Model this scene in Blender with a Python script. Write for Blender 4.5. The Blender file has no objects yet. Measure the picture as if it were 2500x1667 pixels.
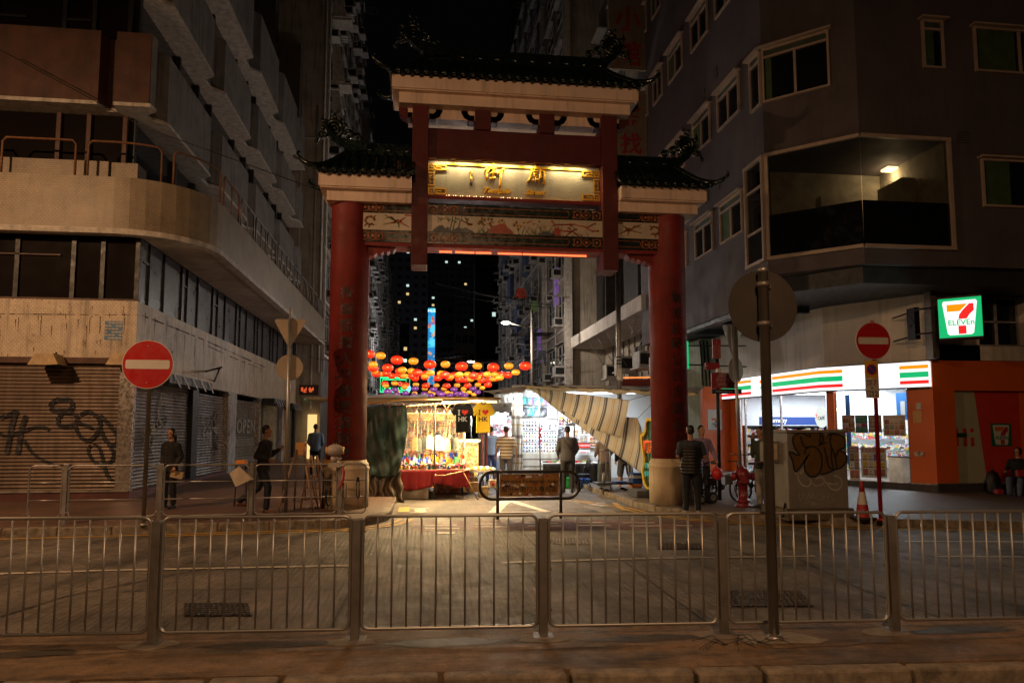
import bpy, bmesh, math, random
from mathutils import Vector, Matrix
R = math.radians
random.seed(11)
sc = bpy.context.scene
COL = sc.collection
# ---------------- camera maths (layout helper: turns a photo pixel into a point on a known plane) -------------
F = 1750.; PX = 1250.; PY = 897.; TH = R(5); PHI = R(7.14); HC = 1.85
def ray(px, py):
    x = (px-PX)/F; y = -(py-PY)/F
    d = math.cos(TH)-y*math.sin(TH); z = math.sin(TH)+y*math.cos(TH)
    return x*math.cos(PHI)+d*math.sin(PHI), -x*math.sin(PHI)+d*math.cos(PHI), z
def at(px, py, X=None, Y=None, Z=None):
    r = ray(px, py)
    t = Y/r[1] if Y is not None else (X/r[0] if X is not None else (Z-HC)/r[2])
    return (r[0]*t, r[1]*t, HC+r[2]*t)
def g(Y): return max(0., min(.2, .02*(Y-14)))
def pav(px, py): 
    z = .15
    for _ in range(4): z = .14+g(at(px, py, Z=z)[1])
    p = at(px, py, Z=z); return (p[0], p[1], z)
def rd(px, py):
    z = .0
    for _ in range(4): z = .006+g(at(px, py, Z=z)[1])
    p = at(px, py, Z=z); return (p[0], p[1], z)
WL = {}
def glyph(m, o, u, size, seed, mi=0, r=.03, map_=None):
    """worn sign character too blurred to read: a square cluster of brush strokes"""
    rr = random.Random(seed); u = Vector(u); o = Vector(o)
    for k in range(7):
        a = rr.uniform(-.42, .1); b = rr.uniform(-.45, .45); L = rr.uniform(.3, .75)
        p, q = ((a, b), (min(.45, a+L), b+rr.uniform(-.06, .06))) if k % 2 else ((b, a), (b+rr.uniform(-.12, .12), min(.45, a+L)))
        P = [o+u*(x*size)+Vector((0, 0, z*size)) for x, z in (p, q)]
        m.tube([map_(v) for v in P] if map_ else P, r*size, 5, mi)
# ---------------- mesh builder ----------------
TXT = {}
def textgeo(s, ext=.02, shear=0., bold=0., space=1.):
    k = (s, ext, shear, bold, space)
    if k not in TXT:
        cu = bpy.data.curves.new('t', 'FONT'); cu.body = s; cu.size = 1; cu.extrude = ext; cu.shear = shear
        cu.offset = bold; cu.space_character = space; cu.resolution_u = 3
        ob = bpy.data.objects.new('t', cu); COL.objects.link(ob)
        dg = bpy.context.evaluated_depsgraph_get()
        me = bpy.data.meshes.new_from_object(ob.evaluated_get(dg))
        vs = [tuple(v.co) for v in me.vertices]; fs = [tuple(p.vertices) for p in me.polygons]
        bpy.data.objects.remove(ob); bpy.data.curves.remove(cu); bpy.data.meshes.remove(me)
        if vs:
            cx = (min(v[0] for v in vs)+max(v[0] for v in vs))/2; cy = (min(v[1] for v in vs)+max(v[1] for v in vs))/2
            w = max(v[0] for v in vs)-min(v[0] for v in vs)
            vs = [(v[0]-cx, v[1]-cy, v[2]) for v in vs]
        else: w = 0
        TXT[k] = (vs, fs, w)
    return TXT[k]
XR, ZU = Vector((1, 0, 0)), Vector((0, 0, 1))
class MB:
    def __init__(s): s.v = []; s.f = []; s.m = []; s.s = []
    def add(s, vs, fs, mi=0, sm=False):
        n = len(s.v); s.v += [tuple(v) for v in vs]
        for f in fs: s.f.append(tuple(i+n for i in f)); s.m.append(mi); s.s.append(sm)
        return s
    def box(s, x0, x1, y0, y1, z0, z1, mi=0):
        return s.add([(x0,y0,z0),(x1,y0,z0),(x1,y1,z0),(x0,y1,z0),(x0,y0,z1),(x1,y0,z1),(x1,y1,z1),(x0,y1,z1)],
              [(0,3,2,1),(4,5,6,7),(0,1,5,4),(1,2,6,5),(2,3,7,6),(3,0,4,7)], mi)
    def ob(s, o, a, b, c, mi=0):
        o, a, b, c = Vector(o), Vector(a), Vector(b), Vector(c)
        return s.add([o,o+a,o+a+b,o+b,o+c,o+a+c,o+a+b+c,o+b+c], [(0,3,2,1),(4,5,6,7),(0,1,5,4),(1,2,6,5),(2,3,7,6),(3,0,4,7)], mi)
    def cb(s, c, sz, rz=0, mi=0, rx=0, ry=0):
        M_ = Matrix.Rotation(rz, 3, 'Z') @ Matrix.Rotation(ry, 3, 'Y') @ Matrix.Rotation(rx, 3, 'X')
        a, b, d = M_@Vector((sz[0],0,0)), M_@Vector((0,sz[1],0)), M_@Vector((0,0,sz[2]))
        return s.ob(Vector(c)-(a+b+d)/2, a, b, d, mi)
    def tube(s, pts, r, n=8, mi=0, closed=False, sm=True, flat=1.):
        pts = [Vector(p) for p in pts]; N = len(pts)
        rs = r if isinstance(r, (list, tuple)) else [r]*N
        vs = []; up = None
        for i, p in enumerate(pts):
            if closed: t = pts[(i+1) % N]-pts[i-1]
            else: t = pts[min(i+1, N-1)]-pts[max(i-1, 0)]
            if t.length < 1e-9: t = Vector((0,0,1))
            t.normalize()
            if up is None: up = Vector((0,0,1)) if abs(t.z) < .9 else Vector((0,1,0))
            a = t.cross(up)
            if a.length < 1e-4: a = t.cross(Vector((1,0,0)))
            a.normalize(); b = a.cross(t); up = b
            for k in range(n):
                q = 2*math.pi*(k+.5)/n
                vs.append(p+a*math.cos(q)*rs[i]+b*math.sin(q)*rs[i]*flat)
        fs = []
        for i in range(N if closed else N-1):
            j = (i+1) % N
            for k in range(n): fs.append((i*n+k, i*n+(k+1) % n, j*n+(k+1) % n, j*n+k))
        s.add(vs, fs, mi, sm)
        if not closed:
            m = len(s.v)-len(vs)
            s.f.append(tuple(m+k for k in range(n))[::-1]); s.m.append(mi); s.s.append(False)
            s.f.append(tuple(m+(N-1)*n+k for k in range(n))); s.m.append(mi); s.s.append(False)
        return s
    def lathe(s, prof, c=(0,0,0), n=16, mi=0, sm=True, axis=None, a0=0, cap=True):
        c = Vector(c); vs = []
        Q = Vector((0,0,1)).rotation_difference(Vector(axis)).to_matrix() if axis is not None else Matrix.Identity(3)
        for r, z in prof:
            for k in range(n):
                q = a0+2*math.pi*k/n; vs.append(c+Q@Vector((r*math.cos(q), r*math.sin(q), z)))
        fs = []
        for i in range(len(prof)-1):
            for k in range(n): fs.append((i*n+k, i*n+(k+1) % n, (i+1)*n+(k+1) % n, (i+1)*n+k))
        s.add(vs, fs, mi, sm)
        if cap:
            m = len(s.v)-len(vs)
            s.f.append(tuple(m+k for k in range(n))[::-1]); s.m.append(mi); s.s.append(False)
            s.f.append(tuple(m+(len(prof)-1)*n+k for k in range(n))); s.m.append(mi); s.s.append(False)
        return s
    def ball(s, c, r, mi=0, n=12):
        if not isinstance(r, (tuple, list)): r = (r, r, r)
        m = max(4, n//2); vs = []; fs = []
        for i in range(1, m):
            q = math.pi*i/m
            for k in range(n):
                w = 2*math.pi*k/n
                vs.append((c[0]+r[0]*math.sin(q)*math.cos(w), c[1]+r[1]*math.sin(q)*math.sin(w), c[2]+r[2]*math.cos(q)))
        vs += [(c[0], c[1], c[2]+r[2]), (c[0], c[1], c[2]-r[2])]; t = len(vs)-2
        for i in range(m-2):
            for k in range(n): fs.append((i*n+k, (i+1)*n+k, (i+1)*n+(k+1) % n, i*n+(k+1) % n))
        for k in range(n): fs.append((t, k, (k+1) % n)); fs.append((t+1, (m-2)*n+(k+1) % n, (m-2)*n+k))
        return s.add(vs, fs, mi, True)
    def prism(s, poly, o, u, v, d, mi=0, back=0.):
        """polygon (2-D) in the frame o,u,v; d = thickness along u x v"""
        o, u, v = Vector(o), Vector(u), Vector(v); w = u.cross(v).normalized()
        n = len(poly)
        a = [o+u*p[0]+v*p[1]+w*back for p in poly]; b = [p+w*d for p in a]
        fs = [tuple(range(n))[::-1], tuple(range(n, 2*n))]+[(i, (i+1) % n, n+(i+1) % n, n+i) for i in range(n)]
        return s.add(a+b, fs, mi)
    def text(s, t, o, u, v, size, mi=0, ext=.02, shear=0., bold=.0, space=1., width=None, wrap=None):
        vs, fs, w = textgeo(t, round(ext/size, 4), shear, bold, space)
        o, u, v = Vector(o), Vector(u), Vector(v); nn = u.cross(v).normalized()
        k = size; kx = (width/w if (width and w) else size)
        if wrap:
            C, Rr, th = wrap; out = []
            for x, y, z in vs:
                q = th+x*kx/Rr; rr = Rr+z*size
                out.append((C[0]+rr*math.sin(q), C[1]-rr*math.cos(q), o[2]+y*k))
            return s.add(out, fs, mi)
        return s.add([o+u*(x*kx)+v*(y*k)+nn*(z*size) for x, y, z in vs], fs, mi)
    def grid(s, fn, nu, nv, mi=0, sm=True, two=0.):
        vs = [fn(i/nu, j/nv) for j in range(nv+1) for i in range(nu+1)]
        fs = [(j*(nu+1)+i, j*(nu+1)+i+1, (j+1)*(nu+1)+i+1, (j+1)*(nu+1)+i) for j in range(nv) for i in range(nu)]
        return s.add(vs, fs, mi, sm)
    def quad(s, a, b, c, d, mi=0): return s.add([a, b, c, d], [(0, 1, 2, 3)], mi)
    def build(s, name, mats, parent=None, label=None, loc=None, bevel=0, solid=0, keepn=False, data_only=False):
        if not isinstance(mats, (list, tuple)): mats = [mats]
        o = Vector(WL[parent.name]) if parent is not None else Vector(loc or (0, 0, 0))
        me = bpy.data.meshes.new(name)
        me.from_pydata([(v[0]-o.x, v[1]-o.y, v[2]-o.z) for v in s.v], [], s.f)
        for m in mats: me.materials.append(m)
        me.polygons.foreach_set('material_index', s.m); me.polygons.foreach_set('use_smooth', s.s)
        if not keepn:
            bm = bmesh.new(); bm.from_mesh(me); bmesh.ops.recalc_face_normals(bm, faces=bm.faces); bm.to_mesh(me); bm.free()
        me.update()
        ob = bpy.data.objects.new(name, me); COL.objects.link(ob)
        if parent is not None: ob.parent = parent
        else: ob.location = o
        WL[ob.name] = tuple(o)
        if label: ob['label'] = label
        if bevel:
            m = ob.modifiers.new('b', 'BEVEL'); m.width = bevel; m.segments = 2; m.limit_method = 'ANGLE'; m.angle_limit = R(40)
        if solid:
            m = ob.modifiers.new('s', 'SOLIDIFY'); m.thickness = solid; m.offset = 0
        return ob
def tag(o, label=None, cat=None, group=None, kind=None):
    if label: o['label'] = label
    if cat: o['category'] = cat
    if group: o['group'] = group
    if kind: o['kind'] = kind
    return o
def thing(name, label, cat, loc, group=None, rz=0):
    o = bpy.data.objects.new(name, None); COL.objects.link(o); o.location = loc; o.rotation_euler.z = rz
    o.empty_display_size = .2; WL[o.name] = tuple(loc)
    return tag(o, label, cat, group)
def lthing(name, label, cat, loc, group=None, rz=0):
    """thing whose parts are given in its own local coordinates"""
    o = thing(name, label, cat, loc, group, rz); WL[o.name] = (0, 0, 0); return o
def dup(root, loc, rz=None, label=None, group=None, scale=None):
    r = root.copy(); COL.objects.link(r); r.location = loc
    if rz is not None: r.rotation_euler.z = rz
    if scale: r.scale = scale
    if label: r['label'] = label
    if group: r['group'] = group
    for ch in list(root.children):
        c = ch.copy(); COL.objects.link(c); c.parent = r
        for gg in list(ch.children):
            d = gg.copy(); COL.objects.link(d); d.parent = c
    return r
# ---------------- materials ----------------
MATS = {}
def nd(nt, t, **k):
    n = nt.nodes.new(t)
    for a, b in k.items():
        if a in n.inputs: n.inputs[a].default_value = b
        else: setattr(n, a, b)
    return n
def c4(c): return (c[0], c[1], c[2], 1)
def base(name):
    m = bpy.data.materials.new(name); m.use_nodes = True; nt = m.node_tree
    return m, nt, nt.nodes['Principled BSDF']
def mix(nt, fac, a, b, mode='MIX'):
    n = nt.nodes.new('ShaderNodeMix'); n.data_type = 'RGBA'; n.blend_type = mode
    for i, x in ((0, fac), (6, a), (7, b)):
        if hasattr(x, 'links'): nt.links.new(x, n.inputs[i])
        elif i == 0: n.inputs[0].default_value = x
        else: n.inputs[i].default_value = c4(x)
    return n.outputs[2]
def ramp(nt, fac, stops, const=False):
    n = nt.nodes.new('ShaderNodeValToRGB'); nt.links.new(fac, n.inputs[0]); cr = n.color_ramp
    if const: cr.interpolation = 'CONSTANT'
    while len(cr.elements) < len(stops): cr.elements.new(.5)
    for e, (p, c) in zip(cr.elements, stops): e.position = p; e.color = c4(c) if not isinstance(c, (int, float)) else (c, c, c, 1)
    return n.outputs[0]
def coords(nt, scale=(1, 1, 1), rot=(0, 0, 0), loc=(0, 0, 0)):
    tc = nt.nodes.new('ShaderNodeTexCoord'); mp = nt.nodes.new('ShaderNodeMapping')
    nt.links.new(tc.outputs['Object'], mp.inputs[0]); mp.inputs['Scale'].default_value = scale
    mp.inputs['Rotation'].default_value = rot; mp.inputs['Location'].default_value = loc
    return mp.outputs[0]
def noise(nt, vec, scale, detail=4, rough=.6, out=0):
    n = nt.nodes.new('ShaderNodeTexNoise'); nt.links.new(vec, n.inputs['Vector']); n.inputs['Scale'].default_value = scale
    n.inputs['Detail'].default_value = detail; n.inputs['Roughness'].default_value = rough
    return n.outputs[out]
def bumpn(nt, b, h, strength, dist=.01, prev=None):
    n = nt.nodes.new('ShaderNodeBump'); nt.links.new(h, n.inputs['Height']); n.inputs['Strength'].default_value = strength
    n.inputs['Distance'].default_value = dist
    if prev: nt.links.new(prev, n.inputs['Normal'])
    nt.links.new(n.outputs[0], b.inputs['Normal']); return n.outputs[0]
def M(name, col, rough=.6, metal=0., var=.3, vs=2.5, bump=0., bs=60., streak=0., dirt=(.02, .018, .015), coat=0., rust=0., spec=None, emit=0., alpha=1.):
    if name in MATS: return MATS[name]
    m, nt, b = base(name)
    v = coords(nt)
    a = [max(0, x*(1-var)) for x in col]; c = [min(1, x*(1+var)) for x in col]
    f = ramp(nt, noise(nt, v, vs, 6, .65), [(.3, 0), (.7, 1)])
    o = mix(nt, f, a, c)
    if streak:
        sv = coords(nt, (3.2, 3.2, .22)); s = ramp(nt, noise(nt, sv, 1.7, 5, .7), [(.5, 0), (.72, 1)])
        k = nt.nodes.new('ShaderNodeMath'); k.operation = 'MULTIPLY'; nt.links.new(s, k.inputs[0]); k.inputs[1].default_value = streak
        o = mix(nt, k.outputs[0], o, dirt)
    if rust:
        s = ramp(nt, noise(nt, v, 9, 6, .7), [(1-rust-.05, 0), (1-rust+.05, 1)]); o = mix(nt, s, o, (.14, .045, .015))
    nt.links.new(o, b.inputs['Base Color'])
    rr = ramp(nt, noise(nt, v, vs*3, 4), [(.3, max(.03, rough-.12)), (.7, min(1, rough+.12))]); nt.links.new(rr, b.inputs['Roughness'])
    b.inputs['Metallic'].default_value = metal
    if coat: b.inputs['Coat Weight'].default_value = coat
    if spec is not None: b.inputs['Specular IOR Level'].default_value = spec
    if bump: bumpn(nt, b, noise(nt, v, bs, 5, .7), bump, .01)
    if emit:
        nt.links.new(o, b.inputs['Emission Color']); b.inputs['Emission Strength'].default_value = emit; m.cycles.emission_sampling = 'NONE'
    MATS[name] = m; return m
def lanternmat(name, mid, edge, st):
    """paper shade lit from inside: brightest round the middle, deeper at the poles, with darker ribs"""
    m, nt, b = base(name); tc = nt.nodes.new('ShaderNodeTexCoord'); sp = nt.nodes.new('ShaderNodeSeparateXYZ'); nt.links.new(tc.outputs['Object'], sp.inputs[0])
    ab = nt.nodes.new('ShaderNodeMath'); ab.operation = 'ABSOLUTE'; nt.links.new(sp.outputs[2], ab.inputs[0])
    o = mix(nt, ramp(nt, ab.outputs[0], [(.0, 0), (.035, .25), (.13, 1)]), mid, edge)
    at2 = nt.nodes.new('ShaderNodeMath'); at2.operation = 'ARCTAN2'; nt.links.new(sp.outputs[0], at2.inputs[0]); nt.links.new(sp.outputs[1], at2.inputs[1])
    mu = nt.nodes.new('ShaderNodeMath'); mu.operation = 'MULTIPLY'; mu.inputs[1].default_value = 14; nt.links.new(at2.outputs[0], mu.inputs[0])
    sn = nt.nodes.new('ShaderNodeMath'); sn.operation = 'SINE'; nt.links.new(mu.outputs[0], sn.inputs[0])
    o = mix(nt, ramp(nt, sn.outputs[0], [(.0, .0), (.9, .0), (1, .35)]), o, [x*.4 for x in edge])
    nt.links.new(o, b.inputs['Emission Color']); nt.links.new(o, b.inputs['Base Color']); b.inputs['Emission Strength'].default_value = st; m.cycles.emission_sampling = 'NONE'; b.inputs['Roughness'].default_value = .4
    MATS[name] = m; return m
def E(name, col, st, samp=False):
    if name in MATS: return MATS[name]
    m, nt, b = base(name); b.inputs['Base Color'].default_value = c4([x*.5 for x in col]); b.inputs['Emission Color'].default_value = c4(col)
    b.inputs['Emission Strength'].default_value = st; b.inputs['Roughness'].default_value = .5
    m.cycles.emission_sampling = 'AUTO' if samp else 'NONE'
    MATS[name] = m; return m
def glass(name, tint=(.9, .95, 1), rough=.02, trans=1.):
    """window pane: clear see-through sheet with a reflection"""
    if name in MATS: return MATS[name]
    m = bpy.data.materials.new(name); m.use_nodes = True; nt = m.node_tree; nt.nodes.clear()
    out = nt.nodes.new('ShaderNodeOutputMaterial'); mx = nt.nodes.new('ShaderNodeMixShader'); lw = nt.nodes.new('ShaderNodeLayerWeight'); pw = nt.nodes.new('ShaderNodeMath'); pw.operation = 'POWER'; nt.links.new(lw.outputs['Facing'], pw.inputs[0]); pw.inputs[1].default_value = 4.5; fr = nt.nodes.new('ShaderNodeMath'); fr.operation = 'MULTIPLY_ADD'; nt.links.new(pw.outputs[0], fr.inputs[0]); fr.inputs[1].default_value = .8; fr.inputs[2].default_value = .05
    t = nt.nodes.new('ShaderNodeBsdfTransparent'); t.inputs[0].default_value = c4(tint); gl = nt.nodes.new('ShaderNodeBsdfGlossy'); gl.inputs['Roughness'].default_value = rough
    nt.links.new(fr.outputs[0], mx.inputs[0]); nt.links.new(t.outputs[0], mx.inputs[1]); nt.links.new(gl.outputs[0], mx.inputs[2]); nt.links.new(mx.outputs[0], out.inputs[0])
    MATS[name] = m; return m
def tilemat(name, col, mortar, sx, sy, msize=.05, var=.25, rough=.5, streak=.5, bump=.3, axis='XZ', rustdots=0., offset=.5):
    """small repeating units (mosaic, bricks, paving)"""
    if name in MATS: return MATS[name]
    m, nt, b = base(name)
    tc = nt.nodes.new('ShaderNodeTexCoord'); sp = nt.nodes.new('ShaderNodeSeparateXYZ'); nt.links.new(tc.outputs['Object'], sp.inputs[0])
    cmb = nt.nodes.new('ShaderNodeCombineXYZ')
    if axis == 'XY': nt.links.new(sp.outputs[0], cmb.inputs[0]); nt.links.new(sp.outputs[1], cmb.inputs[1])
    else:
        ad = nt.nodes.new('ShaderNodeMath'); nt.links.new(sp.outputs[0], ad.inputs[0]); nt.links.new(sp.outputs[1], ad.inputs[1])
        nt.links.new(ad.outputs[0], cmb.inputs[0]); nt.links.new(sp.outputs[2], cmb.inputs[1])
    br = nt.nodes.new('ShaderNodeTexBrick'); nt.links.new(cmb.outputs[0], br.inputs['Vector']); br.inputs['Scale'].default_value = 1
    br.inputs['Brick Width'].default_value = sx; br.inputs['Row Height'].default_value = sy; br.inputs['Mortar Size'].default_value = msize*sy
    br.inputs['Color1'].default_value = c4([x*(1-var) for x in col]); br.inputs['Color2'].default_value = c4([min(1, x*(1+var)) for x in col]); br.inputs['Mortar'].default_value = c4(mortar)
    br.offset = offset
    v = coords(nt)
    o = mix(nt, .55, br.outputs['Color'], mix(nt, ramp(nt, noise(nt, v, 1.1, 6, .7), [(.3, 0), (.7, 1)]), [x*.45 for x in col], [min(1, x*1.3) for x in col]))
    if streak:
        sv = coords(nt, (3, 3, .2)); s = ramp(nt, noise(nt, sv, 1.6, 6, .75), [(.48, 0), (.75, streak)]); o = mix(nt, s, o, (.035, .025, .018))
    if rustdots:
        s = ramp(nt, noise(nt, coords(nt, (1, 1, .5)), 3.2, 5, .85), [(.60, 0), (.64, rustdots)]); o = mix(nt, s, o, (.11, .035, .012))
    nt.links.new(o, b.inputs['Base Color']); b.inputs['Roughness'].default_value = rough
    if bump: bumpn(nt, b, br.outputs['Fac'], -bump, .004)
    MATS[name] = m; return m
def speckle(name, pal, scale=14., stretch=(1, 1, 1), rough=.5, emit=0., edge=.25):
    """crowded small merchandise / printed sheets: coloured cells"""
    if name in MATS: return MATS[name]
    m, nt, b = base(name); v = coords(nt, stretch)
    vo = nt.nodes.new('ShaderNodeTexVoronoi'); vo.distance = 'CHEBYCHEV'; nt.links.new(v, vo.inputs['Vector']); vo.inputs['Scale'].default_value = scale
    sp = nt.nodes.new('ShaderNodeSeparateColor'); nt.links.new(vo.outputs['Color'], sp.inputs[0])
    n = len(pal); o = ramp(nt, sp.outputs[0], [(i/n, c) for i, c in enumerate(pal)], True)
    v2 = nt.nodes.new('ShaderNodeTexVoronoi'); nt.links.new(v, v2.inputs['Vector']); v2.inputs['Scale'].default_value = scale*2.7
    s2 = nt.nodes.new('ShaderNodeSeparateColor'); nt.links.new(v2.outputs['Color'], s2.inputs[0])
    o = mix(nt, ramp(nt, s2.outputs[1], [(0, 0), (.72, .75)], True), o, ramp(nt, s2.outputs[2], [(i/n, c) for i, c in enumerate(reversed(pal))], True))
    nt.links.new(o, b.inputs['Base Color']); b.inputs['Roughness'].default_value = rough
    if emit: nt.links.new(o, b.inputs['Emission Color']); b.inputs['Emission Strength'].default_value = emit; m.cycles.emission_sampling = 'NONE'
    MATS[name] = m; return m
def fabric(name, col, trans=.35, var=.14, rough=.8, streak=.25):
    """thin cloth that lets some light through"""
    m = M(name, col, rough, var=var, vs=6, bump=.25, bs=18, streak=streak); nt = m.node_tree; b = nt.nodes['Principled BSDF']; out = nt.nodes['Material Output']
    t = nt.nodes.new('ShaderNodeBsdfTranslucent'); t.inputs[0].default_value = c4(col); mx = nt.nodes.new('ShaderNodeMixShader'); mx.inputs[0].default_value = trans
    nt.links.new(b.outputs[0], mx.inputs[1]); nt.links.new(t.outputs[0], mx.inputs[2]); nt.links.new(mx.outputs[0], out.inputs[0]); return m
# shared
galv = M('galvanised_steel', (.34, .32, .30), .42, .75, .25, 1.5, rust=.1)
galvd = M('weathered_steel', (.2, .18, .16), .5, .6, .3, 5, rust=.3)
rusty = M('rusty_rail', (.16, .07, .03), .75, .2, .5, 14)
black = M('black_paint', (.008, .008, .009), .5, var=.3)
blackg = M('black_metal', (.02, .02, .022), .35, .5)
white = M('white_paint', (.7, .69, .66), .5, var=.08)
dwhite = M('dusty_white', (.5, .47, .42), .65, var=.25, streak=.4)
rubber = M('rubber', (.015, .015, .015), .8)
redp = M('red_enamel', (.42, .015, .012), .4, var=.12)
darkglass = M('dark_window_glass', (.008, .009, .011), .08, var=.2, spec=.7)
brass = M('bolt_brass', (.55, .38, .2), .35, .9)
concrete = M('stained_concrete', (.24, .215, .18), .85, var=.35, vs=1.3, bump=.4, bs=30, streak=.75)
concrete_c = M('cream_render', (.36, .31, .24), .85, var=.3, vs=.8, bump=.3, bs=30, streak=.7)
# ============================ GROUND ============================
def ground_poly(pts, dz, name, mat, label=None, thick=0., cuts=(14, 24), parent=None):
    bm = bmesh.new(); vs = [bm.verts.new((x, y, 0)) for x, y in pts]; bm.faces.new(vs)
    for c in cuts:
        bmesh.ops.bisect_plane(bm, geom=bm.verts[:]+bm.edges[:]+bm.faces[:], plane_co=(0, c, 0), plane_no=(0, 1, 0))
    bmesh.ops.triangulate(bm, faces=bm.faces[:])
    for v in bm.verts: v.co.z = g(v.co.y)+dz
    bmesh.ops.recalc_face_normals(bm, faces=bm.faces[:])
    if bm.faces[:] and sum(f.normal.z for f in bm.faces) < 0: bmesh.ops.reverse_faces(bm, faces=bm.faces[:])
    if thick:
        be = [e for e in bm.edges if e.is_boundary]
        r = bmesh.ops.extrude_edge_only(bm, edges=be)
        for v in [x for x in r['geom'] if isinstance(x, bmesh.types.BMVert)]: v.co.z -= thick
    me = bpy.data.meshes.new(name); bm.to_mesh(me); bm.free(); me.materials.append(mat)
    ob = bpy.data.objects.new(name, me); COL.objects.link(ob)
    if parent: ob.parent = parent
    return ob
def roadmat(name, col, groove=True, red=False, stretch=(1, .25, 1), stain=.8):
    m, nt, b = base(name); v = coords(nt)
    big = ramp(nt, noise(nt, v, .7, 8, .72), [(.34, 0), (.66, 1)])
    o = mix(nt, big, [x*.42 for x in col], [x*1.3 for x in col])
    mid = ramp(nt, noise(nt, v, 9, 6, .75), [(.3, .62), (.7, 1.25)]); o = mix(nt, 1., o, mid, 'MULTIPLY')
    fine = ramp(nt, noise(nt, v, 110, 3, .85), [(.3, .45), (.72, 1.5)]); o = mix(nt, 1., o, fine, 'MULTIPLY')
    st = ramp(nt, noise(nt, coords(nt, stretch, (0, 0, .1)), 1.9, 7, .78), [(.47, 0), (.66, stain)]); o = mix(nt, st, o, (.022, .017, .012))
    nrm = bumpn(nt, b, noise(nt, v, 60, 5, .85), .8, .012)
    if groove:
        w = nt.nodes.new('ShaderNodeTexWave'); w.wave_type = 'BANDS'; w.bands_direction = 'X'
        nt.links.new(coords(nt, (1, .1, 1), (0, 0, .03)), w.inputs['Vector']); w.inputs['Scale'].default_value = 4.2
        w.inputs['Distortion'].default_value = 3.6; w.inputs['Detail'].default_value = 5; w.inputs['Detail Scale'].default_value = 1.3; w.inputs['Detail Roughness'].default_value = .7
        gm = ramp(nt, noise(nt, v, .8, 3), [(.36, .0), (.58, 1)])
        dk = ramp(nt, w.outputs['Fac'], [(.0, .72), (.38, 1.0), (1, 1.05)])
        o = mix(nt, 1., o, mix(nt, gm, (1, 1, 1), dk), 'MULTIPLY')
        msk = nt.nodes.new('ShaderNodeMath'); msk.operation = 'MULTIPLY'; nt.links.new(w.outputs['Fac'], msk.inputs[0]); nt.links.new(gm, msk.inputs[1])
        bumpn(nt, b, msk.outputs[0], .5, .012, nrm)
    nt.links.new(o, b.inputs['Base Color'])
    nt.links.new(ramp(nt, noise(nt, v, 3, 5), [(.3, .5), (.7, .82)]), b.inputs['Roughness'])
    MATS[name] = m; return m
road_m = roadmat('grooved_concrete_road', (.205, .175, .145))
asph_m = roadmat('worn_asphalt', (.16, .13, .1), False)
redroad_m = roadmat('red_road_surface', (.17, .06, .045), False)
slab_m = roadmat('stained_concrete_slab', (.25, .155, .08), False, stretch=(.5, 2.2, 1), stain=.95)
pave_m = tilemat('red_brick_paving', (.15, .085, .06), (.03, .025, .02), .22, .11, .12, .35, .55, 0, .6, 'XY')
pave2_m = tilemat('grey_brown_brick_paving', (.14, .1, .075), (.03, .025, .02), .22, .11, .12, .35, .55, 0, .6, 'XY')
kerb_m = M('kerb_granite', (.20, .16, .115), .75, var=.6, vs=7, bump=.8, bs=35)
S = 'structure'
MBg = MB(); MBg.quad((-320, -40, 0), (380, -40, 0), (380, 14.2, 0), (-320, 14.2, 0))
tag(MBg.build('road', road_m), 'wide grooved concrete road crossing in front of the red gate', 'road', kind=S)
tag(ground_poly([(-320, 14.2), (380, 14.2), (380, 600), (-320, 600)], -.001, 'side_street', asph_m), 'worn asphalt street running through the gate between market stalls', 'street', kind=S)
# outline of the far pavements
def arc(cx, cy, r, a0, a1, n): return [(cx+r*math.cos(R(a0+(a1-a0)*i/n)), cy+r*math.sin(R(a0+(a1-a0)*i/n))) for i in range(n+1)]
LP = [(-60, 12.9), (-12, 13.35), (-7.2, 13.62), (-4.6, 13.85), (-1.9, 14.15)]+arc(-1.85, 15.35, 1.2, -85, 0, 7)+[(-.62, 18), (-.6, 30), (-2.6, 34), (-2.6, 300), (-60, 300)]
q = [rd(*p)[:2] for p in ((1512, 1222), (1545, 1236), (1600, 1250), (1680, 1262), (1770, 1270), (1900, 1275), (2100, 1283), (2500, 1292))]
RP = [(60, 10.6), (q[7][0]+2, q[7][1]-.2)]+q[::-1]+[(q[0][0]-.15, 19), (4.5, 30), (5.5, 34), (5.5, 300), (60, 300)]
def kerbed(pts, openn, name, mat, label):
    tag(ground_poly(pts, .14, name, mat, thick=.3), label, 'pavement', kind=S)
    mb = MB(); acc = 0
    run = pts[openn[0]:openn[1]]
    for a, b in zip(run[:-1], run[1:]):
        a, b = Vector((*a, 0)), Vector((*b, 0)); L = (b-a).length
        if L > 40: a = b-(b-a).normalized()*40; L = 40
        n = max(1, round(L/.9)); u = (b-a)/n; w = Vector((0, 0, 1)).cross(u).normalized()
        if openn[2]: w = -w
        for i in range(n):
            p = a+u*i+u*.012; z = g(p.y); t = random.uniform(-.006, .006)
            mb.ob(p-w*.012+Vector((0, 0, z-.1)), u*.975, w*.16, (0, 0, .25+t))
    tag(mb.build('kerb', kerb_m, bevel=.015), label.replace('pavement', 'kerb')+' edge stones', 'kerb', kind=S)
kerbed(LP, (0, 15, 0), 'pavement', pave_m, 'red brick pavement under the round no entry sign')
kerbed(RP, (0, 13, 1), 'pavement', pave2_m, 'brown brick pavement outside the convenience shop')
# pavement the camera looks over, with its fence
mb = MB(); mb.quad((-60, 4.98, .14), (60, 3.9, .14), (60, 6.45, .14), (-60, 7.5, .14))
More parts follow.
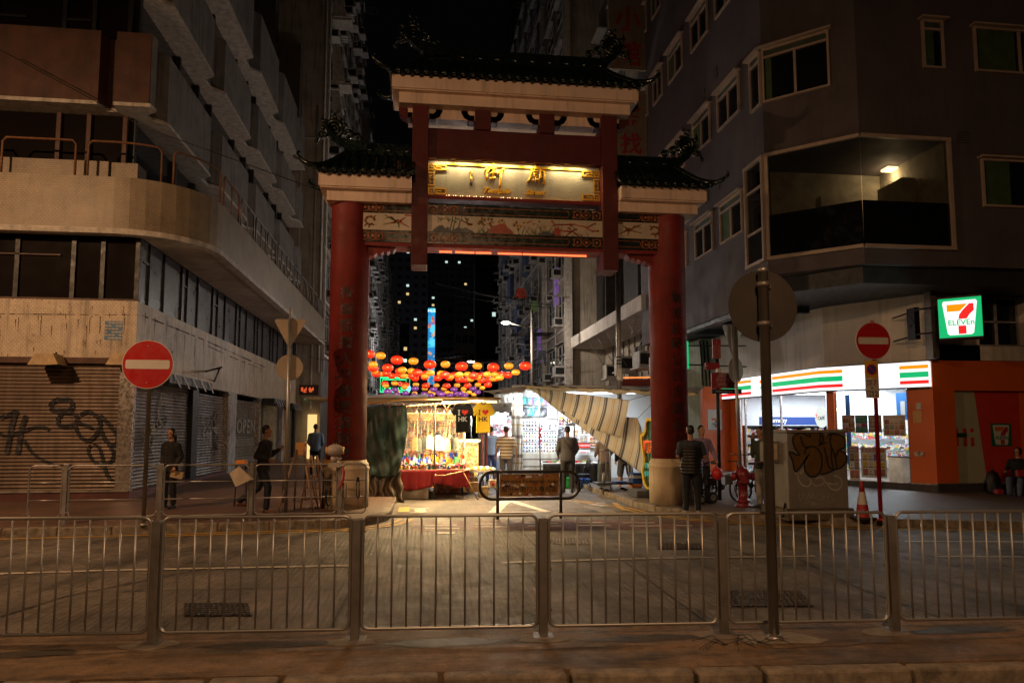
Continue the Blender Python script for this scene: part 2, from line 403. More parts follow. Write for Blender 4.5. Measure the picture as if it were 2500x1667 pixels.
# near slab edges follow the railing (slightly turned)
def fy(x): return 6.09-.062*(x-.99)
mb = MB(); mb.quad((-40, fy(-40)-.85, .14), (40, fy(40)-.85, .14), (40, fy(40)+.3, .14), (-40, fy(-40)+.3, .14))
mb.quad((-40, fy(-40)+.3, .14), (40, fy(40)+.3, .14), (40, fy(40)+.3, -.05), (-40, fy(-40)+.3, -.05))
mb.quad((-40, fy(-40)-.85, .14), (40, fy(40)-.85, .14), (40, fy(40)-.85, -.05), (-40, fy(-40)-.85, -.05))
tag(mb.build('pavement', slab_m), 'stained concrete strip along the foot of the steel railing', 'pavement', kind=S)
mb = MB(); x = -9.; 
while x < 14:
    L = random.choice((.5, .95, 1.1, .9)); y = fy(x)-.855-.13; dd = random.uniform(-.012, .012)
    mb.ob((x+.02, y+dd, -.06), (L-.035, -.062*L, 0), (0, .14, 0), (0, 0, .2+random.uniform(-.012, .008))); x += L
tag(mb.build('kerb', kerb_m, bevel=.02), 'chipped kerb stones with open joints along the bottom of the picture', 'kerb', kind=S)
# patches, joints, markings
padm = M('pale_mortar_pad', (.24, .2, .15), .8, var=.35, vs=7, bump=.4, bs=50)
padd = M('dark_damp_patch', (.06, .045, .03), .6, var=.5, vs=4, bump=.3)
crk = M('slab_crack', (.01, .008, .006), .9)
mb = MB(); rs = random.Random(19)
def blob(cx, cy, rx, ry, z, mi, n=14):
    mb.add([(cx+rx*math.cos(R(a*360/n))*rs.uniform(.75, 1.2), cy+ry*math.sin(R(a*360/n))*rs.uniform(.75, 1.2), z) for a in range(n)], [tuple(range(n))], mi)
for x in (-3.7, -2.15, -.55, 1.0, 2.5, 3.95, 5.4): blob(x, fy(x)-.08, .22, .13, .1432, 0)
blob(2.95, fy(2.95)-.2, .36, .2, .1436, 0); blob(1.9, fy(2)-.12, .5, .1, .1424, 1); blob(-1.2, fy(-1)-.1, .6, .09, .1424, 1); blob(.2, fy(0)-.16, .45, .12, .1424, 1); blob(4.6, fy(4)-.1, .5, .12, .1424, 1); blob(-3, fy(-3)-.25, .4, .1, .1424, 1)
for k in range(5):
    x = -3+k*1.9; y = fy(x)-.3-.05*k % .2; P = [(x, y)]
    for j in range(12): P.append((P[-1][0]+rs.uniform(.03, .14), P[-1][1]+rs.uniform(-.035, .03)))
    for a, b in zip(P[:-1], P[1:]): mb.quad((a[0], a[1]-.004, .1445), (b[0], b[1]-.004, .1445), (b[0], b[1]+.004, .1445), (a[0], a[1]+.004, .1445), 2)
tag(mb.build('slab_patches', [padm, padd, crk]), 'mortar pads, damp stains and cracks on the concrete strip under the railing', 'patch', kind=S)
tar = M('tar_joint', (.012, .011, .01), .7, var=.4)
mpaint = M('worn_road_paint', (.5, .45, .37), .6, var=.35, vs=9, bump=.2, rust=0)
ypaint = M('worn_yellow_paint', (.5, .28, .03), .6, var=.35, vs=7)
def strip(mb, p, qq, w, f=rd, dz=.004, mi=0, rag=0.):
    a, b = Vector(f(*p)), Vector(f(*qq)); d = b-a; d.z = 0; n = Vector((-d.y, d.x, 0)).normalized()*w/2; N = max(1, int(d.length/.35)) if rag else 1
    for i in range(N):
        s0, s1 = a.lerp(b, i/N), a.lerp(b, (i+1)/N); k0 = 1+random.uniform(-rag, rag); k1 = 1+random.uniform(-rag, rag)
        z = Vector((0, 0, dz)); mb.quad(s0-n*k0+z, s1-n*k1+z, s1+n*k0+z, s0+n*k1+z, mi)
mb = MB()
for a, b in (((0, 1505), (160, 1455)), ((160, 1455), (530, 1381)), ((0, 1360), (45, 1350)), ((300, 1443), (850, 1431)), ((860, 1430), (805, 1535)), ((985, 1290), (970, 1375)),
             ((1267, 1290), (1340, 1368)), ((1340, 1368), (1345, 1372)), ((1520, 1368), (1725, 1520)), ((1945, 1362), (2100, 1437)), ((2100, 1437), (2310, 1512)), ((1650, 1283), (1835, 1357)), ((980, 1320), (1280, 1314)),
             ((1290, 1306), (1750, 1304)), ((1750, 1318), (2200, 1322))):
    strip(mb, a, b, .022, rag=.4)
tag(mb.build('tar_joints', tar), 'dark tar filled joints crossing the concrete road', 'joint', kind='structure')
mb = MB()
for a, b, w in (((-60, 1402), (300, 1391), .10), ((300, 1391), (860, 1380), .10), ((1225, 1373), (1345, 1369), .1), ((1345, 1369), (1620, 1362), .09), ((1620, 1362), (1990, 1357), .08), ((2290, 1358), (2500, 1359), .09), ((2208, 1321), (2500, 1322), .1)):
    strip(mb, a, b, w, rag=.35)
for (x0, x1, y, h) in ((1038, 1115, 1282, .12), (1038, 1122, 1290, .12), (1160, 1240, 1279, .12), (1160, 1245, 1286, .12), (1280, 1362, 1277, .12), (1288, 1370, 1283.5, .12), (1402, 1478, 1275.5, .12), (1412, 1492, 1282.5, .12), (1520, 1598, 1276, .12), (1538, 1615, 1284, .12), (1650, 1690, 1283, .12), (1068, 1110, 1301, .2)):
    strip(mb, (x0, y), (x1, y), h, dz=.008, rag=.2)
# give-way triangle beyond the barrier, smeared arrows / words
for a, b, w in (((1238, 1220), (1205, 1252), .26), ((1238, 1220), (1335, 1249), .2), ((1205, 1251), (1335, 1249), .14)): strip(mb, a, b, w, dz=.008, rag=.1)
for k in range(7):
    y = 1262+k*2.6; strip(mb, (1062, y), (1098+random.randint(-4, 4), y), .07, dz=.008, rag=.5)
for k in range(8):
    y = 1237+k*2.4; strip(mb, (1425+k*7, y), (1465+k*7+random.randint(-6, 10), y+1), .07, dz=.008, rag=.5)
strip(mb, (1445, 1231), (1480, 1236), .22, dz=.008, rag=.3); strip(mb, (1455, 1228), (1478, 1228), .15, dz=.008); 
strip(mb, (1000, 1241), (1048, 1241), .13, dz=.008, rag=.3); strip(mb, (1022, 1243), (1032, 1251), .3, dz=.008, rag=.3)
tag(mb.build('road_markings', mpaint), 'worn white road lines, dashes and triangle', 'marking', kind=S)
mb = MB()
prev = None
for off in (0, 1):
    pts = [(-60, 12.9), (-12, 13.35), (-7.2, 13.62), (-4.6, 13.85), (-1.9, 14.15)]
    P = [Vector((x, y-.22-off*.22, .006)) for x, y in pts]+[Vector((-1.85+(1.2+.25+off*.22)*math.cos(R(a)), 15.35+(1.45+off*.22)*math.sin(R(a)), .008+g(15.35+1.45*math.sin(R(a))))) for a in range(-85, 6, 13)]
    if off == 1: P = P[3:]
    for a, b in zip(P[:-1], P[1:]):
        d = (b-a); n = Vector((-d.y, d.x, 0)).normalized()*.05; mb.quad(a-n, b-n, b+n, a+n)
qq = [Vector((*p, .006)) for p in q]
for off in (0, 1):
    P = []
    for i, p in enumerate(qq[1:]):
        d = qq[min(i+2, 7)]-qq[i]; n = Vector((d.y, -d.x, 0)).normalized()
        if n.y > 0: n = -n
        P.append(p+n*(.2+.2*off)+Vector((0, 0, g(p.y))))
    P.insert(0, P[0]+Vector((-.9, 1.4, .03)))
    for a, b in zip(P[:-1], P[1:]):
        d = b-a; n = Vector((-d.y, d.x, 0)).normalized()*.045; mb.quad(a-n, b-n, b+n, a+n)
strip(mb, (988, 1238), (985, 1250), .25, dz=.01); strip(mb, (1010, 1250), (1022, 1251), .2, dz=.01); strip(mb, (1500, 1228), (1525, 1246), .12, dz=.01)
tag(mb.build('yellow_lines', ypaint), 'double yellow lines following both kerbs and the corner', 'marking', kind=S)
mb = MB()
P = [rd(*p) for p in ((1000, 1270), (1790, 1268), (1715, 1290), (1010, 1296))]
mb.quad(*[(p[0], p[1], g(p[1])+.003) for p in P]); tag(mb.build('red_surfacing', redroad_m), 'dull red road surface at the mouth of the side street', 'surfacing', kind=S)
# manhole covers
cast = M('cast_iron', (.028, .026, .026), .35, .6, var=.4, vs=8)
castf = M('pale_cover_frame', (.3, .28, .25), .5, .3, var=.4, vs=8)
def cover(px0, px1, py0, py1, label, pale=False, nx=9, ny=5, skew=0.):
    a, b, c, d = rd(px0+skew, py0), rd(px1-skew*.6, py0), rd(px1, py1), rd(px0, py1)
    a, b, c, d = [Vector((p[0], p[1], .004)) for p in (a, b, c, d)]; o = (a+b+c+d)/4
    t = thing('manhole_cover', label, 'manhole cover', tuple(o)); m = MB()
    m.ob(d, c-d, a-d, (0, 0, .006)); m.build('frame', castf if pale else cast, t)
    m = MB(); random.seed(3)
    for i in range(nx):
        for j in range(ny):
            p = d+(c-d)*((i+.5)/nx)+(a-d)*((j+.5)/ny); an = random.choice((0, math.pi/4, -math.pi/4, math.pi/2))
            m.cb((p.x, p.y, .014), ((c-d).length/nx*.75, .022, .008), an)
    m.build('tread', galvd if not pale else castf, t)
cover(450, 615, 1471, 1503, 'dark oblong manhole cover behind the second railing panel', nx=12, ny=6)
cover(1765, 1985, 1440, 1480, 'large dark tread manhole cover behind the grey pole', nx=16, ny=8, skew=-15)
cover(1350, 1450, 1314, 1328, 'pale riveted manhole cover in the road right of the barrier', True, 12, 6)
cover(1605, 1712, 1325, 1340, 'small black grating in the road before the gate column', nx=12, ny=5)
# ============================ FRONT RAILING ============================
post_px = (350, 815, 1248, 1663, 2056); base_py = (1484, 1480, 1474, 1465, 1458)
PB = []
for a, b in zip(post_px, base_py):
    x_ = at(a*1.063, b*1.063, Z=.14)[0]
    for _ in range(5): x_ = at(a*1.063, b*1.063, Y=fy(x_))[0]
    PB.append(Vector((x_, fy(x_), .14)))
step = (PB[-1]-PB[0])/4
PB = [PB[0]-step]+PB+[PB[4]+(PB[4]-PB[3])]
rail = thing('pedestrian_railing', 'long galvanised steel railing with upright bars along the near edge of the road', 'railing', tuple(PB[3]))
frail = M('fence_steel', (.42, .40, .37), .42, .85, .12, .15, rust=.04)
RT = at(1460, 1255.5, Y=fy(1.75))[2]-.14; RB = at(1460, 1526, Y=fy(1.75))[2]-.14; PT_ = at(1330, 1263, Y=fy(.99))[2]-.14
u = step.normalized(); w = Vector((-u.y, u.x, 0))
for i, p in enumerate(PB):
    m = MB(); m.cb(p+Vector((0, 0, PT_/2)), (.068, .068, PT_), math.atan2(u.y, u.x)); m.cb(p+Vector((0, 0, .003)), (.17, .17, .008), math.atan2(u.y, u.x))
    po = m.build('post', M('post_steel', (.22, .2, .18), .5, .7, .3, 3, rust=.2), rail, bevel=.006)
    for z in (PT_-.1, PT_*.56, PT_*.22):
        for sgn in (-1, 1):
            m = MB(); m.ball(p+u*sgn*.045+Vector((0, 0, z)), .013, n=8); m.tube([p+u*sgn*.03+Vector((0, 0, z)), p+u*sgn*.075+Vector((0, 0, z))], .006, 6); m.build('bolt', brass, po)
for p, qn in zip(PB[:-1], PB[1:]):
    L = (qn-p).length; a = .05; z0, z1, rc = RB, RT, .06; m = MB(); pts = []
    for cx, cz, s in ((L-a-rc, z1-rc, 0), (a+rc, z1-rc, 90), (a+rc, z0+rc, 180), (L-a-rc, z0+rc, 270)):
        for k in range(5): an = R(s+k*22.5); pts.append(p+u*(cx+rc*math.cos(an))+Vector((0, 0, cz+rc*math.sin(an))))
    m.tube(pts, .0145, 8, closed=True)
    n = 11
    for k in range(n):
        x = a+(L-2*a)*(k+1)/(n+1); m.tube([p+u*x+Vector((0, 0, z0)), p+u*x+Vector((0, 0, z1))], .0085, 12)
    m.build('panel', frail, rail)
# pole with the back of a round sign
def signpole(name, label, cat, px, z1, r, base_px, mat=galv, group=None):
    b = Vector(base_px)
    t = thing(name, label, cat, tuple(b)); m = MB(); m.lathe([(r, 0), (r, z1-b.z-.03), (r*1.08, z1-b.z-.03), (r*1.08, z1-b.z), (r*.3, z1-b.z+.02)], b, 14); m.lathe([(r*1.7, 0), (r*1.6, .03), (r, .05)], b, 14)
    m.build('pole', mat, t); return t, b
b0 = at(1778*1.063, 1468*1.063, Z=.14)
zt = at(1757*1.063, 618*1.063, Y=b0[1])[2]
sgrey = M('sign_back_grey', (.045, .036, .032), .6, .2, .25, 3, streak=.2)
t, b = signpole('sign_pole', 'thick grey pole standing before the railing with the back of a big round sign', 'sign pole', 0, zt, .043, b0, galv)
c = Vector(at(1751*1.063, 703*1.063, Y=b0[1]+.09)); rr = 84/1750*Vector((c.x, c.y)).length
m = MB(); m.lathe([(rr, -.012), (rr, .0), (rr*.97, .004)], c, 48, axis=(0, 1, 0)); m.build('sign_plate', sgrey, t, 'plain grey back of a round road sign')
m = MB()
for dz in (-.17, .17): m.cb((c.x, c.y-.03, c.z+dz), (.13, .02, .03)); m.lathe([(.056, -.02), (.056, .02)], (b[0], b[1], c.z+dz), 14)
m.build('bracket', galvd, t)
m = MB()
for k in range(14):
    a = random.uniform(0, 6.3); p0 = Vector((b0[0]-.25+random.uniform(-.25, .1), b0[1]-.1, .145)); m.tube([p0, p0+Vector((.15*math.cos(a), .1*math.sin(a), .05)), p0+Vector((.3*math.cos(a), .2*math.sin(a), .01))], .003, 4)
tag(m.build('twig_litter', black, loc=(0, 0, 0)), 'few dark dry twigs and wire lying at the foot of the thick grey pole', 'litter')
# ============================ LEFT FAR RAILING ============================
rp = [Vector(pav(x, 1272)) for x in (159, 390, 612, 828)]
y0 = sum(p.y for p in rp)/4
rp = [Vector((at(x, 1200, Y=14.25+.0)[0], 14.25+.03*i, .14)) for i, x in enumerate((159, 390, 612, 828))]
rl = thing('pedestrian_railing', 'low steel railing with only level bars on the pavement beneath the no entry sign', 'railing', tuple(rp[1]))
u = Vector((1, .02, 0)).normalized()
ends = [(rp[0]-u*.62, rp[0]), (rp[0], rp[1]), (rp[1], rp[2]), (rp[2], rp[3]), (rp[3], rp[3]+u*.5)]
for p in rp:
    m = MB(); m.cb(p+Vector((0, 0, .54)), (.07, .07, 1.1)); po = m.build('post', galv, rl, bevel=.005)
    m = MB()
    for z in (1.0, .62, .2):
        for s in (-1, 1): m.ball(p+Vector((s*.045, -.02, z)), .014, n=6)
    m.build('bolts', brass, po)
for k, (p, qn) in enumerate(ends):
    L = (qn-p).length; m = MB(); z0, z1, rc = .12, 1.06, .09; a = .06; pts = []
    x0, x1 = (a if k else 0), (L-a if k < 4 else L)
    for cx, cz, s in ((x1-rc, z1-rc, 0), (x0+rc, z1-rc, 90), (x0+rc, z0+rc, 180), (x1-rc, z0+rc, 270)):
        for j in range(5): an = R(s+j*22.5); pts.append(p+u*(cx+rc*math.cos(an))+Vector((0, 0, cz+rc*math.sin(an))))
    m.tube(pts, .016, 8, closed=True)
    for z in (.43, .75): m.tube([p+u*x0+Vector((0, 0, z)), p+u*x1+Vector((0, 0, z))], .012, 6)
    m.build('panel', galv, rl)
# ============================ RED STREET GATE ============================
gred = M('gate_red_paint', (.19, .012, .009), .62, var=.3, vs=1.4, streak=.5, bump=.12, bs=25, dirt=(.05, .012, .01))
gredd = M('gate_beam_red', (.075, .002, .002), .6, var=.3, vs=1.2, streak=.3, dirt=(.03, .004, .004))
cream = M('gate_cream_paint', (.74, .57, .46), .6, var=.12, vs=.9, streak=.35)
gtile = M('green_glazed_tile', (.003, .009, .006), .22, var=.5, vs=5, coat=.35)
gold = M('gold_paint', (.72, .40, .03), .38, .35, .12, 6)
stucco = M('plaque_grey_stucco', (.32, .29, .23), .85, var=.15, vs=3, bump=.6, bs=30, streak=.2)
plinthm = M('cream_plinth_paint', (.62, .50, .34), .75, var=.18, vs=1.5, bump=.3, bs=35, streak=.5)
letm = M('black_lettering', (.012, .009, .008), .5)
gl = thing('ceremonial_gate', 'towering red gate with green tiled roofs and a gold lettered plaque across the side street', 'gate', (2.05, 16.15, .15))
GY = 16.2
colX = (-1.64, 5.74)
LT = ('街頭熙攘人羣歡樂貨財豐', '廟貌莊嚴信善虔誠香火盛')
for i, cx in enumerate(colX):
    z0 = .14+g(GY); m = MB()
    m.lathe([(.425, 1.2), (.43, 6.9), (.435, 6.93), (.465, 6.98), (.472, 7.05), (.472, 7.3)], (cx, GY, 0), 40)
    co = m.build('column', gred, gl)
    m = MB(); m.lathe([(.49, z0-.05), (.495, z0+.6), (.49, .98), (.5, 1.0), (.512, 1.03), (.5, 1.06), (.475, 1.075), (.49, 1.10), (.475, 1.14), (.45, 1.155), (.45, 1.205)], (cx, GY, 0), 40)
    m.build('plinth', plinthm, co)
    m = MB(); ys = (672, 709, 747, 785, 822, 860, 897, 934, 970, 1006, 1043) if i == 0 else (682, 719, 755, 789, 825, 861, 899, 937, 975, 1010, 1046)
    for ch, y in zip(LT[i], ys):
        z = at((800 if i == 0 else 1555)*1.063, y*1.063, Y=GY-.43)[2]
        m.text(ch, (cx, GY-.44, z), XR, ZU, .30, ext=.004, bold=.012, wrap=((cx, GY), .427, R(-2 if i == 0 else 8)))
    m.build('lettering', letm, co)
    if i == 0:
        m = MB()
        for k in range(14): th = R(-27); glyph(m, (cx+.43*math.sin(th), GY-.43*math.cos(th), at(800*1.063, (823+k*14.5)*1.063, Y=GY-.4)[2]), (math.cos(th), math.sin(th), 0), .1, k, r=.06)
        m.build('small_lettering', letm, co)
# frieze beam
bx0, bx1 = colX[0]+.1, colX[1]-.05
by0, by1 = GY-.28, GY+.28
m = MB(); m.box(bx0, bx1, by0+.02, by1, 5.98, 6.9); m.box(bx0, bx1, by0, by1-.002, 5.95, 6.03)
m.build('main_beam', gred, gl)
ftile = M('dark_frieze_tile', (.015, .022, .016), .22, var=.4, coat=.6)
forn = M('brown_orange_relief', (.32, .09, .02), .35, var=.5, vs=14, coat=.5)
fwhite = M('frieze_white_tile', (.5, .43, .33), .35, var=.12, streak=.2)
m = MB(); m.box(bx0, bx1, by0-.02, by0+.02, 6.03, 6.29); m.box(bx0, bx1, by0-.02, by0+.02, 6.68, 6.93)
fr = m.build('dark_tile_band', ftile, gl)
m = MB()
yy = by0-.024
def ornset(x0, x1, flip):
    for zc in (6.16, 6.805):
        d = (x1-x0)
        def X(t): return x0+d*t if not flip else x1-d*t
        for t, kind in ((.07, 0), (.2, 1), (.31, 0)):
            x = X(t*.95)
            if kind == 0:
                m.tube([(x+.085*math.cos(a/8*math.pi), yy, zc+.09*math.sin(a/8*math.pi)) for a in range(16)], .012, 5, closed=True)
                m.ball((x, yy, zc), (.035, .012, .04), n=8)
                for sx in (-1, 1):
                    for sz in (-1, 1): m.tube([(x+sx*(.06+.05*q), yy, zc+sz*(.04+.05*math.sin(q*3))) for q in (0, .3, .6, 1)], .010, 4)
            else:
                m.tube([(x-.11, yy, zc), (x, yy, zc+.1), (x+.11, yy, zc), (x, yy, zc-.1)], .012, 5, closed=True); m.prism([(-.045, 0), (0, -.045), (.045, 0), (0, .045)], (x, yy, zc), XR, ZU, .012)
        a, b = sorted((X(.41), X(1.)));
        for dz in (-.07, .07): m.box(a, b, yy-.004, yy+.006, zc+dz-.006, zc+dz+.006)
        xe = X(.41); m.tube([(xe, yy, zc+.07), (xe+(-.04 if not flip else .04), yy, zc), (xe, yy, zc-.07)], .007, 5)
ip = []
IY0, IY1 = 15.82, 16.5
for a, b in ((1003.5, 1043.5), (1473, 1510.5)):
    ip.append((at(a, 600, Y=IY0)[0], at(b, 600, Y=IY0)[0]))
ornset(bx0+.15, bx0+1.5, False); ornset(bx1-1.5, bx1-.15, True); ornset(ip[0][1], 2.1, False); ornset(2.12, ip[1][0], True)
m.build('relief_ornament', forn, fr)
m = MB(); m.box(bx0+.01, bx1-.01, by0-.035, by0+.018, 6.295, 6.675)
fp = m.build('painted_tile_band', fwhite, gl)
fg = M('painted_leaf_green', (.07, .12, .05), .4, var=.4, vs=8); frd = M('painted_rock_red', (.33, .05, .025), .4, var=.3, vs=8); fbl = M('painted_rock_blue', (.045, .06, .08), .4, var=.4); fbr = M('painted_brown', (.2, .07, .02), .4, var=.4, vs=10); fye = M('painted_yellow', (.5, .27, .04), .4, var=.3)
m = MB(); yb = by0-.037; rs = random.Random(5)
def blade(x, z, L, a, mi, w=.012):
    pts = [(x+L*math.sin(a*(k/4)), yb, z+L*k/4*math.cos(a*.6)) for k in range(5)]; m.tube(pts, [w*(1-k*.22) for k in range(5)], 4, mi)
def rock(x0, x1, z0, h, mi):
    n = 7; P = [(x0, z0)]+[(x0+(x1-x0)*(k+.5)/n, z0+h*rs.uniform(.5, 1)*math.sin(math.pi*(k+.5)/n)**.6) for k in range(n)]+[(x1, z0)]
    m.prism(P, (0, yb+.003, 0), XR, ZU, .012, mi)
def flower(x, z, r, mi): m.ball((x, yb, z), (r, .01, r), mi, 7); m.ball((x, yb-.008, z), (r*.4, .008, r*.4), 4, 5)
zb = 6.30
x0 = ip[0][1]; x1 = ip[1][0]; WD = x1-x0
for x in (.2, .23, .285): m.tube([(x0+WD*x*.5+.1, yb, zb+.05), (x0+WD*x*.55+.12, yb, zb+.36)], .011, 5, 0)
for k in range(26): blade(x0+rs.uniform(.25, .9), zb+rs.uniform(.22, .3), .08, rs.uniform(-1.5, 1.5), 0, .011)
rock(x0+.1, x0+.55, zb, .16, 2); rock(x0+.5, x0+1.05, zb, .13, 2)
m.ball((x0+.95, yb, zb+.19), (.07, .015, .03), 3, 8); m.tube([(x0+.93, yb, zb+.2), (x0+.7, yb, zb+.3)], [.018, .006], 5, 3)
for s in range(3):
    for k in range(9): blade(x0+1.1+s*.1+rs.uniform(0, .3), zb, rs.uniform(.08, .2), rs.uniform(-.9, .9), 0, .009)
rock(x0+1.35, x0+1.95, zb, .24, 1)
for k in range(22):
    x = x0+rs.uniform(1.1, 2.15); z = zb+rs.uniform(.12, .34); flower(x, z, rs.uniform(.022, .038), rs.choice((1, 4, 3, 0))); blade(x, z-.04, .09, rs.uniform(-1.4, 1.4), 0, .008)
for k in range(26): blade(x0+rs.uniform(2.0, 3.1), zb, rs.uniform(.12, .34), rs.uniform(-.9, .9), 0, .009)
for k in range(12): flower(x0+rs.uniform(2.1, 3.0), zb+rs.uniform(.15, .33), .022, rs.choice((1, 3, 4)))
rock(x0+2.5, x0+2.9, zb, .1, 2); rock(x0+2.85, x0+3.05, zb, .24, 1)
bx = x1-.75
for P in (((bx-.12, zb), (bx+.1, zb+.16), (bx, zb+.27), (bx-.35, zb+.25), (bx-.45, zb+.33)), ((bx+.2, zb), (bx-.05, zb+.18), (bx+.05, zb+.28), (bx+.4, zb+.22), (bx+.55, zb+.31)), ((bx, zb+.1), (bx-.25, zb+.12)), ((bx+.3, zb+.24), (bx+.5, zb+.13), (bx+.65, zb+.14))):
    m.tube([(x, yb, z) for x, z in P], .016, 5, 1)
    for x, z in P[1:]: flower(x+rs.uniform(-.03, .03), z, .028, 1)
for k in range(14): blade(x1-rs.uniform(.3, 1.3), zb, rs.uniform(.08, .15), rs.uniform(-.9, .9), 0, .009)
for cx, sgn in ((bx0+.34, 1), (bx1-.34, -1)):
    m.tube([(cx+.1*math.cos(a/7*math.pi)*sgn, yb, zb+.2+.09*math.sin(a/7*math.pi)) for a in range(13)], [.018+.012*(k % 2) for k in range(13)], 6, 3)
    for dx, dz in ((-.1, -.12), (-.02, -.15), (.08, -.1), (.1, .1)): m.tube([(cx+dx*.6*sgn, yb, zb+.2+dz*.6), (cx+dx*1.2*sgn, yb, zb+.2+dz*1.1)], .014, 5, 3)
    px_ = cx+.62*sgn
    m.ball((px_, yb, zb+.2), (.09, .015, .045), 3, 8)
    for P in (((0, .0), (.25, -.12)), ((0, 0), (.17, .1)), ((-.05, 0), (-.15, .1), (-.3, .05)), ((-.05, -.02), (-.2, -.05), (-.33, -.08)), ((-.03, 0), (-.25, .11), (-.3, .13)), ((0, -.02), (.03, -.14)), ((.15, .15), (.42, .13))):
        m.tube([(px_+a*sgn, yb, zb+.2+b) for a, b in P], [.02, .012, .006][:len(P)] if len(P) > 2 else [.022, .006], 5, rs.choice((3, 3, 0, 1)))
m.build('painted_picture', [fg, frd, fbl, fbr, fye], fp)
# corbels under the beam
for sx, cx in ((1, colX[0]+.4), (-1, colX[1]-.4)):
    m = MB(); P = [(0, 0), (.62, 0), (.55, -.1), (.48, -.075), (.42, -.13), (.34, -.1), (.28, -.16), (.2, -.14), (.14, -.2), (0, -.22)]
    m.prism([(x, z) for x, z in P], (cx, by0+.42, 5.95), (sx, 0, 0), (0, 0, 1), .30 if sx > 0 else -.30, 0)
    m.build('corbel', gred, gl)
# inner hanging posts, cap beam and stub posts
for a, b in ip:
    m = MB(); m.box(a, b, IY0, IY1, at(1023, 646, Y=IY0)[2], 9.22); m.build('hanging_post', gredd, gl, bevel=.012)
pt = at(1050, 384.5, Y=15.95)[2]
tb0 = pt; tb1 = at(1050, 312, Y=15.95)[2]
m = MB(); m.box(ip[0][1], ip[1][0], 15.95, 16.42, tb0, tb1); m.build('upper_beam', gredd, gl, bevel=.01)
stubs = [(at(1160, 280, Y=15.9)[0], at(1199, 280, Y=15.9)[0]), (at(1318, 280, Y=15.9)[0], at(1354, 280, Y=15.9)[0])]
for a, b in stubs:
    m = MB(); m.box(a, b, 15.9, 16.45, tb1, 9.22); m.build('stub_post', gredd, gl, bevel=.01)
for a, b in [ip[0], stubs[0], stubs[1], ip[1]]:
    for s, e in ((-1, a), (1, b)):
        m = MB(); P = [(0, .12), (.12, .12), (.165, .165), (.17, .33), (.35, .33), (.345, .15), (.27, .02), (.14, -.04), (0, -.045)]
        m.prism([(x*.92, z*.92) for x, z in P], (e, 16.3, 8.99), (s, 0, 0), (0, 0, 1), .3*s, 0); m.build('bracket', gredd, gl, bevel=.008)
# plaque
p0, p1 = ip[0][1]+.005, ip[1][0]-.005; pz0 = at(1050, 484, Y=16.05)[2]; pz1 = tb0
pl = MB(); pl.box(p0, p1, 16.12, 16.3, pz0+.06, pz1); plo = pl.build('plaque', stucco, gl)
m = MB(); m.box(p0, p1, 15.98, 16.32, pz0-.03, pz0+.055); m.build('ledge', gred, plo, bevel=.008)
m = MB(); ya = 16.118
def bar(x0, x1, z0, z1, t=.035): m.box(x0, x1, ya-t, ya, z0, z1)
H = pz1-pz0-.06; zb_ = pz0+.06
bar(p0+.42, p1-.42, pz1-.105, pz1-.055); bar(p0+.42, p1-.42, zb_+.0, zb_+.03)
def fret(sx, x, sz, zc):
    """key pattern corner"""
    def B(a0, a1, b0, b1):
        xs = sorted((x+sx*a0, x+sx*a1)); zs = sorted((zc+sz*b0, zc+sz*b1)); bar(xs[0], xs[1], zs[0], zs[1])
    B(.17, .42, .05, .085); B(.385, .42, .085, .2); B(.17, .385, .17, .2); B(.17, .2, .085, .14); B(.2, .3, .115, .14); B(.28, .3, .14, .155)
    B(.0, .14, .05, .075); B(.0, .025, .075, .2); B(.05, .09, .1, .14); B(.115, .14, .1, .2); B(.025, .115, .175, .2)
    B(.0, .14, .25, .275); B(.115, .14, .275, .42); B(.03, .115, .4, .42); B(.03, .05, .32, .4); B(.05, .085, .32, .34)
for sx, x in ((1, p0), (-1, p1)):
    for sz, z in ((1, zb_), (-1, pz1-.04)): fret(sx, x, sz, z)
bo = m.build('gold_border', gold, plo)
m = MB()
def PT(px, py): p = at(px, py, Y=ya); return (p[0], ya-.02, p[2])
# brush-written characters as thick strokes (street, temple), right to left
def strokes(L, ox, oy, k, w=.03):
    for st in L:
        pts = [PT(ox+x*k, oy+y*k) for x, y, *_ in st]; ww = [q[2]*w if len(q) > 2 else w for q in st]
        m.tube(pts, ww, 7, 0, flat=1.)
KX = .1913
ST = [[(838,195,.7),(820,235,.9),(800,265,.35)],[(870,215,.7),(830,275,1),(798,300,.35)],[(825,290,.9),(828,330,1.1),(822,372,.7)],
      [(898,160,1),(925,175,1),(912,260,1),(905,345,.9)],[(872,228,.6),(945,215,1)],[(868,285,.6),(950,268,1)],[(860,352,.7),(900,352,1.2),(940,330,.6)],
      [(975,205,.8),(1010,200,.9),(1020,215,.4)],[(1050,222,.9),(1000,262,.8),(955,285,.4)],[(955,285,.4),(985,290,.9),(1030,262,.6)],[(1010,275,.9),(1004,350,1),(1000,420,1),(995,468,.9)]]
strokes(ST, 1030, 370, KX)
TM = [[(1440,175,1),(1455,195,.9)],[(1395,215,.5),(1450,205,.9),(1520,212,1),(1555,225,.5)],[(1405,215,.8),(1395,290,1),(1375,360,1.1),(1335,405,.6)],
      [(1435,235,.7),(1430,262,.7)],[(1410,262,.5),(1480,250,.7)],[(1420,300,.7),(1465,285,.8),(1470,330,.7),(1425,345,.6)],[(1430,275,.6),(1425,345,.6)],[(1425,318,.5),(1465,312,.5)],[(1395,372,.5),(1480,355,.7)],[(1450,345,.7),(1445,400,.7)],
      [(1510,240,.8),(1508,330,1),(1488,400,.5)],[(1510,245,.7),(1555,250,1),(1562,340,1),(1560,425,1),(1535,405,.5)],[(1515,290,.5),(1550,290,.5)],[(1515,330,.5),(1550,330,.5)]]
strokes(TM, 1030, 370, KX, .026)
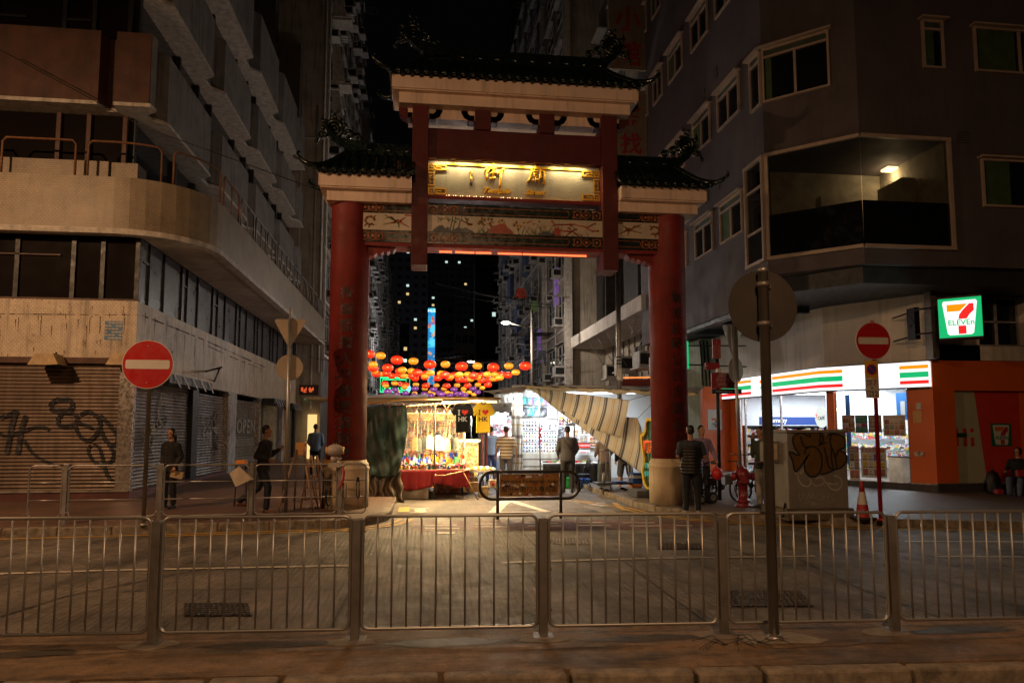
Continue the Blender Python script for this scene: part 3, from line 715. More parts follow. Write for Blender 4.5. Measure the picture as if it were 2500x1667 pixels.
SG = [[(605,262,.7),(640,262,.7)],[(620,255,.6),(612,290,.6)],[(640,270,.6),(625,300,.6)],[(610,310,.5),(638,305,.6)],[(625,320,.6),(612,350,.5)],[(605,345,.5),(645,340,.6)],[(608,365,.5),(645,360,.5)],[(626,330,.6),(628,385,.6)]]
strokes(SG, 1030, 370, KX, .022)
for t, x, y, wd in (('Temple', 958, 508, 350), ('Street', 1452, 520, 262)):
    a, b = PT(1030+(x-wd/2)*KX, 370+y*KX), PT(1030+(x+wd/2)*KX, 370+(y+4)*KX); c = (Vector(a)+Vector(b))/2; c.y = ya
    m.text(t, c, XR, ZU, .17, ext=.02, shear=.45, bold=.035, width=(Vector(b)-Vector(a)).length)
m.build('gold_lettering', gold, plo)
m = MB(); a = PT(1030+627*KX, 370+418*KX); m.box(a[0]-.03, a[0]+.03, ya-.02, ya, a[2]-.035, a[2]+.035); a = PT(1030+1740*KX, 370+213*KX); m.text('八', (a[0], ya, a[2]+.03), XR, ZU, .07, ext=.006); m.text('二', (a[0], ya, a[2]-.03), XR, ZU, .06, ext=.006)
m.build('seal', letm, plo)
m = MB(); lx = []
for za_, zb__ in ((180, 370), (430, 680), (760, 1230), (1330, 1430), (1660, 1820), (1880, 2090)):
    x0_, x1_ = at(1030+za_*KX, 390, Y=16.0)[0], at(1030+zb__*KX, 390, Y=16.0)[0]; lx.append((x0_, x1_)); m = MB(); m.box(x0_, x1_, 15.99, 16.05, tb0-.022, tb0-.002); m.build('lamp_housing', black, gl)
m = MB()
fairy = E('warm_fairy_light', (1, .62, .3), 6)
for k in range(34):
    if 20 < k < 24: continue
    x = p0+.42+k*.052; m.ball((x, 16.02, pz0+.066+.01*math.sin(k*2.1)), .009, n=5)
m.build('fairy_light_string', fairy, plo)
tube_m = E('orange_red_tube', (1, .13, .04), 3.0, True)
m = MB()
for a, b in ((1073, 1103), (1112, 1158), (1163, 1200), (1218, 1276), (1281, 1380), (1384, 1440)):
    p, qn = at(a, 612, Z=5.93), at(b, 616, Z=5.93); m.tube([(p[0], GY+.02, 5.925), (qn[0], GY+.02, 5.925)], .02, 6)
m.build('tube_light', tube_m, gl)
# roofs -----------------------------------------------------------
YC = 16.15
def fascia(x0, x1, yt, name, openL=False, openR=False, pxs=None):
    """cream eave of two steps, returns eave height"""
    f1a, f1b, f2a, f2b = 15.55, 16.75, 15.72, 16.58
    z3 = at(pxs, yt, Y=f1a)[2]; z2 = z3-.29; z1 = z2-.27
    m = MB(); m.box(x0, x1, f1a, f1b, z2, z3); m.box(x0+(0 if openL else .16), x1-(0 if openR else .16), f2a, f2b, z1, z2); 
    m.box(x0+(0 if openL else .03), x1-(0 if openR else .03), f1a+.03, f1b-.03, z2-.03, z2)
    return m.build(name, cream, gl, bevel=.008), z3
def roof(x0, x1, r0, r1, ze, hipL, hipR, ridge_h):
    ro = thing_part = MB(); hw = .72; zr = ze+.68
    def prof(t): # t 0 eave, 1 ridge: concave sweep
        return (1-t)*hw, ze+.03+(zr-ze)*(t**1.35)
    def xl(t): return (x0-.06)+((r0-(x0-.06))*t if hipL else 0)
    def xr(t): return (x1+.06)-(((x1+.06)-r1)*t if hipR else 0)
    m = MB(); n = 8
    for sgn in (-1, 1):
        vs = []; 
        for j in range(n+1):
            t = j/n; d, z = prof(t)
            vs += [(xl(t), YC+sgn*d, z), (xr(t), YC+sgn*d, z)]
        m.add(vs, [(2*j, 2*j+1, 2*j+3, 2*j+2) for j in range(n)])
    for hip, X in ((hipL, xl), (hipR, xr)):
        if hip:
            vs = []
            for j in range(n+1): t = j/n; d, z = prof(t); vs += [(X(t), YC-d, z), (X(t), YC+d, z)]
            m.add(vs, [(2*j, 2*j+1, 2*j+3, 2*j+2) for j in range(n)])
    rf = m.build('roof', gtile, gl, solid=.05)
    m = MB(); L = x1-x0+.12; nt_ = round(L/.205)
    for sgn in (-1, 1):
        for k in range(nt_+1):
            x = x0-.06+L*k/nt_
            tm = 1.
            if hipL and x < r0: tm = max(.06, (x-(x0-.06))/(r0-(x0-.06)))
            if hipR and x > r1: tm = min(tm, max(.06, ((x1+.06)-x)/((x1+.06)-r1)))
            pts = []; rr = []
            for j in range(9):
                t = tm*j/8; d, z = prof(t); pts.append((x, YC+sgn*(d+(.03 if j == 0 else 0)), z+.03)); rr.append(.06 if j % 2 else .053)
            m.tube(pts, rr, 8)
            if sgn < 0: m.lathe([(.066, -.02), (.066, .02), (.03, .035)], (x, YC-hw-.03, ze+.045), 10, axis=(0, -1, 0))
            if k < nt_:
                xm = x+L/nt_/2; m.lathe([(.055, -.01), (.05, .012)], (xm, YC+sgn*(hw+.01), ze-.002), 8, axis=(0, sgn, 0))
    for hip, X in ((hipL, xl), (hipR, xr)):
        if hip:
            for sgn in (-1, 1):
                pts = [(X(t/8), YC+sgn*prof(t/8)[0], prof(t/8)[1]+.07) for t in range(8, -1, -1)]; s = -1 if X is xl else 1
                e = Vector(pts[-1]); pts += [e+Vector((s*.12, sgn*.05, .0)), e+Vector((s*.25, sgn*.1, .05)), e+Vector((s*.36, sgn*.14, .16)), e+Vector((s*.34, sgn*.14, .24)), e+Vector((s*.29, sgn*.13, .22))]
                m.tube(pts, [.07]*9+[.06, .05, .04, .03, .018], 8)
                for k in range(6): c = e+Vector((s*(.03+k*.05), sgn*.04, .02+k*.008)); m.ball(c, .03, n=6)
    m.build('roof_tile_rolls', gtile, rf)
    m = MB(); m.box(r0, r1, YC-.08, YC+.08, zr-.05, zr+ridge_h); m.box(r0, r1, YC-.12, YC+.12, zr+ridge_h-.002, zr+ridge_h+.05); m.box(r0, r1, YC-.12, YC+.12, zr-.05, zr+.02)
    k = 0; x = r0+.2
    while x < r1-.1: m.box(x, x+.025, YC-.1, YC+.1, zr, zr+ridge_h); m.ball((x+.2, YC-.08, zr+ridge_h*.5), (.12, .02, .06), n=8); x += .42
    m.build('ridge', gtile, rf)
    return rf, zr+ridge_h
def ornament(rf, x, z, s, k=1.):
    k *= 1.18
    """curled horn with scroll wheel at the end of a ridge; s = outward direction"""
    m = MB()
    def P(u, v): return (x+s*u*k, YC, z+v*k)
    body = [(-.35, -.1), (0, -.14), (.2, -.05), (.4, .12), (.52, .32), (.55, .5), (.47, .33), (.33, .2), (.15, .13), (-.1, .1), (-.35, .12)]
    m.prism([(u*k, v*k) for u, v in body], (x, YC+.07*k*s, z), (s, 0, 0), (0, 0, 1), .14*k*s)
    m.tube([P(.36+.17*math.cos(a*math.pi/8), .42+.17*math.sin(a*math.pi/8)) for a in range(16)], .055*k, 8, closed=True)
    m.tube([P(.36+.09*math.cos(a*math.pi/6), .42+.09*math.sin(a*math.pi/6)) for a in range(12)], .038*k, 7, closed=True)
    m.ball(P(.36, .42), .07*k, n=10)
    for a in range(0, 360, 40):
        q = R(a); m.ball(P(.36+.235*math.cos(q), .42+.235*math.sin(q)), .055*k, n=8)
    for c, r in (((.05, .3), .09), ((-.15, .22), .065), ((.62, .26), .05)):
        m.tube([P(c[0]+r*math.cos(a/9*math.pi)*(1-a*.035), c[1]+r*math.sin(a/9*math.pi)*(1-a*.035)) for a in range(17)], .045*k, 7)
    m.tube([P(.34, .62), P(.36, .76)], [.05*k, .03*k], 8); m.ball(P(.3, .79), .04*k, n=8); m.ball(P(.42, .79), .04*k, n=8)
    m.tube([P(.52, .5), P(.62, .6), P(.6, .72)], [.05*k, .04*k, .01], 8)
    m.tube([P(.55, .3), P(.68, .25), P(.72, .14)], [.03*k, .03*k, .04*k], 7); m.ball(P(.73, .12), .05*k, n=8)
    m.build('ridge_ornament', gtile, rf)
xa, xb = at(957, 181, Y=15.55)[0], at(1559, 216, Y=15.55)[0]
eo, ze = fascia(xa, xb, 181, 'main_eave', pxs=957)
m = MB(); m.prism([(xa+.35, -.0), (xb-.35, 0), (xb-.35, -.22), (xa+.35, -.22)], (0, 16.55, ze-.56), XR, ZU, .55); m.build('soffit_panel', cream, eo)
rf, zt = roof(xa, xb, xa+.78, xb-.78, ze, True, True, .22)
ornament(rf, xa+.85, zt-.05, -1, .95); ornament(rf, xb-.85, zt-.05, 1, .95)
wa, wb = at(778, 420, Y=15.55)[0], ip[0][0]
eo, ze2 = fascia(wa, wb, 420, 'wing_eave', openR=True, pxs=778)
rf, zt = roof(wa, wb-.03, wa+.62, wb-.03, ze2, True, False, .17); ornament(rf, wa+.62, zt-.05, -1, .9)
wa2, wb2 = ip[1][1], at(1725, 455, Y=15.55)[0]
eo, ze3 = fascia(wa2, wb2, 420, 'wing_eave', openL=True, pxs=778)
rf, zt = roof(wa2+.03, wb2, wa2+.03, wb2-.62, ze3, False, True, .17); ornament(rf, wb2-.62, zt-.05, 1, .9)
# ============================ BUILDINGS ============================
mosaic = tilemat('cream_mosaic_tile', (.56, .46, .34), (.2, .16, .11), .09, .05, .16, .14, .55, .8, .25, 'XZ', rustdots=.9)
mosaicb = tilemat('brown_mosaic_tile', (.27, .21, .135), (.1, .075, .05), .09, .05, .2, .2, .5, .35, .3, 'XZ')
brownpan = M('rust_brown_panel', (.075, .032, .02), .7, var=.35, vs=1.2, streak=.4, bump=.1)
greyfac = M('weathered_grey_facade', (.15, .14, .13), .8, var=.3, vs=1.2, streak=.7, bump=.2)
ledge_m = M('lit_peeling_ledge', (.42, .38, .33), .8, var=.35, vs=5, streak=.4)  # pale concrete, with street light from below put into the colour
shut = M('brown_steel_shutter', (.125, .085, .06), .45, .35, .3, 1.6, streak=.6, rust=.2)
shutg = M('grey_steel_shutter', (.14, .12, .105), .4, .5, .3, 1.6, streak=.6)
frameb = M('brown_window_frame', (.07, .03, .018), .6, var=.3)
pang = M('grey_window_film', (.05, .053, .06), .35, var=.12, vs=.5, spec=.4)
blackpaint = M('graffiti_black', (.01, .009, .012), .6)
silverpaint = M('graffiti_pale', (.33, .3, .25), .6, var=.3)
LBX, LBY = -6.8, 18.0
lb = thing('corner_building', 'grey and brown tiled block with closed shutters, curved balcony and stepped window bands', 'building', (LBX, LBY, .14))
def wave(z): return .013*math.sin(z*2*math.pi/.086)
def shutter(parent, a, b, z0, z1, n, mat, name='rolling_shutter'):
    """corrugated steel curtain between plan points a and b, n = outward normal"""
    a, b, n = Vector(a), Vector(b), Vector(n); N = int((z1-z0)/.086*6); vs = []
    for j in range(N+1):
        z = z0+(z1-z0)*j/N; o = n*wave(z); vs += [(a.x+o.x, a.y+o.y, z), (b.x+o.x, b.y+o.y, z)]
    m = MB(); m.add(vs, [(2*j, 2*j+1, 2*j+3, 2*j+2) for j in range(N)], 0, True)
    return m.build(name, mat, parent)
def ribbon(m, P, w, o, u, v, n, mi=0, dz=.03, wav=True, ends=True):
    """paint stroke on a wall: P = [(s, z, width factor)] along u / up"""
    o, u, n = Vector(o), Vector(u), Vector(n); Q = []
    for (a, b) in zip(P[:-1], P[1:]):
        k = max(1, int(math.hypot(b[0]-a[0], b[1]-a[1])/.025))
        for i in range(k): t = i/k; Q.append([a[j]+(b[j]-a[j])*t for j in range(3)])
    Q.append(list(P[-1])); vs = []
    for i, q in enumerate(Q):
        p0, p1 = Q[max(0, i-2)], Q[min(len(Q)-1, i+2)]; dx, dy = p1[0]-p0[0], p1[1]-p0[1]; L = math.hypot(dx, dy) or 1
        nx, ny = -dy/L*w*q[2]/2, dx/L*w*q[2]/2
        if i in (0, len(Q)-1): nx *= .5; ny *= .5
        for s in (-1, -.33, .33, 1):
            x, z = q[0]+nx*s, q[1]+ny*s; vs.append(o+u*x+Vector((0, 0, z))+n*((wave(o.z+z) if wav else 0)+dz))
    fs = [(4*i+k, 4*i+k+1, 4*i+k+5, 4*i+k+4) for i in range(len(Q)-1) for k in range(3)]
    m.add(vs, fs, mi)
def smooth(P, k=4):
    out = []
    for i in range(len(P)-1):
        p = [P[max(0, i-1)], P[i], P[i+1], P[min(len(P)-1, i+2)]]
        for j in range(k):
            t = j/k; out.append([.5*((2*p[1][c])+(-p[0][c]+p[2][c])*t+(2*p[0][c]-5*p[1][c]+4*p[2][c]-p[3][c])*t*t+(-p[0][c]+3*p[1][c]-3*p[2][c]+p[3][c])*t**3) for c in range(3)])
    out.append(list(P[-1])); return out
# ground floor front
m = MB(); m.box(-30, LBX-.38, LBY-.0, LBY+.3, .1, .42); m.box(LBX-.38, LBX, LBY, LBY+.3, .1, .42); m.box(LBX-.3, LBX, LBY+.3, 40, .1, .42)
m.build('plinth', M('dark_red_plinth', (.09, .03, .025), .7, var=.4, streak=.3), lb)
m = MB(); m.box(-30, LBX-.02, LBY-.03, LBY-.0, .415, .46); m.build('sill', concrete, lb)
fs_ = shutter(lb, (-30, LBY+.05, 0), (LBX-.32, LBY+.05, 0), .46, 3.42, (0, -1, 0), shut)
m = MB(); Yg = LBY+.05
def gp(px, py): p = at(px, py, Y=Yg); return (p[0]-LBX, p[2], 1)
def gz(L): return [(*gp(x/3.92, 850+y/3.92)[:2], w) for x, y, w in L]
G1 = [[(0,665,.9),(90,640,.8),(160,590,.8)],[(170,590,1),(130,700,1),(95,870,1),(70,1010,.9)],[(255,640,1),(215,760,1),(195,870,1),(175,1015,1)],[(0,800,.6),(70,840,.6),(230,790,.8),(340,755,.6),(420,755,.6),(480,780,.7)],[(235,880,.8),(300,980,.6),(380,1050,.5),(460,1090,.6),(530,1125,.8)],
     [(480,560,1),(520,510,1),(590,490,1),(670,500,1),(700,560,.8),(650,595,.9),(540,595,1),(480,575,1)],[(600,620,.8),(560,680,.8),(580,740,.8),(650,750,.8),(730,720,.8),(745,660,.8),(700,620,.8),(600,620,.8)],
     [(770,640,.8),(850,610,.8),(940,660,.8),(960,740,.8),(920,830,.8),(860,880,.8),(790,860,.7),(740,790,.7),(730,720,.8),(800,730,.7),(900,770,.7)],
     [(960,640,.8),(1040,720,.8),(1120,830,.8),(1120,910,.8),(1060,920,.7),(1000,850,.7),(960,760,.7)],
     [(870,920,.6),(850,990,.6),(900,1080,.6),(980,1120,.7),(1060,1090,.7),(1090,1000,.7),(1040,920,.6),(990,860,.6)],[(890,910,.5),(950,950,.5),(985,1050,.6),(1010,1160,.7),(1050,1240,.7),(1120,1285,.6)]]
for L in G1: ribbon(m, smooth(gz(L)), .115, (LBX, Yg, 0), (1, 0, 0), None, (0, -1, 0))
m.build('graffiti', blackpaint, fs_)
chrome = M('dull_silver_trim', (.42, .38, .35), .3, .8, .25, 5)
m = MB(); m.box(LBX-.33, LBX+.01, LBY-.02, LBY+.14, .42, 3.42); m.build('corner_post', chrome, lb, bevel=.01)
# shutter head beam and hooded lamps
m = MB(); m.box(-30, LBX+.02, LBY-.06, LBY+.1, 3.42, 3.56); m.build('lintel', brownpan, lb)
hood = M('lamp_hood_cream', (.38, .26, .12), .6, var=.3, streak=.3)
for px in (118, 305):
    x = at(px, 890, Y=LBY-.35)[0]; z = at(px, 880, Y=LBY-.35)[2]
    m = MB(); m.add([(x-.33, LBY-.6, z-.12), (x+.1, LBY-.6, z-.12), (x+.1, LBY-.1, z-.05), (x-.33, LBY-.1, z-.05), (x-.2, LBY-.55, z+.15), (x+.18, LBY-.55, z+.15), (x+.18, LBY-.1, z+.15), (x-.2, LBY-.1, z+.15)],
                    [(0,1,5,4),(1,2,6,5),(2,3,7,6),(3,0,4,7),(4,5,6,7)]); m.add([(x+.1, LBY-.6, z-.12), (x+.3, LBY-.55, z-.1), (x+.18, LBY-.55, z+.15), (x+.1, LBY-.1, z-.05), (x+.3, LBY-.1, z-.1), (x+.18, LBY-.1, z+.15)], [(0,1,2),(3,5,4),(0,2,5,3),(1,4,5,2)])
    lp = m.build('lamp_hood', hood, lb); m = MB(); m.tube([(x, LBY-.1, z+.12), (x, LBY-.02, z+.22)], .02, 6); m.box(x-.02, x+.2, LBY-.4, LBY-.2, z-.2, z-.06); m.build('lamp_body', black, lp)
# band of mosaic wall
m = MB(); m.box(-30, LBX, LBY-.02, LBY+.3, 3.56, 4.93); m.box(LBX-.3, LBX+.002, LBY+.3, 40, 3.2, 4.93); m.box(LBX-.3, LBX, LBY+.3, 22.6, 3.2, 3.55)
m.build('tiled_wall', mosaic, lb)
# rust and water stains of the tiled wall
rs = random.Random(77); m = MB()
def drip(px, py, L, w, Yp=LBY-.0225, side=False):
    p = at(px, py, X=LBX+.0045) if side else at(px, py, Y=Yp); n = 7
    for k in range(n):
        z0_, z1_ = p[2]-L*k/n, p[2]-L*(k+1)/n; w0, w1 = w*(1-k/n*.7)*rs.uniform(.6, 1.2), w*(1-(k+1)/n*.7)*rs.uniform(.5, 1.1); j = rs.uniform(-.006, .006)
        q = [(-w0+j, z0_), (w0+j, z0_), (w1, z1_), (-w1, z1_)]
        m.quad(*[((p[0], p[1]+a, b) if side else (p[0]+a, p[1], b)) for a, b in q], k % 2)
for zx, zy, L in ((590,515,.1),(790,518,.18),(795,560,.12),(795,590,.5),(575,590,.5),(555,640,.7),(640,580,.5),(640,640,.25),(420,575,.12),(425,625,.2),(265,575,.6),(120,590,.4),(100,600,.25),(245,575,.2),(175,510,.05),(385,515,.05),(385,555,.06),(410,800,.15),(215,780,.12),(620,735,.1),(610,800,.12),(640,730,.2),(780,640,.6),(50,820,.12),(5,575,.1),(500,600,.3),(700,560,.15),(330,640,.35)): drip(zx*.3827, 550+zy*.3827, L*.8, .013)
for zx, zy, L in ((930,560,.3),(990,590,.5),(1065,610,.4),(1130,650,.6),(1180,700,.5),(1245,720,.8),(1300,730,.5),(1360,800,.6),(1430,840,.7),(1500,800,.4),(1560,860,.7),(1620,880,.5),(1100,800,.3)): drip(zx*.3827, 550+zy*.3827, L, .03, side=True)
def seam(P, w, side):
    P = [at(x*.3827, 550+y*.3827, **({'X': LBX+.0045} if side else {'Y': LBY-.0225})) for x, y in P]
    for a, b in zip(P[:-1], P[1:]):
        for k in range(10):
            if rs.random() < .25: continue
            c, d = Vector(a).lerp(Vector(b), k/10), Vector(a).lerp(Vector(b), (k+1)/10); h = Vector((0, 0, w*rs.uniform(.4, 1.4))); m.quad(c-h, d-h, d+h, c+h, 0)
seam([(0, 565), (300, 568), (600, 570), (890, 572)], .008, False); seam([(905, 575), (1100, 650), (1300, 730), (1500, 820), (1690, 905)], .02, True); seam([(1305, 760), (1500, 850), (1690, 925)], .015, True)
m.build('rust_stains', [M('rust_stain_dark', (.05, .022, .01), .9, var=.5, vs=20), M('rust_stain_brown', (.14, .06, .025), .9, var=.5, vs=20)], lb)
# poster
pa, pb = at(256, 783, Y=LBY-.03), at(297, 830, Y=LBY-.03)
m = MB(); m.box(pa[0], pb[0], LBY-.026, LBY-.021, pb[2], pa[2], 0)
for k in range(6):
    z = pa[2]-(pa[2]-pb[2])*(k+.6)/6.2
    for j in range(5):
        if (k*3+j) % 5 == 0: continue
        x = pa[0]+(pb[0]-pa[0])*(j+.5)/5; m.box(x-.035, x+.03, LBY-.029, LBY-.027, z-.018, z+.018, 1)
m.build('poster', [M('faded_blue_print', (.1, .2, .34), .7), M('poster_paper', (.45, .4, .32), .8)], lb)
# first floor window band
m = MB(); m.box(-30, LBX-.1, LBY+.06, LBY+.1, 4.93, 6.5); m.build('glazing', M('brown_dark_glass', (.006, .0035, .003), .6, var=.15, vs=.3, spec=.05), lb)
for px in (40, 178, 250, 335):
    x = at(px, 650, Y=LBY)[0]; m = MB(); m.box(x-.05, x+.05, LBY-.0, LBY+.12, 4.93, 6.5); m.build('mullion', black, lb)
m = MB(); m.box(-30, LBX, LBY-.01, LBY+.08, 4.932, 4.98); m.box(-10.2, -8.6, LBY+.0, LBY+.05, 6.0, 6.03); m.build('window_sill', frameb, lb)
m = MB(); m.box(LBX-.1, LBX-.06, LBY+.1, 40, 4.93, 6.5); m.build('side_glazing', pang, lb)
y = LBY+.02; k = 0; rs = random.Random(2)
m = MB()
ys = []
while y < 39.8:
    q0 = MB(); q0.box(LBX-.08, LBX+.0, y, y+(.16 if k % 3 == 0 else .05), 4.93, 6.5); q0.build('mullion', M('dark_anodised_frame', (.03, .028, .03), .4, .3), lb); ys.append(y); y += (.55, .95, 1.5)[k % 3]+rs.uniform(-.1, .1); k += 1
for a, b in zip(ys[:-1:3], ys[1::3]): m.box(LBX-.075, LBX-.01, a, b, 5.95, 6.0)
m.build('transom', M('dark_anodised_frame', (.03, .028, .03), .4, .3), lb)
# balcony with curved parapet
BP = [(-30, 17.62), (-7.3, 17.62)]+[(-7.3+1.95*math.sin(R(a)), 17.62+1.95-1.95*math.cos(R(a))) for a in range(10, 91, 10)]+[(-5.35, 40)]
def band(pts, z0, z1, th, m, mi=0, inw=None):
    """vertical wall following a plan line; thickness to the left of travel reversed"""
    n = len(pts); out = [Vector((*p, 0)) for p in pts]; inn = []
    for i in range(n):
        d = (out[min(i+1, n-1)]-out[max(i-1, 0)]).normalized(); nn = Vector((-d.y, d.x, 0)); inn.append(out[i]+nn*th)
    vs = [(p.x, p.y, z) for z in (z0, z1) for p in out]+[(p.x, p.y, z) for z in (z0, z1) for p in inn]
    fs = []
    for i in range(n-1):
        fs += [(i, i+1, n+i+1, n+i), (2*n+i, 3*n+i, 3*n+i+1, 2*n+i+1), (n+i, n+i+1, 3*n+i+1, 3*n+i), (i, 2*n+i, 2*n+i+1, i+1)]
    m.add(vs, fs, mi)
m = MB(); band(BP, 6.58, 7.85, .15, m); m.build('balcony_parapet', mosaicb, lb)
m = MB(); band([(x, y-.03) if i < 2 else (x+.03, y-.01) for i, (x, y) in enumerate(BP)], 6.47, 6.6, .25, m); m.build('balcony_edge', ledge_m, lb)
m = MB(); P = BP+[(LBX, 40), (LBX, LBY+.0), (-30, LBY+.0)]
n = len(P); m.add([(x, y, 6.5) for x, y in P]+[(x, y, 6.62) for x, y in P], [tuple(range(n)), tuple(range(n, 2*n))]); m.build('balcony_slab', M('balcony_soffit_paint', (.40, .33, .26), .85, var=.35, vs=1.2, streak=0), lb)
# hoop rails on the balcony
def along(pts, s):
    for a, b in zip(pts[:-1], pts[1:]):
        L = math.dist(a, b)
        if s <= L: t = s/L; return (a[0]+(b[0]-a[0])*t, a[1]+(b[1]-a[1])*t)
        s -= L
    return pts[-1]
BQ = [(-7.3-6, 17.7)]+[(x-.05, y+.06) for x, y in BP[1:]]
tot = sum(math.dist(a, b) for a, b in zip(BQ[:-1], BQ[1:])); s = 1.55
k = 0
while s < tot-2:
    L = 1.62 if s < 12 else 1.5; pts = []
    for j in range(9): pts.append(along(BQ, s+.08+(L-.16)*j/8))
    z1 = 8.72; P = [(*along(BQ, s), 7.84), (*along(BQ, s), z1-.1)]+[(*p, z1) for p in pts]+[(*along(BQ, s+L), z1-.1), (*along(BQ, s+L), 7.84)]
    m = MB(); m.tube(P, .028, 6)
    if k >= 4: 
        p = along(BQ, s+L/2); m.tube([(*p, 7.84), (*p, z1)], .02, 5)
    m.build('balcony_rail', rusty if k < 5 else galvd, lb); s += L+.28; k += 1
# stepped upper floors
SEG = [(18.2, 19.0), (22.8, 24.0), (27.7, 28.9), (32.6, 33.8), (37.5, 38.7)]
side = [(-6.72, 17.9)]
for a, b in SEG: side += [(-6.68, a), (-7.05, a+.25), (-7.0, b-.35), (-6.66, b)]
side += [(-6.66, 40)]
front = [(-30, 17.9), (-7.9, 17.9), (-7.85, 18.3), (-7.58, 18.3), (-7.53, 17.9)]
for fi, (z0, z1) in enumerate(((9.8, 11.6), (13.05, 14.85), (16.3, 18.7))):
    m = MB(); band(front+[(-6.72, 17.9)], z0, z1, .25, m); m.build('front_spandrel', brownpan, lb)
    m = MB(); band([(-6.715, 17.92)]+side[1:], z0+.002, z1-.002, .3, m); m.build('side_spandrel', greyfac, lb)
    m = MB(); P = front+side; P = [(x+(.05 if i >= 5 else 0), y-.04) for i, (x, y) in enumerate(P)]+[(-7.5, 40), (-7.5, 18.6), (-30, 18.6)]
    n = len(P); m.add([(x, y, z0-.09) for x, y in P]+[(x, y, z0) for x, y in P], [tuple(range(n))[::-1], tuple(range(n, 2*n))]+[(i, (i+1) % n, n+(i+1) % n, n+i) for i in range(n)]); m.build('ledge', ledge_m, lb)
for z0, z1 in ((7.85, 9.7), (11.6, 13.0), (14.85, 16.2)):
    m = MB(); m.box(-30, -7.4, 18.5, 18.55, z0-1.2, z1); m.build('upper_glazing', MATS['brown_dark_glass'], lb)
    m = MB(); m.box(-7.45, -7.4, 18.55, 40, z0-1.2, z1); m.build('upper_side_glazing', darkglass, lb)
    m = MB(); fm_ = frameb if z0 < 8 else black
    for x in (-10.6, -9.0, -8.3, -7.45): m.box(x-.05, x+.05, 18.4, 18.52, z0-.4, z1); m.build('upper_mullion', fm_, lb); m = MB()
    m.box(-10.6, -9.9, 18.42, 18.5, z0+.5, z0+.56); m.box(-9.0, -8.4, 18.42, 18.5, z0+.5, z0+.56)
    y = 18.6; k = 0
    m.build('opening_sash', fm_, lb)
    while y < 39.9: m = MB(); m.box(-7.4, -7.28, y, y+.14, z0-.4, z1); m.build('upper_mullion', black, lb); y += (3.0, 1.8, 1.4)[k % 3]; k += 1
m = MB(); m.box(-30, -7.45, 18.56, 40, 18.0, 18.6); m.box(-30, -7.5, 18.8, 40, 6.6, 7.8); m.build('roof_slab', concrete, lb)
m = MB(); m.box(-30, -7.6, 17.95, 18.5, 7.85, 8.33); m.box(-7.53, -6.93, 17.95, 18.5, 7.85, 8.31); m.build('balcony_upstand', mosaicb, lb)
# side shutters along the street
SH = [(18.25, 22.4, 3.2, shutg), (22.95, 26.3, 3.0, shutg), (27.5, 31.2, 3.0, shutg), (32.0, 36.2, 3.0, shutg), (36.6, 39.6, 2.9, shutg)]
ss = []
for y0, y1, zt_, mt in SH: ss.append(shutter(lb, (LBX-.12, y0, 0), (LBX-.12, y1, 0), .3, zt_, (1, 0, 0), mt))
for i, (y0, y1, c) in enumerate(((22.4, 22.95, black), (26.3, 26.55, chrome), (26.55, 27.5, M('dirty_white_pier', (.33, .3, .27), .7, var=.4, vs=4, streak=.5)), (31.2, 31.5, chrome), (31.5, 32.0, black), (36.2, 36.6, MATS['dirty_white_pier']), (39.6, 40, black))):
    m = MB(); m.box(LBX-.3, LBX+.02+.01*(i % 2), y0, y1, .1, 3.2); m.build('pier', c, lb)
def gS(y, z, w=1): return (y, z, w)
m = MB()
rs = random.Random(4)
for cy, cz, sz in ((19.3, 1.6, .9), (20.2, 2.3, .8), (24.3, 1.5, 1.2), (25.3, 1.8, 1.0)):
    for q in range(3):
        P = [gS(cy+sz*rs.uniform(-.5, .5), cz+sz*rs.uniform(-.7, .7), rs.uniform(.6, 1)) for _ in range(7)]
        ribbon(m, smooth(P), .06, (LBX-.12, 0, 0), (0, 1, 0), None, (1, 0, 0), mi=q % 2)
m.build('graffiti', [silverpaint, blackpaint], ss[1])
m = MB(); m.text('OPEN', (LBX-.09, 29.5, 2.0), (0, -1, 0) if False else (0, 1, 0), ZU, .75, ext=.003, bold=.01, space=1.2, width=2.9)
for k in range(3):
    for j in range(22): m.box(LBX-.1, LBX-.09, 27.9+j*.16, 27.96+j*.16, 1.45-k*.1, 1.5-k*.1); m.box(LBX-.1, LBX-.09, 27.9+j*.16, 27.96+j*.16, .75-k*.08, .79-k*.08)
m.build('stencil_lettering', silverpaint, ss[2])
# row of black spot lamps / awning boxes over the side shutters
stripe = M('pale_stripe', (.4, .37, .33), .6)
for y0, y1, z in ((18.9, 22.6, 3.05), (31.8, 34.6, 3.0), (36.2, 38.5, 2.95)):
    m = MB(); m.box(LBX+.02, LBX+.5, y0, y1, z, z+.22)
    hb = m.build('awning_box', black, lb); m = MB(); n = 5
    for k in range(n): y = y0+(y1-y0)*(k+.3)/n; m.add([(LBX+.515, y, z+.22), (LBX+.515, y+.1, z+.22), (LBX+.6, y+.35, z-.1), (LBX+.6, y+.25, z-.1)], [(0, 1, 2, 3)])
    m.build('awning_stripe', stripe, hb, solid=.01)
m = MB(); m.tube([(LBX, 23.6, 3.7), (LBX+.75, 22.6, 3.75)], .03, 6); m.tube([(LBX, 24.6, 3.45), (LBX+.7, 22.6, 3.75)], .025, 6); m.build('wall_bracket', black, lb)
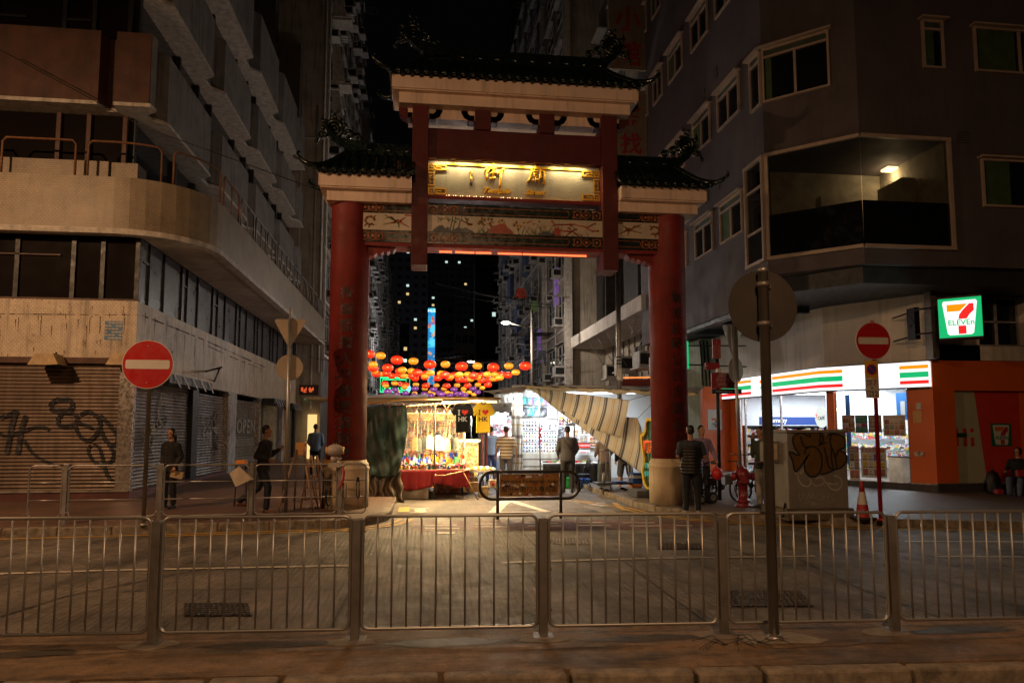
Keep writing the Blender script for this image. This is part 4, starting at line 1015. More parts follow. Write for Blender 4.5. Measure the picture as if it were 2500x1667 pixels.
# ---------- generic old tenement -------------
acw = M('ac_casing', (.42, .40, .36), .6, var=.3, vs=6, streak=.5); wfr = M('window_frame_pale', (.33, .31, .28), .6, var=.2, streak=.3)
litw = E('lit_window_white', (.75, 1, .9), .8); lity = E('lit_window_yellow', (1, .72, .3), .8)
curt = M('purple_curtain', (.2, .1, .38), .8, emit=.35); blu = M('blue_sheeting', (.09, .12, .22), .8, var=.3)
def ac(m, x, y, z, s, n):
    """air conditioner box sticking out; n = +-1 along x"""
    a, b = sorted((x, x+n*.45*s)); m.box(a, b, y-.3*s, y+.3*s, z, z+.4*s, 0)
    m.box(*sorted((x, x+n*.5*s)), y-.36*s, y+.36*s, z-.05*s, z-.01*s, 3)
    m.box(a+.05, b-.05, y-.305*s, y-.3*s, z+.06*s, z+.34*s, 1)
def tenement(name, label, X, Y0, Y1, Z1, n, Xb, wallm, facem, seed=1, zs=4.5, fl=3.0, bay=3.2, detail=1., group=None, nomax=60, proj=.5):
    """X = street face, n = direction the face looks to (+1/-1), Xb = far side"""
    b = thing(name, label, 'building', (X, Y0, .1), group); rs = random.Random(seed)
    m = MB(); xs = sorted((X, Xb)); m.box(xs[0], xs[1], Y0+.02, Y1, .1, Z1); m.build('wall', facem, b)
    m = MB(); m.box(xs[0]-.01, xs[1]+.01, Y0, Y0+.02, .1, Z1+.6); m.build('end_wall', wallm, b)
    nf = int((Z1-zs)/fl); nb = int((Y1-Y0)/bay); cnt = 0
    pip, rest, wn, acs = MB(), MB(), 0, 0
    for f in range(nf):
        z = zs+f*fl
        for k in range(nb):
            y = Y0+bay*(k+.5)
            h = rs.random(); w = bay*rs.uniform(.28, .38); wm = MB() if wn < 99 else rest; wn += 1
            x0, x1 = sorted((X, X+n*.06)); wm.box(*sorted((X+n*.002, X+n*.02)), y-w, y+w, z+.9, z+2.3, 1)
            for yy in (y-w, y, y+w): wm.box(x0, x1, yy-.04, yy+.04, z+.86, z+2.34)
            for zz in (.86, 1.7, 2.3): wm.box(x0, x1, y-w-.04, y+w+.04, z+zz, z+zz+.06)
            wm.box(*sorted((X, X+n*proj*.45)), y-w-.1, y+w+.1, z+2.42, z+2.47)
            if rs.random() < .3: wm.box(*sorted((X+n*.02, X+n*.03)), y-w, y+w*rs.uniform(-.3, .9), z+.95, z+2.2, 2)
            if wm is not rest: wm.build('window', [wfr, darkglass, blu], b)
            if h < .75*detail and cnt < nomax:
                m = MB(); ac(m, X+n*.02, y+rs.uniform(-.8, .8), z+rs.choice((.35, 2.5, .3)), rs.uniform(.9, 1.5), n); m.build('air_conditioner', [acw, black, black, dwhite], b); cnt += 1
            if h > .55:  # drying rack
                L = rs.uniform(.8, 1.5)
                for dy in (-.5, -.2, .1, .4): pip.tube([(X, y+dy, z+.8), (X+n*L, y+dy, z+.75)], .018, 4, 0)
                pip.tube([(X+n*L, y-.6, z+.75), (X+n*L, y+.5, z+.75)], .02, 4, 0)
        pip.box(*sorted((X, X+n*.12)), Y0, Y1, z-.1, z+.05, 1)
    if rest.v: tag(rest.build('window', [wfr, darkglass, blu], b), kind='stuff')
    for k in range(nb+1): y = Y0+k*bay+rs.uniform(.05, .3); pip.tube([(X+n*.1, y, zs-1), (X+n*.1, y, Z1)], .06, 6, 1)
    pip.build('pipework', [galvd, dwhite], b)
    return b
# tall building behind the shuttered block
tb = tenement('tall_tenement', 'tall stained tenement with a bare end wall rising behind the shuttered corner block', -5.5, 40, 62, 46, 1, -40, concrete_c, greyfac, 5, 6, 3.0, 2.8)
m = MB(); m.box(-9.2, -6.9, 39.3, 40, 18.8, 23.2); m.box(-16, -8.3, 39.2, 40, 23, 46); m.build('brown_wing', M('dark_brown_render', (.09, .07, .05), .9, var=.3, streak=.5), tb)
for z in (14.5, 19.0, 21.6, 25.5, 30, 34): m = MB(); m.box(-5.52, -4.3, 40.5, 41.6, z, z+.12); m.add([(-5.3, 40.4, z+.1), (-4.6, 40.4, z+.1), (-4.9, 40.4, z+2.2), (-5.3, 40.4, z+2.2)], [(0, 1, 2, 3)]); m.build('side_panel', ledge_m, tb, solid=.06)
m = MB(); m.box(-6.86, -6.79, 39.9, 39.99, 6, 20); m.tube([(-6.0, 39.9, 3), (-6.0, 39.9, 20)], .05, 6); m.tube([(-5.62, 39.9, 5), (-5.62, 39.9, 40)], .06, 6)
m.tube([(-7.2, 39.9, 18.1), (-5.5, 39.9, 18.1)], .05, 6); m.build('wall_pipes', dwhite, tb)
m = MB(); m.box(-6.6, -5.6, 39.85, 39.97, 3.75, 4.3, 0); [glyph(m, (-6.35+.4*q, 39.82, 4.03), XR, .3, q+3, 1, .1) for q in (0, 1)]; m.box(-6.3, -6.15, 39.8, 39.84, 3.5, 3.6, 2); m.build('shop_sign', [M('sign_box_dark', (.05, .02, .02), .6), E('orange_shop_sign', (1, .16, .04), .6), E('green_shop_light', (.1, .8, .3), .8)], tb)
m = MB(); m.box(-6.1, -5.65, 39.7, 39.97, .3, 2.7); m.build('lit_doorway', E('warm_shop_light', (1, .66, .25), 1.1, False), tb)
tenement('tenement', 'cream tenement crowded with air conditioners, on the lantern side beyond the tall one', -5.0, 63, 92, 30, 1, -30, greyfac, greyfac, 7, 5, 3.0, 2.9, 1.2)
tenement('tenement', 'dim distant tenement in the row above the green neon sign', -4.6, 93, 140, 24, 1, -30, concrete, greyfac, 9, 5, 3.2, 4.5, 1.)
# right side street buildings
rb = tenement('tenement', 'old grey tenement hung with air conditioners, laundry and racks above the striped awning', 8.9, 43.2, 84, 42, -1, 34, concrete_c, M('pinkish_grey_render', (.30, .25, .22), .85, var=.35, vs=1., streak=.8, bump=.2), 12, 4.9, 3.3, 3.5, 1.3, proj=.7)
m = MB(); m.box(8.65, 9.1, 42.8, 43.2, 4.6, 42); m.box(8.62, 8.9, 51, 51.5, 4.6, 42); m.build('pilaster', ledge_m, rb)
m = MB()
for y, z, h in ((46, 10.2, 2.4), (53, 7.0, 2.5)): m.box(8.78, 8.89, y, y+1.5, z, z+h)
m.build('purple_window', curt, rb)
m = MB()
for y, z in ((59, 7.3), (64, 10.6), (69, 14.6), (74, 18.5), (58.5, 15)): m.box(8.45, 8.8, y, y+1.9, z, z+2.5)
m.build('blue_sheet', blu, rb)
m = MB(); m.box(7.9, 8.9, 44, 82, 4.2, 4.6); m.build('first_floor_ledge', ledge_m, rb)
m = MB()
for k in range(5): m.tube([(8.5, 45.8+k*.4, 8.2), (5.7, 45.8+k*.4-.3, 8.1)], .025, 5)
for k in range(4): m.tube([(8.5, 54+k*.5, 12.1), (5.4, 53.8+k*.5, 12.0)], .025, 5)
m.tube([(5.8, 45.4, 8.08), (5.8, 47.8, 8.1)], .035, 5); m.tube([(5.5, 53.5, 12), (5.5, 56, 12)], .035, 5)
m.build('drying_rack', black, rb)
# recessed middle building with the long canopy
mid = thing('balcony_building', 'stained low building with a long white concrete canopy behind the red gate column', 'building', (11.2, 29.5, .1))
m = MB(); m.box(11.2, 16, 29.6, 43, .1, 6.84); m.box(10.8, 34, 33.5, 43, 7.4, 32); m.build('wall', concrete_c, mid)
m = MB(); m.box(9.0, 11.2, 28.6, 43.1, 6.84, 6.96); m.box(9.0, 9.15, 28.6, 43.1, 6.96, 7.48); m.box(9.15, 11.2, 28.6, 28.75, 6.96, 7.48)
m.build('canopy', M('white_canopy_paint', (.55, .50, .44), .8, var=.25, vs=.8, streak=.35), mid)
m = MB(); m.box(10.55, 10.79, 34, 42.5, 7.5, 11.6); m.box(9.7, 10.79, 37.0, 37.1, 7.5, 11.3); m.build('dark_enclosure', M('dark_boards', (.03, .027, .024), .8, var=.5), mid)  # plain near-black boards with a mottled tone
m = MB()
for k in range(6): m.tube([(9.25+k*.3, 30, 6.84), (9.25+k*.25, 31.4, 5.6)], .015, 4)
for k in range(5): m.tube([(9.4, 32+k*1.9, 6.8), (10.6, 32.5+k*1.9, 5.2)], .015, 4)
for k in range(4): m.tube([(10.78, 37, 11.9+k*.18), (9.5, 34, 11.2+k*.18)], .018, 4)
for k in range(11): m.tube([(11.17, 30+k*1.1, .3), (11.17, 30+k*1.1+.1, 6.8)], .05, 5)
m.build('wires_and_pipes', galvd, mid)
for (x, y, z) in ((11.18, 31.2, 4.4), (11.18, 33.8, 4.9), (11.18, 37.2, 5.0), (10.78, 38.6, 11.8), (11.18, 40, 4.8), (10.78, 40.7, 14.4), (10.78, 37.5, 15.1), (10.78, 39.4, 19.3)):
    m = MB(); ac(m, x, y, z, 1.9, -1); m.lathe([(.27, 0), (.27, .02)], (x-.45, y-.59, z+.36), 14, 1, axis=(0, -1, 0)); m.build('air_conditioner', [acw, black, black, dwhite], mid)
m = MB()
for y in (32.3, 35.2, 38.9): m.box(11.15, 11.19, y, y+1.3, 4.9, 6.2, 0); m.box(11.12, 11.2, y-.05, y, 4.85, 6.25, 1); m.box(11.12, 11.2, y+1.3, y+1.36, 4.85, 6.25, 1); m.box(11.12, 11.2, y+.63, y+.7, 4.85, 6.25, 1)
for z in (12.4, 16.3, 20.3, 24.2):
    for y in (36.5, 40.2): m.box(10.77, 10.79, y, y+1.6, z, z+1.6, 0); m.box(10.74, 10.8, y+.75, y+.82, z, z+1.6, 1); m.box(10.2, 10.8, y-.1, y+1.7, z+1.7, z+1.78, 1)
m.build('window', [darkglass, wfr], mid)
pk = M('pink_sign_board', (.5, .2, .17), .6, emit=.12); rdb = M('dark_red_sign_board', (.16, .03, .02), .6)
m = MB(); m.box(9.7, 11.15, 29.4, 29.52, 3.2, 4.65, 0)
m.prism([(-.13, .42), (.13, .42), (.07, .3), (.1, .25), (.09, -.2), (.17, -.28), (0, -.5), (-.17, -.28), (-.09, -.2), (-.1, .25), (-.07, .3)], (10.1, 29.39, 3.95), XR, ZU, .006, 1); [m.ball((10.65+.24*(q % 2), 29.38, 4.3-.16*q), (.1, .01, .11), 1, 8) for q in range(6)]
for k in range(12): m.box(9.75, 11.1, 29.38, 29.39, 3.3+k*.11, 3.307+k*.11, 1)
m.build('shop_sign', [pk, M('sign_brown_ink', (.1, .02, .02), .6)], mid)
m = MB(); m.box(9.4, 11.19, 33.5, 33.7, 3.4, 4.3, 0); m.tube([(9.4, 33.45, 4.36), (11.1, 33.45, 4.4)], .03, 6, 1)
m.build('dark_shop_sign', [rdb, E('orange_lamp_strip', (1, .25, .05), 1.6)], mid)
m = MB(); m.box(9.8, 11.1, 37, 37.1, 2.8, 4.5); m.build('white_panel', dwhite, mid)
# hanging sign boards
sb = M('cream_sign_board', (.22, .18, .13), .7, var=.15, streak=.3); srt = M('faded_red_sign_paint', (.30, .02, .015), .6)
for (z0, z1, txt, zs_) in ((16.9, 25.5, '大唐小館', (22.3, 20.65, 19.1, 17.6)), (9.6, 16.0, '兌幣找換', (15.95, 14.9, 13.7, 12.4))):
    t = thing('hanging_signboard', ('tall cream board with red characters 大唐小館 high beside the grey corner block' if z0 > 16 else 'cream board with red characters 兌幣找換 half hidden behind the gate roofs'), 'signboard', (8.4, 28, z0))
    m = MB(); m.box(7.6, 9.18, 28, 28.15, z0, z1); m.build('board', sb, t)
    m = MB()
    for ch, z in zip(txt, zs_): m.text(ch, (8.43 if z0 > 16 else 8.5, 27.99, z), XR, ZU, 1.15 if z0 > 16 else .95, ext=.01, bold=.02)
    m.build('lettering', srt, t)
# small blue-dark far towers
def tower(px0, px1, ytop, Y, label, seed, nlit, col=(.055, .055, .065), litm=None, zb=0.):
    x0, x1 = at(px0, 700, Y=Y)[0], at(px1, 700, Y=Y)[0]; zt = at((px0+px1)/2, ytop, Y=Y)[2]; rs = random.Random(seed)
    t = thing('tower_block', label, 'tower block', ((x0+x1)/2, Y, 0)); m = MB(); m.box(x0, x1, Y, Y+(x1-x0)*.8, zb, zt)
    nx = max(3, int((x1-x0)/2.6)); 
    for k in range(nx+1): x = x0+(x1-x0)*k/nx; m.box(x-.12, x+.12, Y-.3, Y, zb, zt)
    m.build('wall', M('dark_tower_wall_%02d' % seed, col, .8, var=.3), t)
    m = MB()
    nz = int(zt/3.1)
    for k in range(nx):
        for j in range(nz): xx = x0+(x1-x0)*(k+.5)/nx; m.box(xx-.7, xx+.7, Y-.05, Y-.02, j*3.1+1, j*3.1+2.3)
    tag(m.build('window', darkglass, t), kind='stuff')
    for _ in range(nlit):
        k, j = rs.randrange(nx), rs.randrange(max(1, nz//4), nz); xx = x0+(x1-x0)*(k+.5)/nx; w = .30*(Y/100)**.5
        m = MB(); m.box(xx-w, xx+w, Y-.1, Y-.06, j*3.1+1.1, j*3.1+2.0); m.build('lit_window', litw if rs.random() < .6 else lity, t)
    return t
tower(1252, 1455, -60, 90, 'dark tower block with one greenish lit window rising behind the gate roof', 31, 0, (.05, .045, .04))
tt = [o for o in bpy.data.objects if o.name.startswith('tower_block')][0]
m = MB(); p = at(1268, 68, Y=90); qn = at(1289, 90, Y=90); m.box(p[0], qn[0], 89.6, 89.7, qn[2], p[2]); m.build('lit_window', E('green_white_window', (.35, .8, .65), .5), tt)
m = MB()
for k in range(4): p = at(1257, 20+k*30, Y=90); m.box(p[0]-.4, p[0]-.2, 89.7, 89.9, p[2]-1.4, p[2])
m.build('pipe_glint', M('tower_pipe', (.3, .34, .36), .3, .5), tt)
tower(905, 1045, 560, 260, 'dark apartment tower with scattered lit windows left of the tall blue light strip', 32, 15)
tower(1050, 1160, 520, 300, 'dark apartment tower with a few lit windows directly above the tall blue light strip', 33, 16)
tower(1160, 1215, 640, 150, 'dark block beside the laundry hung tenement, a lit window near its top', 34, 1, (.03, .028, .028))
tower(1062, 1108, 730, 165, 'plain grey slab block to the right of the tall blue light strip', 35, 0, (.07, .065, .065))
tower(1112, 1160, 800, 120, 'lower brownish block with peeling walls between the grey slab and the old tenement', 36, 0, (.12, .10, .085))
tower(950, 1000, 790, 190, 'narrow apartment block with two lit windows beyond the lantern rows', 37, 3, (.05, .047, .045))
# tall light strip
x0, x1 = at(1045, 800, Y=160)[0], at(1062, 800, Y=160)[0]; z0, z1 = 12., at(1050, 752, Y=160)[2]
t = thing('light_strip_sign', 'tall narrow glowing blue and red sign far down the street', 'lit sign', (x0, 160, z0))
m = MB(); m.box(x0, x1, 160, 160.4, z0, z1); m.build('screen', speckle('blue_red_screen', [(.02, .3, .6), (.05, .5, .7), (.6, .08, .05), (.02, .2, .5), (.7, .3, .1), (.1, .6, .8)], .55, emit=1.3), t)
m = MB(); m.text('HUE', (x0+.8, 159.9, z1-.6), XR, ZU, .9, ext=.02); m.build('lettering', E('strip_white', (.7, 1, 1), 2), t)
m = MB(); m.box(x0+.1, x1-.1, 160.4, 161, 0, z1-.5); m.build('mast', black, t)
# ============================ GREY CORNER BLOCK AND SHOP ============================
mauve = M('grey_mauve_render', (.095, .080, .092), .8, var=.25, vs=.5, bump=.15, bs=50, streak=.25)
creamw = M('shop_cream_wall', (.66, .60, .53), .75, var=.15, vs=.7, streak=.3)
darkblue = M('dark_blue_steel', (.025, .03, .038), .55, var=.3)
wpale = M('pinkish_window_frame', (.42, .33, .27), .5, var=.15, streak=.15)
greenw = M('greenish_panel', (.05, .075, .06), .5, var=.3)
gb = thing('corner_building', 'grey mauve block with a glass corner bay over a striped convenience shop', 'building', (10.95, 16.4, .15))
OUT = [(30, 16.4), (10.95, 16.4), (9.2, 18.0), (9.2, 29.2), (30, 29.2)]
def slab(m, P, z0, z1, mi=0):
    n = len(P); m.add([(x, y, z0) for x, y in P]+[(x, y, z1) for x, y in P], [tuple(range(n))[::-1], tuple(range(n, 2*n))]+[(i, (i+1) % n, n+(i+1) % n, n+i) for i in range(n)], mi)
m = MB(); slab(m, OUT, 9.30, 30); slab(m, OUT, 6.0, 6.40)
m.box(13.42, 30, 16.4, 29.2, 6.40, 9.30); m.box(9.2, 13.42, 19.15, 29.2, 6.40, 9.30)
m.box(9.2, 9.6, 18.3, 29.2, 5.4, 6.0)
m.build('wall', mauve, gb)
m = MB(); slab(m, [(30, 16.6), (11.02, 16.6), (9.62, 18.15), (9.62, 29.2), (30, 29.2)], 5.55, 5.998); m.build('soffit', darkblue, gb)
m = MB(); 
for y in (20, 22.5, 25): m.box(9.3, 11.5, y, y+.2, 5.35, 5.55)
m.box(9.25, 9.5, 18.2, 26, 5.25, 5.399); m.build('soffit_beam', darkblue, gb)
B0, B1 = Vector((9.2, 18.0, 0)), Vector((10.95, 16.4, 0)); BU = (B1-B0).normalized(); BN = Vector((BU.y, -BU.x, 0))
def window(o, u, n, s0, s1, z0, z1, nm=1, curtain=None, frame=wpale, visor=True, head=True):
    """casement on a wall: o + u*s"""
    o, u, n = Vector(o), Vector(u), Vector(n); t = .055; m = MB(); W = s1-s0
    def bx(a, b, c, d, dep=.07, mi=0): m.ob(o+u*a+n*.002+Vector((0, 0, c)), u*(b-a), n*dep, (0, 0, d-c), mi)
    zt_ = z1-.22 if head else z1
    bx(s0, s1, z0, z0+t); bx(s0, s1, z1-t, z1); bx(s0, s0+t, z0+t, z1-t); bx(s1-t, s1, z0+t, z1-t)
    if head: bx(s0+t, s1-t, zt_-t, zt_); bx(s0+t, s1-t, zt_, z1-t, .02, 1)
    for k in range(nm): x = s0+W*(k+1)/(nm+1); bx(x-t*.6, x+t*.6, z0+t, zt_-t, .06)
    if visor: bx(s0-.08, s1+.08, z1, z1+.05, .2)
    w_ = m.build('window', [frame, greenw], gb)
    m = MB(); m.ob(o+u*(s0+t)+n*.006+Vector((0, 0, z0+t)), u*(W-2*t), n*.012, (0, 0, zt_-z0-2*t)); m.build('pane', darkglass, w_)
    if curtain:
        m = MB(); a, b = curtain; m.ob(o+u*(s0+t+(W-2*t)*a)+n*.02+Vector((0, 0, z0+t)), u*(W-2*t)*(b-a), n*.006, (0, 0, zt_-z0-2*t)); m.build('curtain', M('green_curtain', (.05, .09, .035), .8, var=.4), w_)
for i, (a, b, z) in enumerate([(a, b, z) for z in (7.58, 11.2, 14.9, 18.55, 22.2) for a, b in ((19.35, 20.9), (21.5, 22.98), (23.8, 25.3), (26.0, 27.1), (27.8, 28.8))]):
    if z < 8 and a > 25: continue
    window((9.2, 0, 0), (0, 1, 0), (-1, 0, 0), a, b, z, z+1.22, 1, (.55, .95) if i % 3 == 0 else None)
for z in (11.2, 14.9, 18.6):
    window((9.2, 0, 0), (0, 1, 0), (-1, 0, 0), 18.02, 18.65, z-.42, z+1.1, 0)
    window(B0, BU, BN, .02, 1.75, z-.42, z+1.1, 1, (.02, .12))
window((0, 16.4, 0), (1, 0, 0), (0, -1, 0), 14.28, 16.9, 11.2, 12.42, 1, (.03, .45), head=False); window((0, 16.4, 0), (1, 0, 0), (0, -1, 0), 14.28, 16.9, 7.58, 8.85, 1, (.03, .3), head=False)
window((0, 16.4, 0), (1, 0, 0), (0, -1, 0), 12.8, 13.4, 11.2, 12.5, 0, (.1, .55))
m = MB()
for y, z in ((20.9, 13.0), (21.9, 12.75), (20.9, 9.35), (21.8, 9.3), (23.6, 9.2)):
    for k in range(6): m.box(9.17, 9.2, y, y+.3, z+k*.07, z+k*.07+.045)
for k in range(5): m.box(14.0-.35, 14.0, 16.37, 16.4, 9.25+k*.07, 9.3+k*.07)
m.build('wall_vent', M('vent_grey', (.09, .075, .075), .6), gb)
# glass corner bay
m = MB(); t = .09
def fr3(m, o, u, n, L, z0, z1, uprights, rails=(), dep=.1):
    o, u, n = Vector(o), Vector(u), Vector(n)
    for z in (z0, z1-t): m.ob(o+Vector((0, 0, z)), u*L, n*dep, (0, 0, t))
    for z in rails: m.ob(o+Vector((0, 0, z)), u*L, n*dep*.7, (0, 0, t*.7))
    for s in uprights: m.ob(o+u*(s-t/2)+Vector((0, 0, z0+t)), u*t, n*dep*.96, (0, 0, z1-z0-2*t))
LB_ = (B1-B0).length
fr3(m, (9.2, 19.15, 0), (0, -1, 0), (-1, 0, 0), 1.15, 6.40, 9.34, (.06, 1.1), (7.3, 8.5))
fr3(m, B0, BU, BN, LB_, 6.40, 9.34, (.05,)); fr3(m, B1, (1, 0, 0), (0, -1, 0), 2.47, 6.40, 9.34, (2.42,))
bf = m.build('bay_frame', wpale, gb)
m = MB(); m.quad(*[B0+BN*.03+BU*a+Vector((0, 0, c)) for a, c in ((0, 7.62), (LB_, 7.62), (LB_, 9.28), (0, 9.28))]); m.quad((10.95, 16.37, 7.62), (13.37, 16.37, 7.62), (13.37, 16.37, 9.28), (10.95, 16.37, 9.28)); m.quad((9.17, 19.1, 7.3), (9.17, 18, 7.3), (9.17, 18, 9.25), (9.17, 19.1, 9.25))
m.build('bay_glass', glass('smoked_glass', (.55, .56, .5), .02), bf)
m = MB(); m.ob(B0+BN*.035+Vector((0, 0, 6.49)), BU*LB_, -BN*.02, (0, 0, 1.13)); m.ob((10.95, 16.365, 6.49), (2.38, 0, 0), (0, .02, 0), (0, 0, 1.13)); m.ob((9.165, 19.1, 6.49), (0, -1.1, 0), (.02, 0, 0), (0, 0, .8))
m.build('bay_dark_panel', M('bay_dark_glass', (.006, .006, .007), .12, var=.1), bf)
m = MB(); m.box(9.9, 13.3, 19.05, 19.1, 6.4, 9.3); m.box(13.3, 13.4, 16.45, 19.1, 6.4, 9.3); m.box(11.4, 12.2, 19.0, 19.04, 6.4, 8.6); m.box(12.9, 13.28, 17.5, 18.6, 6.4, 8.7)
m.build('bay_room', M('bay_room_wall', (.3, .27, .22), .8, var=.3), gb)
lpos = at(2172, 418, Z=9.2)
m = MB(); m.box(lpos[0]-.16, lpos[0]+.16, lpos[1]-.16, lpos[1]+.16, 9.22, 9.28); m.build('ceiling_lamp', E('warm_ceiling_lamp', (1, .72, .38), 4, False), gb)
m = MB(); m.box(12.2, 12.75, 18.6, 18.7, 8.05, 8.2); m.build('wall_unit', dwhite, gb)
# shop -------------------------------------------------
orange = M('shop_orange_paint', (.62, .11, .008), .45, var=.1, vs=.8); ored = M('shop_red_panel', (.5, .035, .012), .5, var=.1)
sgreen = (0., .42, .14); sorange = (1, .30, .0); sred = (.85, .02, .02)
SIGNW = 1.2
eW, eG, eO, eR = E('sign_white', (1, 1, 1), SIGNW, True), E('sign_green', (0, .40, .13), 1.25), E('sign_orange', (1, .25, .0), 1.3), E('sign_red', (.75, .015, .015), 1.2)
pW, pG, pO, pR = M('printed_white', (.5, .5, .46), .5, var=.05), M('printed_green', (.01, .10, .05), .5, var=.05), M('printed_orange', (.5, .12, .01), .5, var=.05), M('printed_red', (.35, .02, .02), .5, var=.05)
def logo(m, o, u, s, W=0, G=1, O=2, Rr=3, sq=True, dep=.01):
    """square shop logo, o = lower corner, u = right vector, s = size"""
    u = Vector(u); v = ZU; o = Vector(o)
    def P(L, mi, k): m.prism([(x*s, y*s) for x, y in L], o, u, v, dep*k, mi)
    if sq: P([(0, 0), (1, 0), (1, 1), (0, 1)], G, .5); P([(.13, .93), (.1, .88), (.2, .1), (.25, .06), (.75, .06), (.8, .1), (.9, .88), (.87, .93)], W, 1)
    P([(.2, .84), (.68, .84), (.56, .72), (.5, .66), (.2, .66)], O, 1.4); P([(.72, .84), (.82, .84), (.82, .66), (.72, .57), (.65, .46), (.46, .46), (.48, .57), (.56, .68)], Rr, 1.4)
    P([(.45, .29), (.63, .29), (.63, .08), (.45, .08)], Rr, 1.4)
    m.text('ELEVEn', o+u*(.52*s)+v*(.375*s)+u.cross(v)*dep*1.2, u, v, s*.19, G, ext=dep*.3, bold=.02, width=.6*s)
S0, S1, S2 = Vector((11.22, 26.2, 0)), Vector((11.7, 20.0, 0)), Vector((13.46, 17.62, 0))
z0s, z1s = 3.02, 3.70
m = MB(); 
def seg(a, b): u = (b-a); L = u.length; u.normalize(); return u, L, Vector((u.y, -u.x, 0))
u1, L1, n1 = seg(S0, S1); u2, L2, n2 = seg(S1, S2)
slab(m, [tuple(p[:2]) for p in (S0, S1, S2, S2-n2*.28, S1-(n1+n2)*.16, S0-n1*.28)], z0s, z1s, 0)
def onseg(px, a, u, n): # distance along segment where pixel column px falls
    r = ray(px, 950); d = Vector((r[0], r[1])); A = Vector((a.x, a.y)); U = Vector((u.x, u.y)); det = d.x*(-U.y)+U.x*d.y; return (d.x*A.y-d.y*A.x)/(-det) if False else ((A.x*d.y-A.y*d.x)/(U.y*d.x-U.x*d.y))
def stripes(a, u, n, s0, s1):
    H = z1s-z0s
    for (f0, f1), mi in (((.13, .275), 2), ((.40, .62), 1), ((.74, .88), 3)): m.ob(a+u*s0+n*.001+Vector((0, 0, z1s-H*f1)), u*(s1-s0), n*.006, (0, 0, H*(f1-f0)), mi)
k1 = lambda px: onseg(px, S0, u1, n1); k2 = lambda px: onseg(px, S1, u2, n2)
stripes(S0, u1, n1, .05, k1(1834)); stripes(S0, u1, n1, k1(1886), L1); stripes(S1, u2, n2, 0, k2(2058)); stripes(S1, u2, n2, k2(2198), L2)
logo(m, S0+u1*(k1(1851))+Vector((0, 0, z0s+.06)), u1, .56, sq=False); 
logo(m, S1+u2*(k2(2103))+Vector((0, 0, z0s+.06)), u2, .56, sq=False)
shop = gb
m.build('fascia_sign', [eW, eG, eO, eR], shop)
m = MB(); slab(m, [tuple(p[:2]) for p in (S0-n1*.02, S1-(n1+n2)*.01, S2-n2*.02, S2-n2*.26, S1-(n1+n2)*.15, S0-n1*.26)], z0s-.03, z0s-.002); slab(m, [tuple(p[:2]) for p in (S0-n1*.02, S1-(n1+n2)*.01, S2-n2*.02, S2-n2*.26, S1-(n1+n2)*.15, S0-n1*.26)], z1s+.002, z1s+.03); m.build('fascia_edge', black, shop)
G0, G1_, G2 = S0-n1*.28, S1-(n1+n2)*.15, S2-n2*.28
G2 = Vector((13.62, 17.72, 0))
ug1, Lg1, ng1 = seg(G0, G1_); ug2, Lg2, ng2 = seg(G1_, G2)
m = MB()   # upper cream wall
m.ob(Vector((G0.x, G0.y+4, z1s-.1)), Vector((G1_.x-G0.x, G1_.y-G0.y-4, 0)), Vector((.3, 0, 0)), (0, 0, 1.95)); m.ob(G1_+Vector((0, 0, z1s-.1)), ug2*Lg2, -ng2*.2, (0, 0, 1.949))
m.box(13.62, 15.1, 17.72, 18.0, 3.745, 5.54); m.box(13.62, 30, 17.72, 18.0, 3.745, 4.18); m.box(16.5, 30, 17.72, 18, 4.18, 5.54)
m.build('upper_shop_wall', creamw, shop)
m = MB(); m.box(13.62, 14.25, 17.70, 18.1, .42, 3.73); m.box(14.25, 30, 17.70, 18.1, 2.92, 3.73); m.build('orange_front', orange, shop)
m = MB(); a_, b_ = onseg(2214, G1_, ug2, ng2), Lg2; m.ob(G1_+ug2*a_+Vector((0, 0, .42)), ug2*(b_-a_), -ng2*.35, (0, 0, 2.62)); m.build('orange_pier', orange, shop); m = MB()
a_ = onseg(2012, G1_, ug2, ng2); m.ob(G1_+ug2*.02+Vector((0, 0, .3)), ug2*.22, -ng2*.2, (0, 0, 2.75)); m.build('orange_pier', orange, shop); m = MB(); m.ob(G0+Vector((0, 0, .15)), ug1*.9, -ng1*.2, (0, 0, 2.9)); m.box(G0.x, G0.x+.3, G0.y, G0.y+.7, .15, 3.4)
m.build('orange_pier', orange, shop)
m = MB(); m.ob(G1_+Vector((0, 0, .13)), ug2*Lg2, -ng2*.3, (0, 0, .27)); m.box(13.61, 30, 17.66, 18.1, .13, .42); m.build('granite_plinth', M('dark_granite', (.05, .045, .042), .35, var=.4, vs=8), shop)
m = MB(); m.ob(G1_+Vector((0, 0, .4))-ng2*.02, ug2*Lg2, ng2*.06, (0, 0, .03)); m.box(13.6, 30, 17.64, 17.71, .42, .45); m.build('plinth_trim', chrome, shop)
# niche with Hi panel
m = MB(); m.box(14.25, 14.95, 17.84, 17.9, .42, 2.92, 0); m.add([(14.95, 17.84, .42), (15.2, 17.84, .42), (14.95, 17.84, 2.92)], [(0, 1, 2)], 0); m.box(14.95, 16.3, 17.845, 17.9, .42, 2.92, 1); m.box(16.3, 30, 17.84, 17.9, .42, 2.92, 2)
x0 = 14.3; s_ = .36
for (a, b, c, d, mi) in ((0, .11, 1.42, 1.9, 3), (.25, .36, 1.42, 1.9, 3), (0.0, .36, 1.66, 1.78, 4), (.47, .57, 1.42, 1.66, 3), (.47, .57, 1.8, 1.9, 3)): m.box(x0+a*1.0, x0+b*1.0, 17.832-(.003 if mi == 4 else 0), 17.838, c, d, mi)
pn = m.build('door_panel', [M('sage_panel', (.38, .37, .25), .5, var=.1), ored, orange, M('panel_red', (.42, .03, .015), .5), M('panel_dark_green', (.01, .05, .03), .5)], shop)
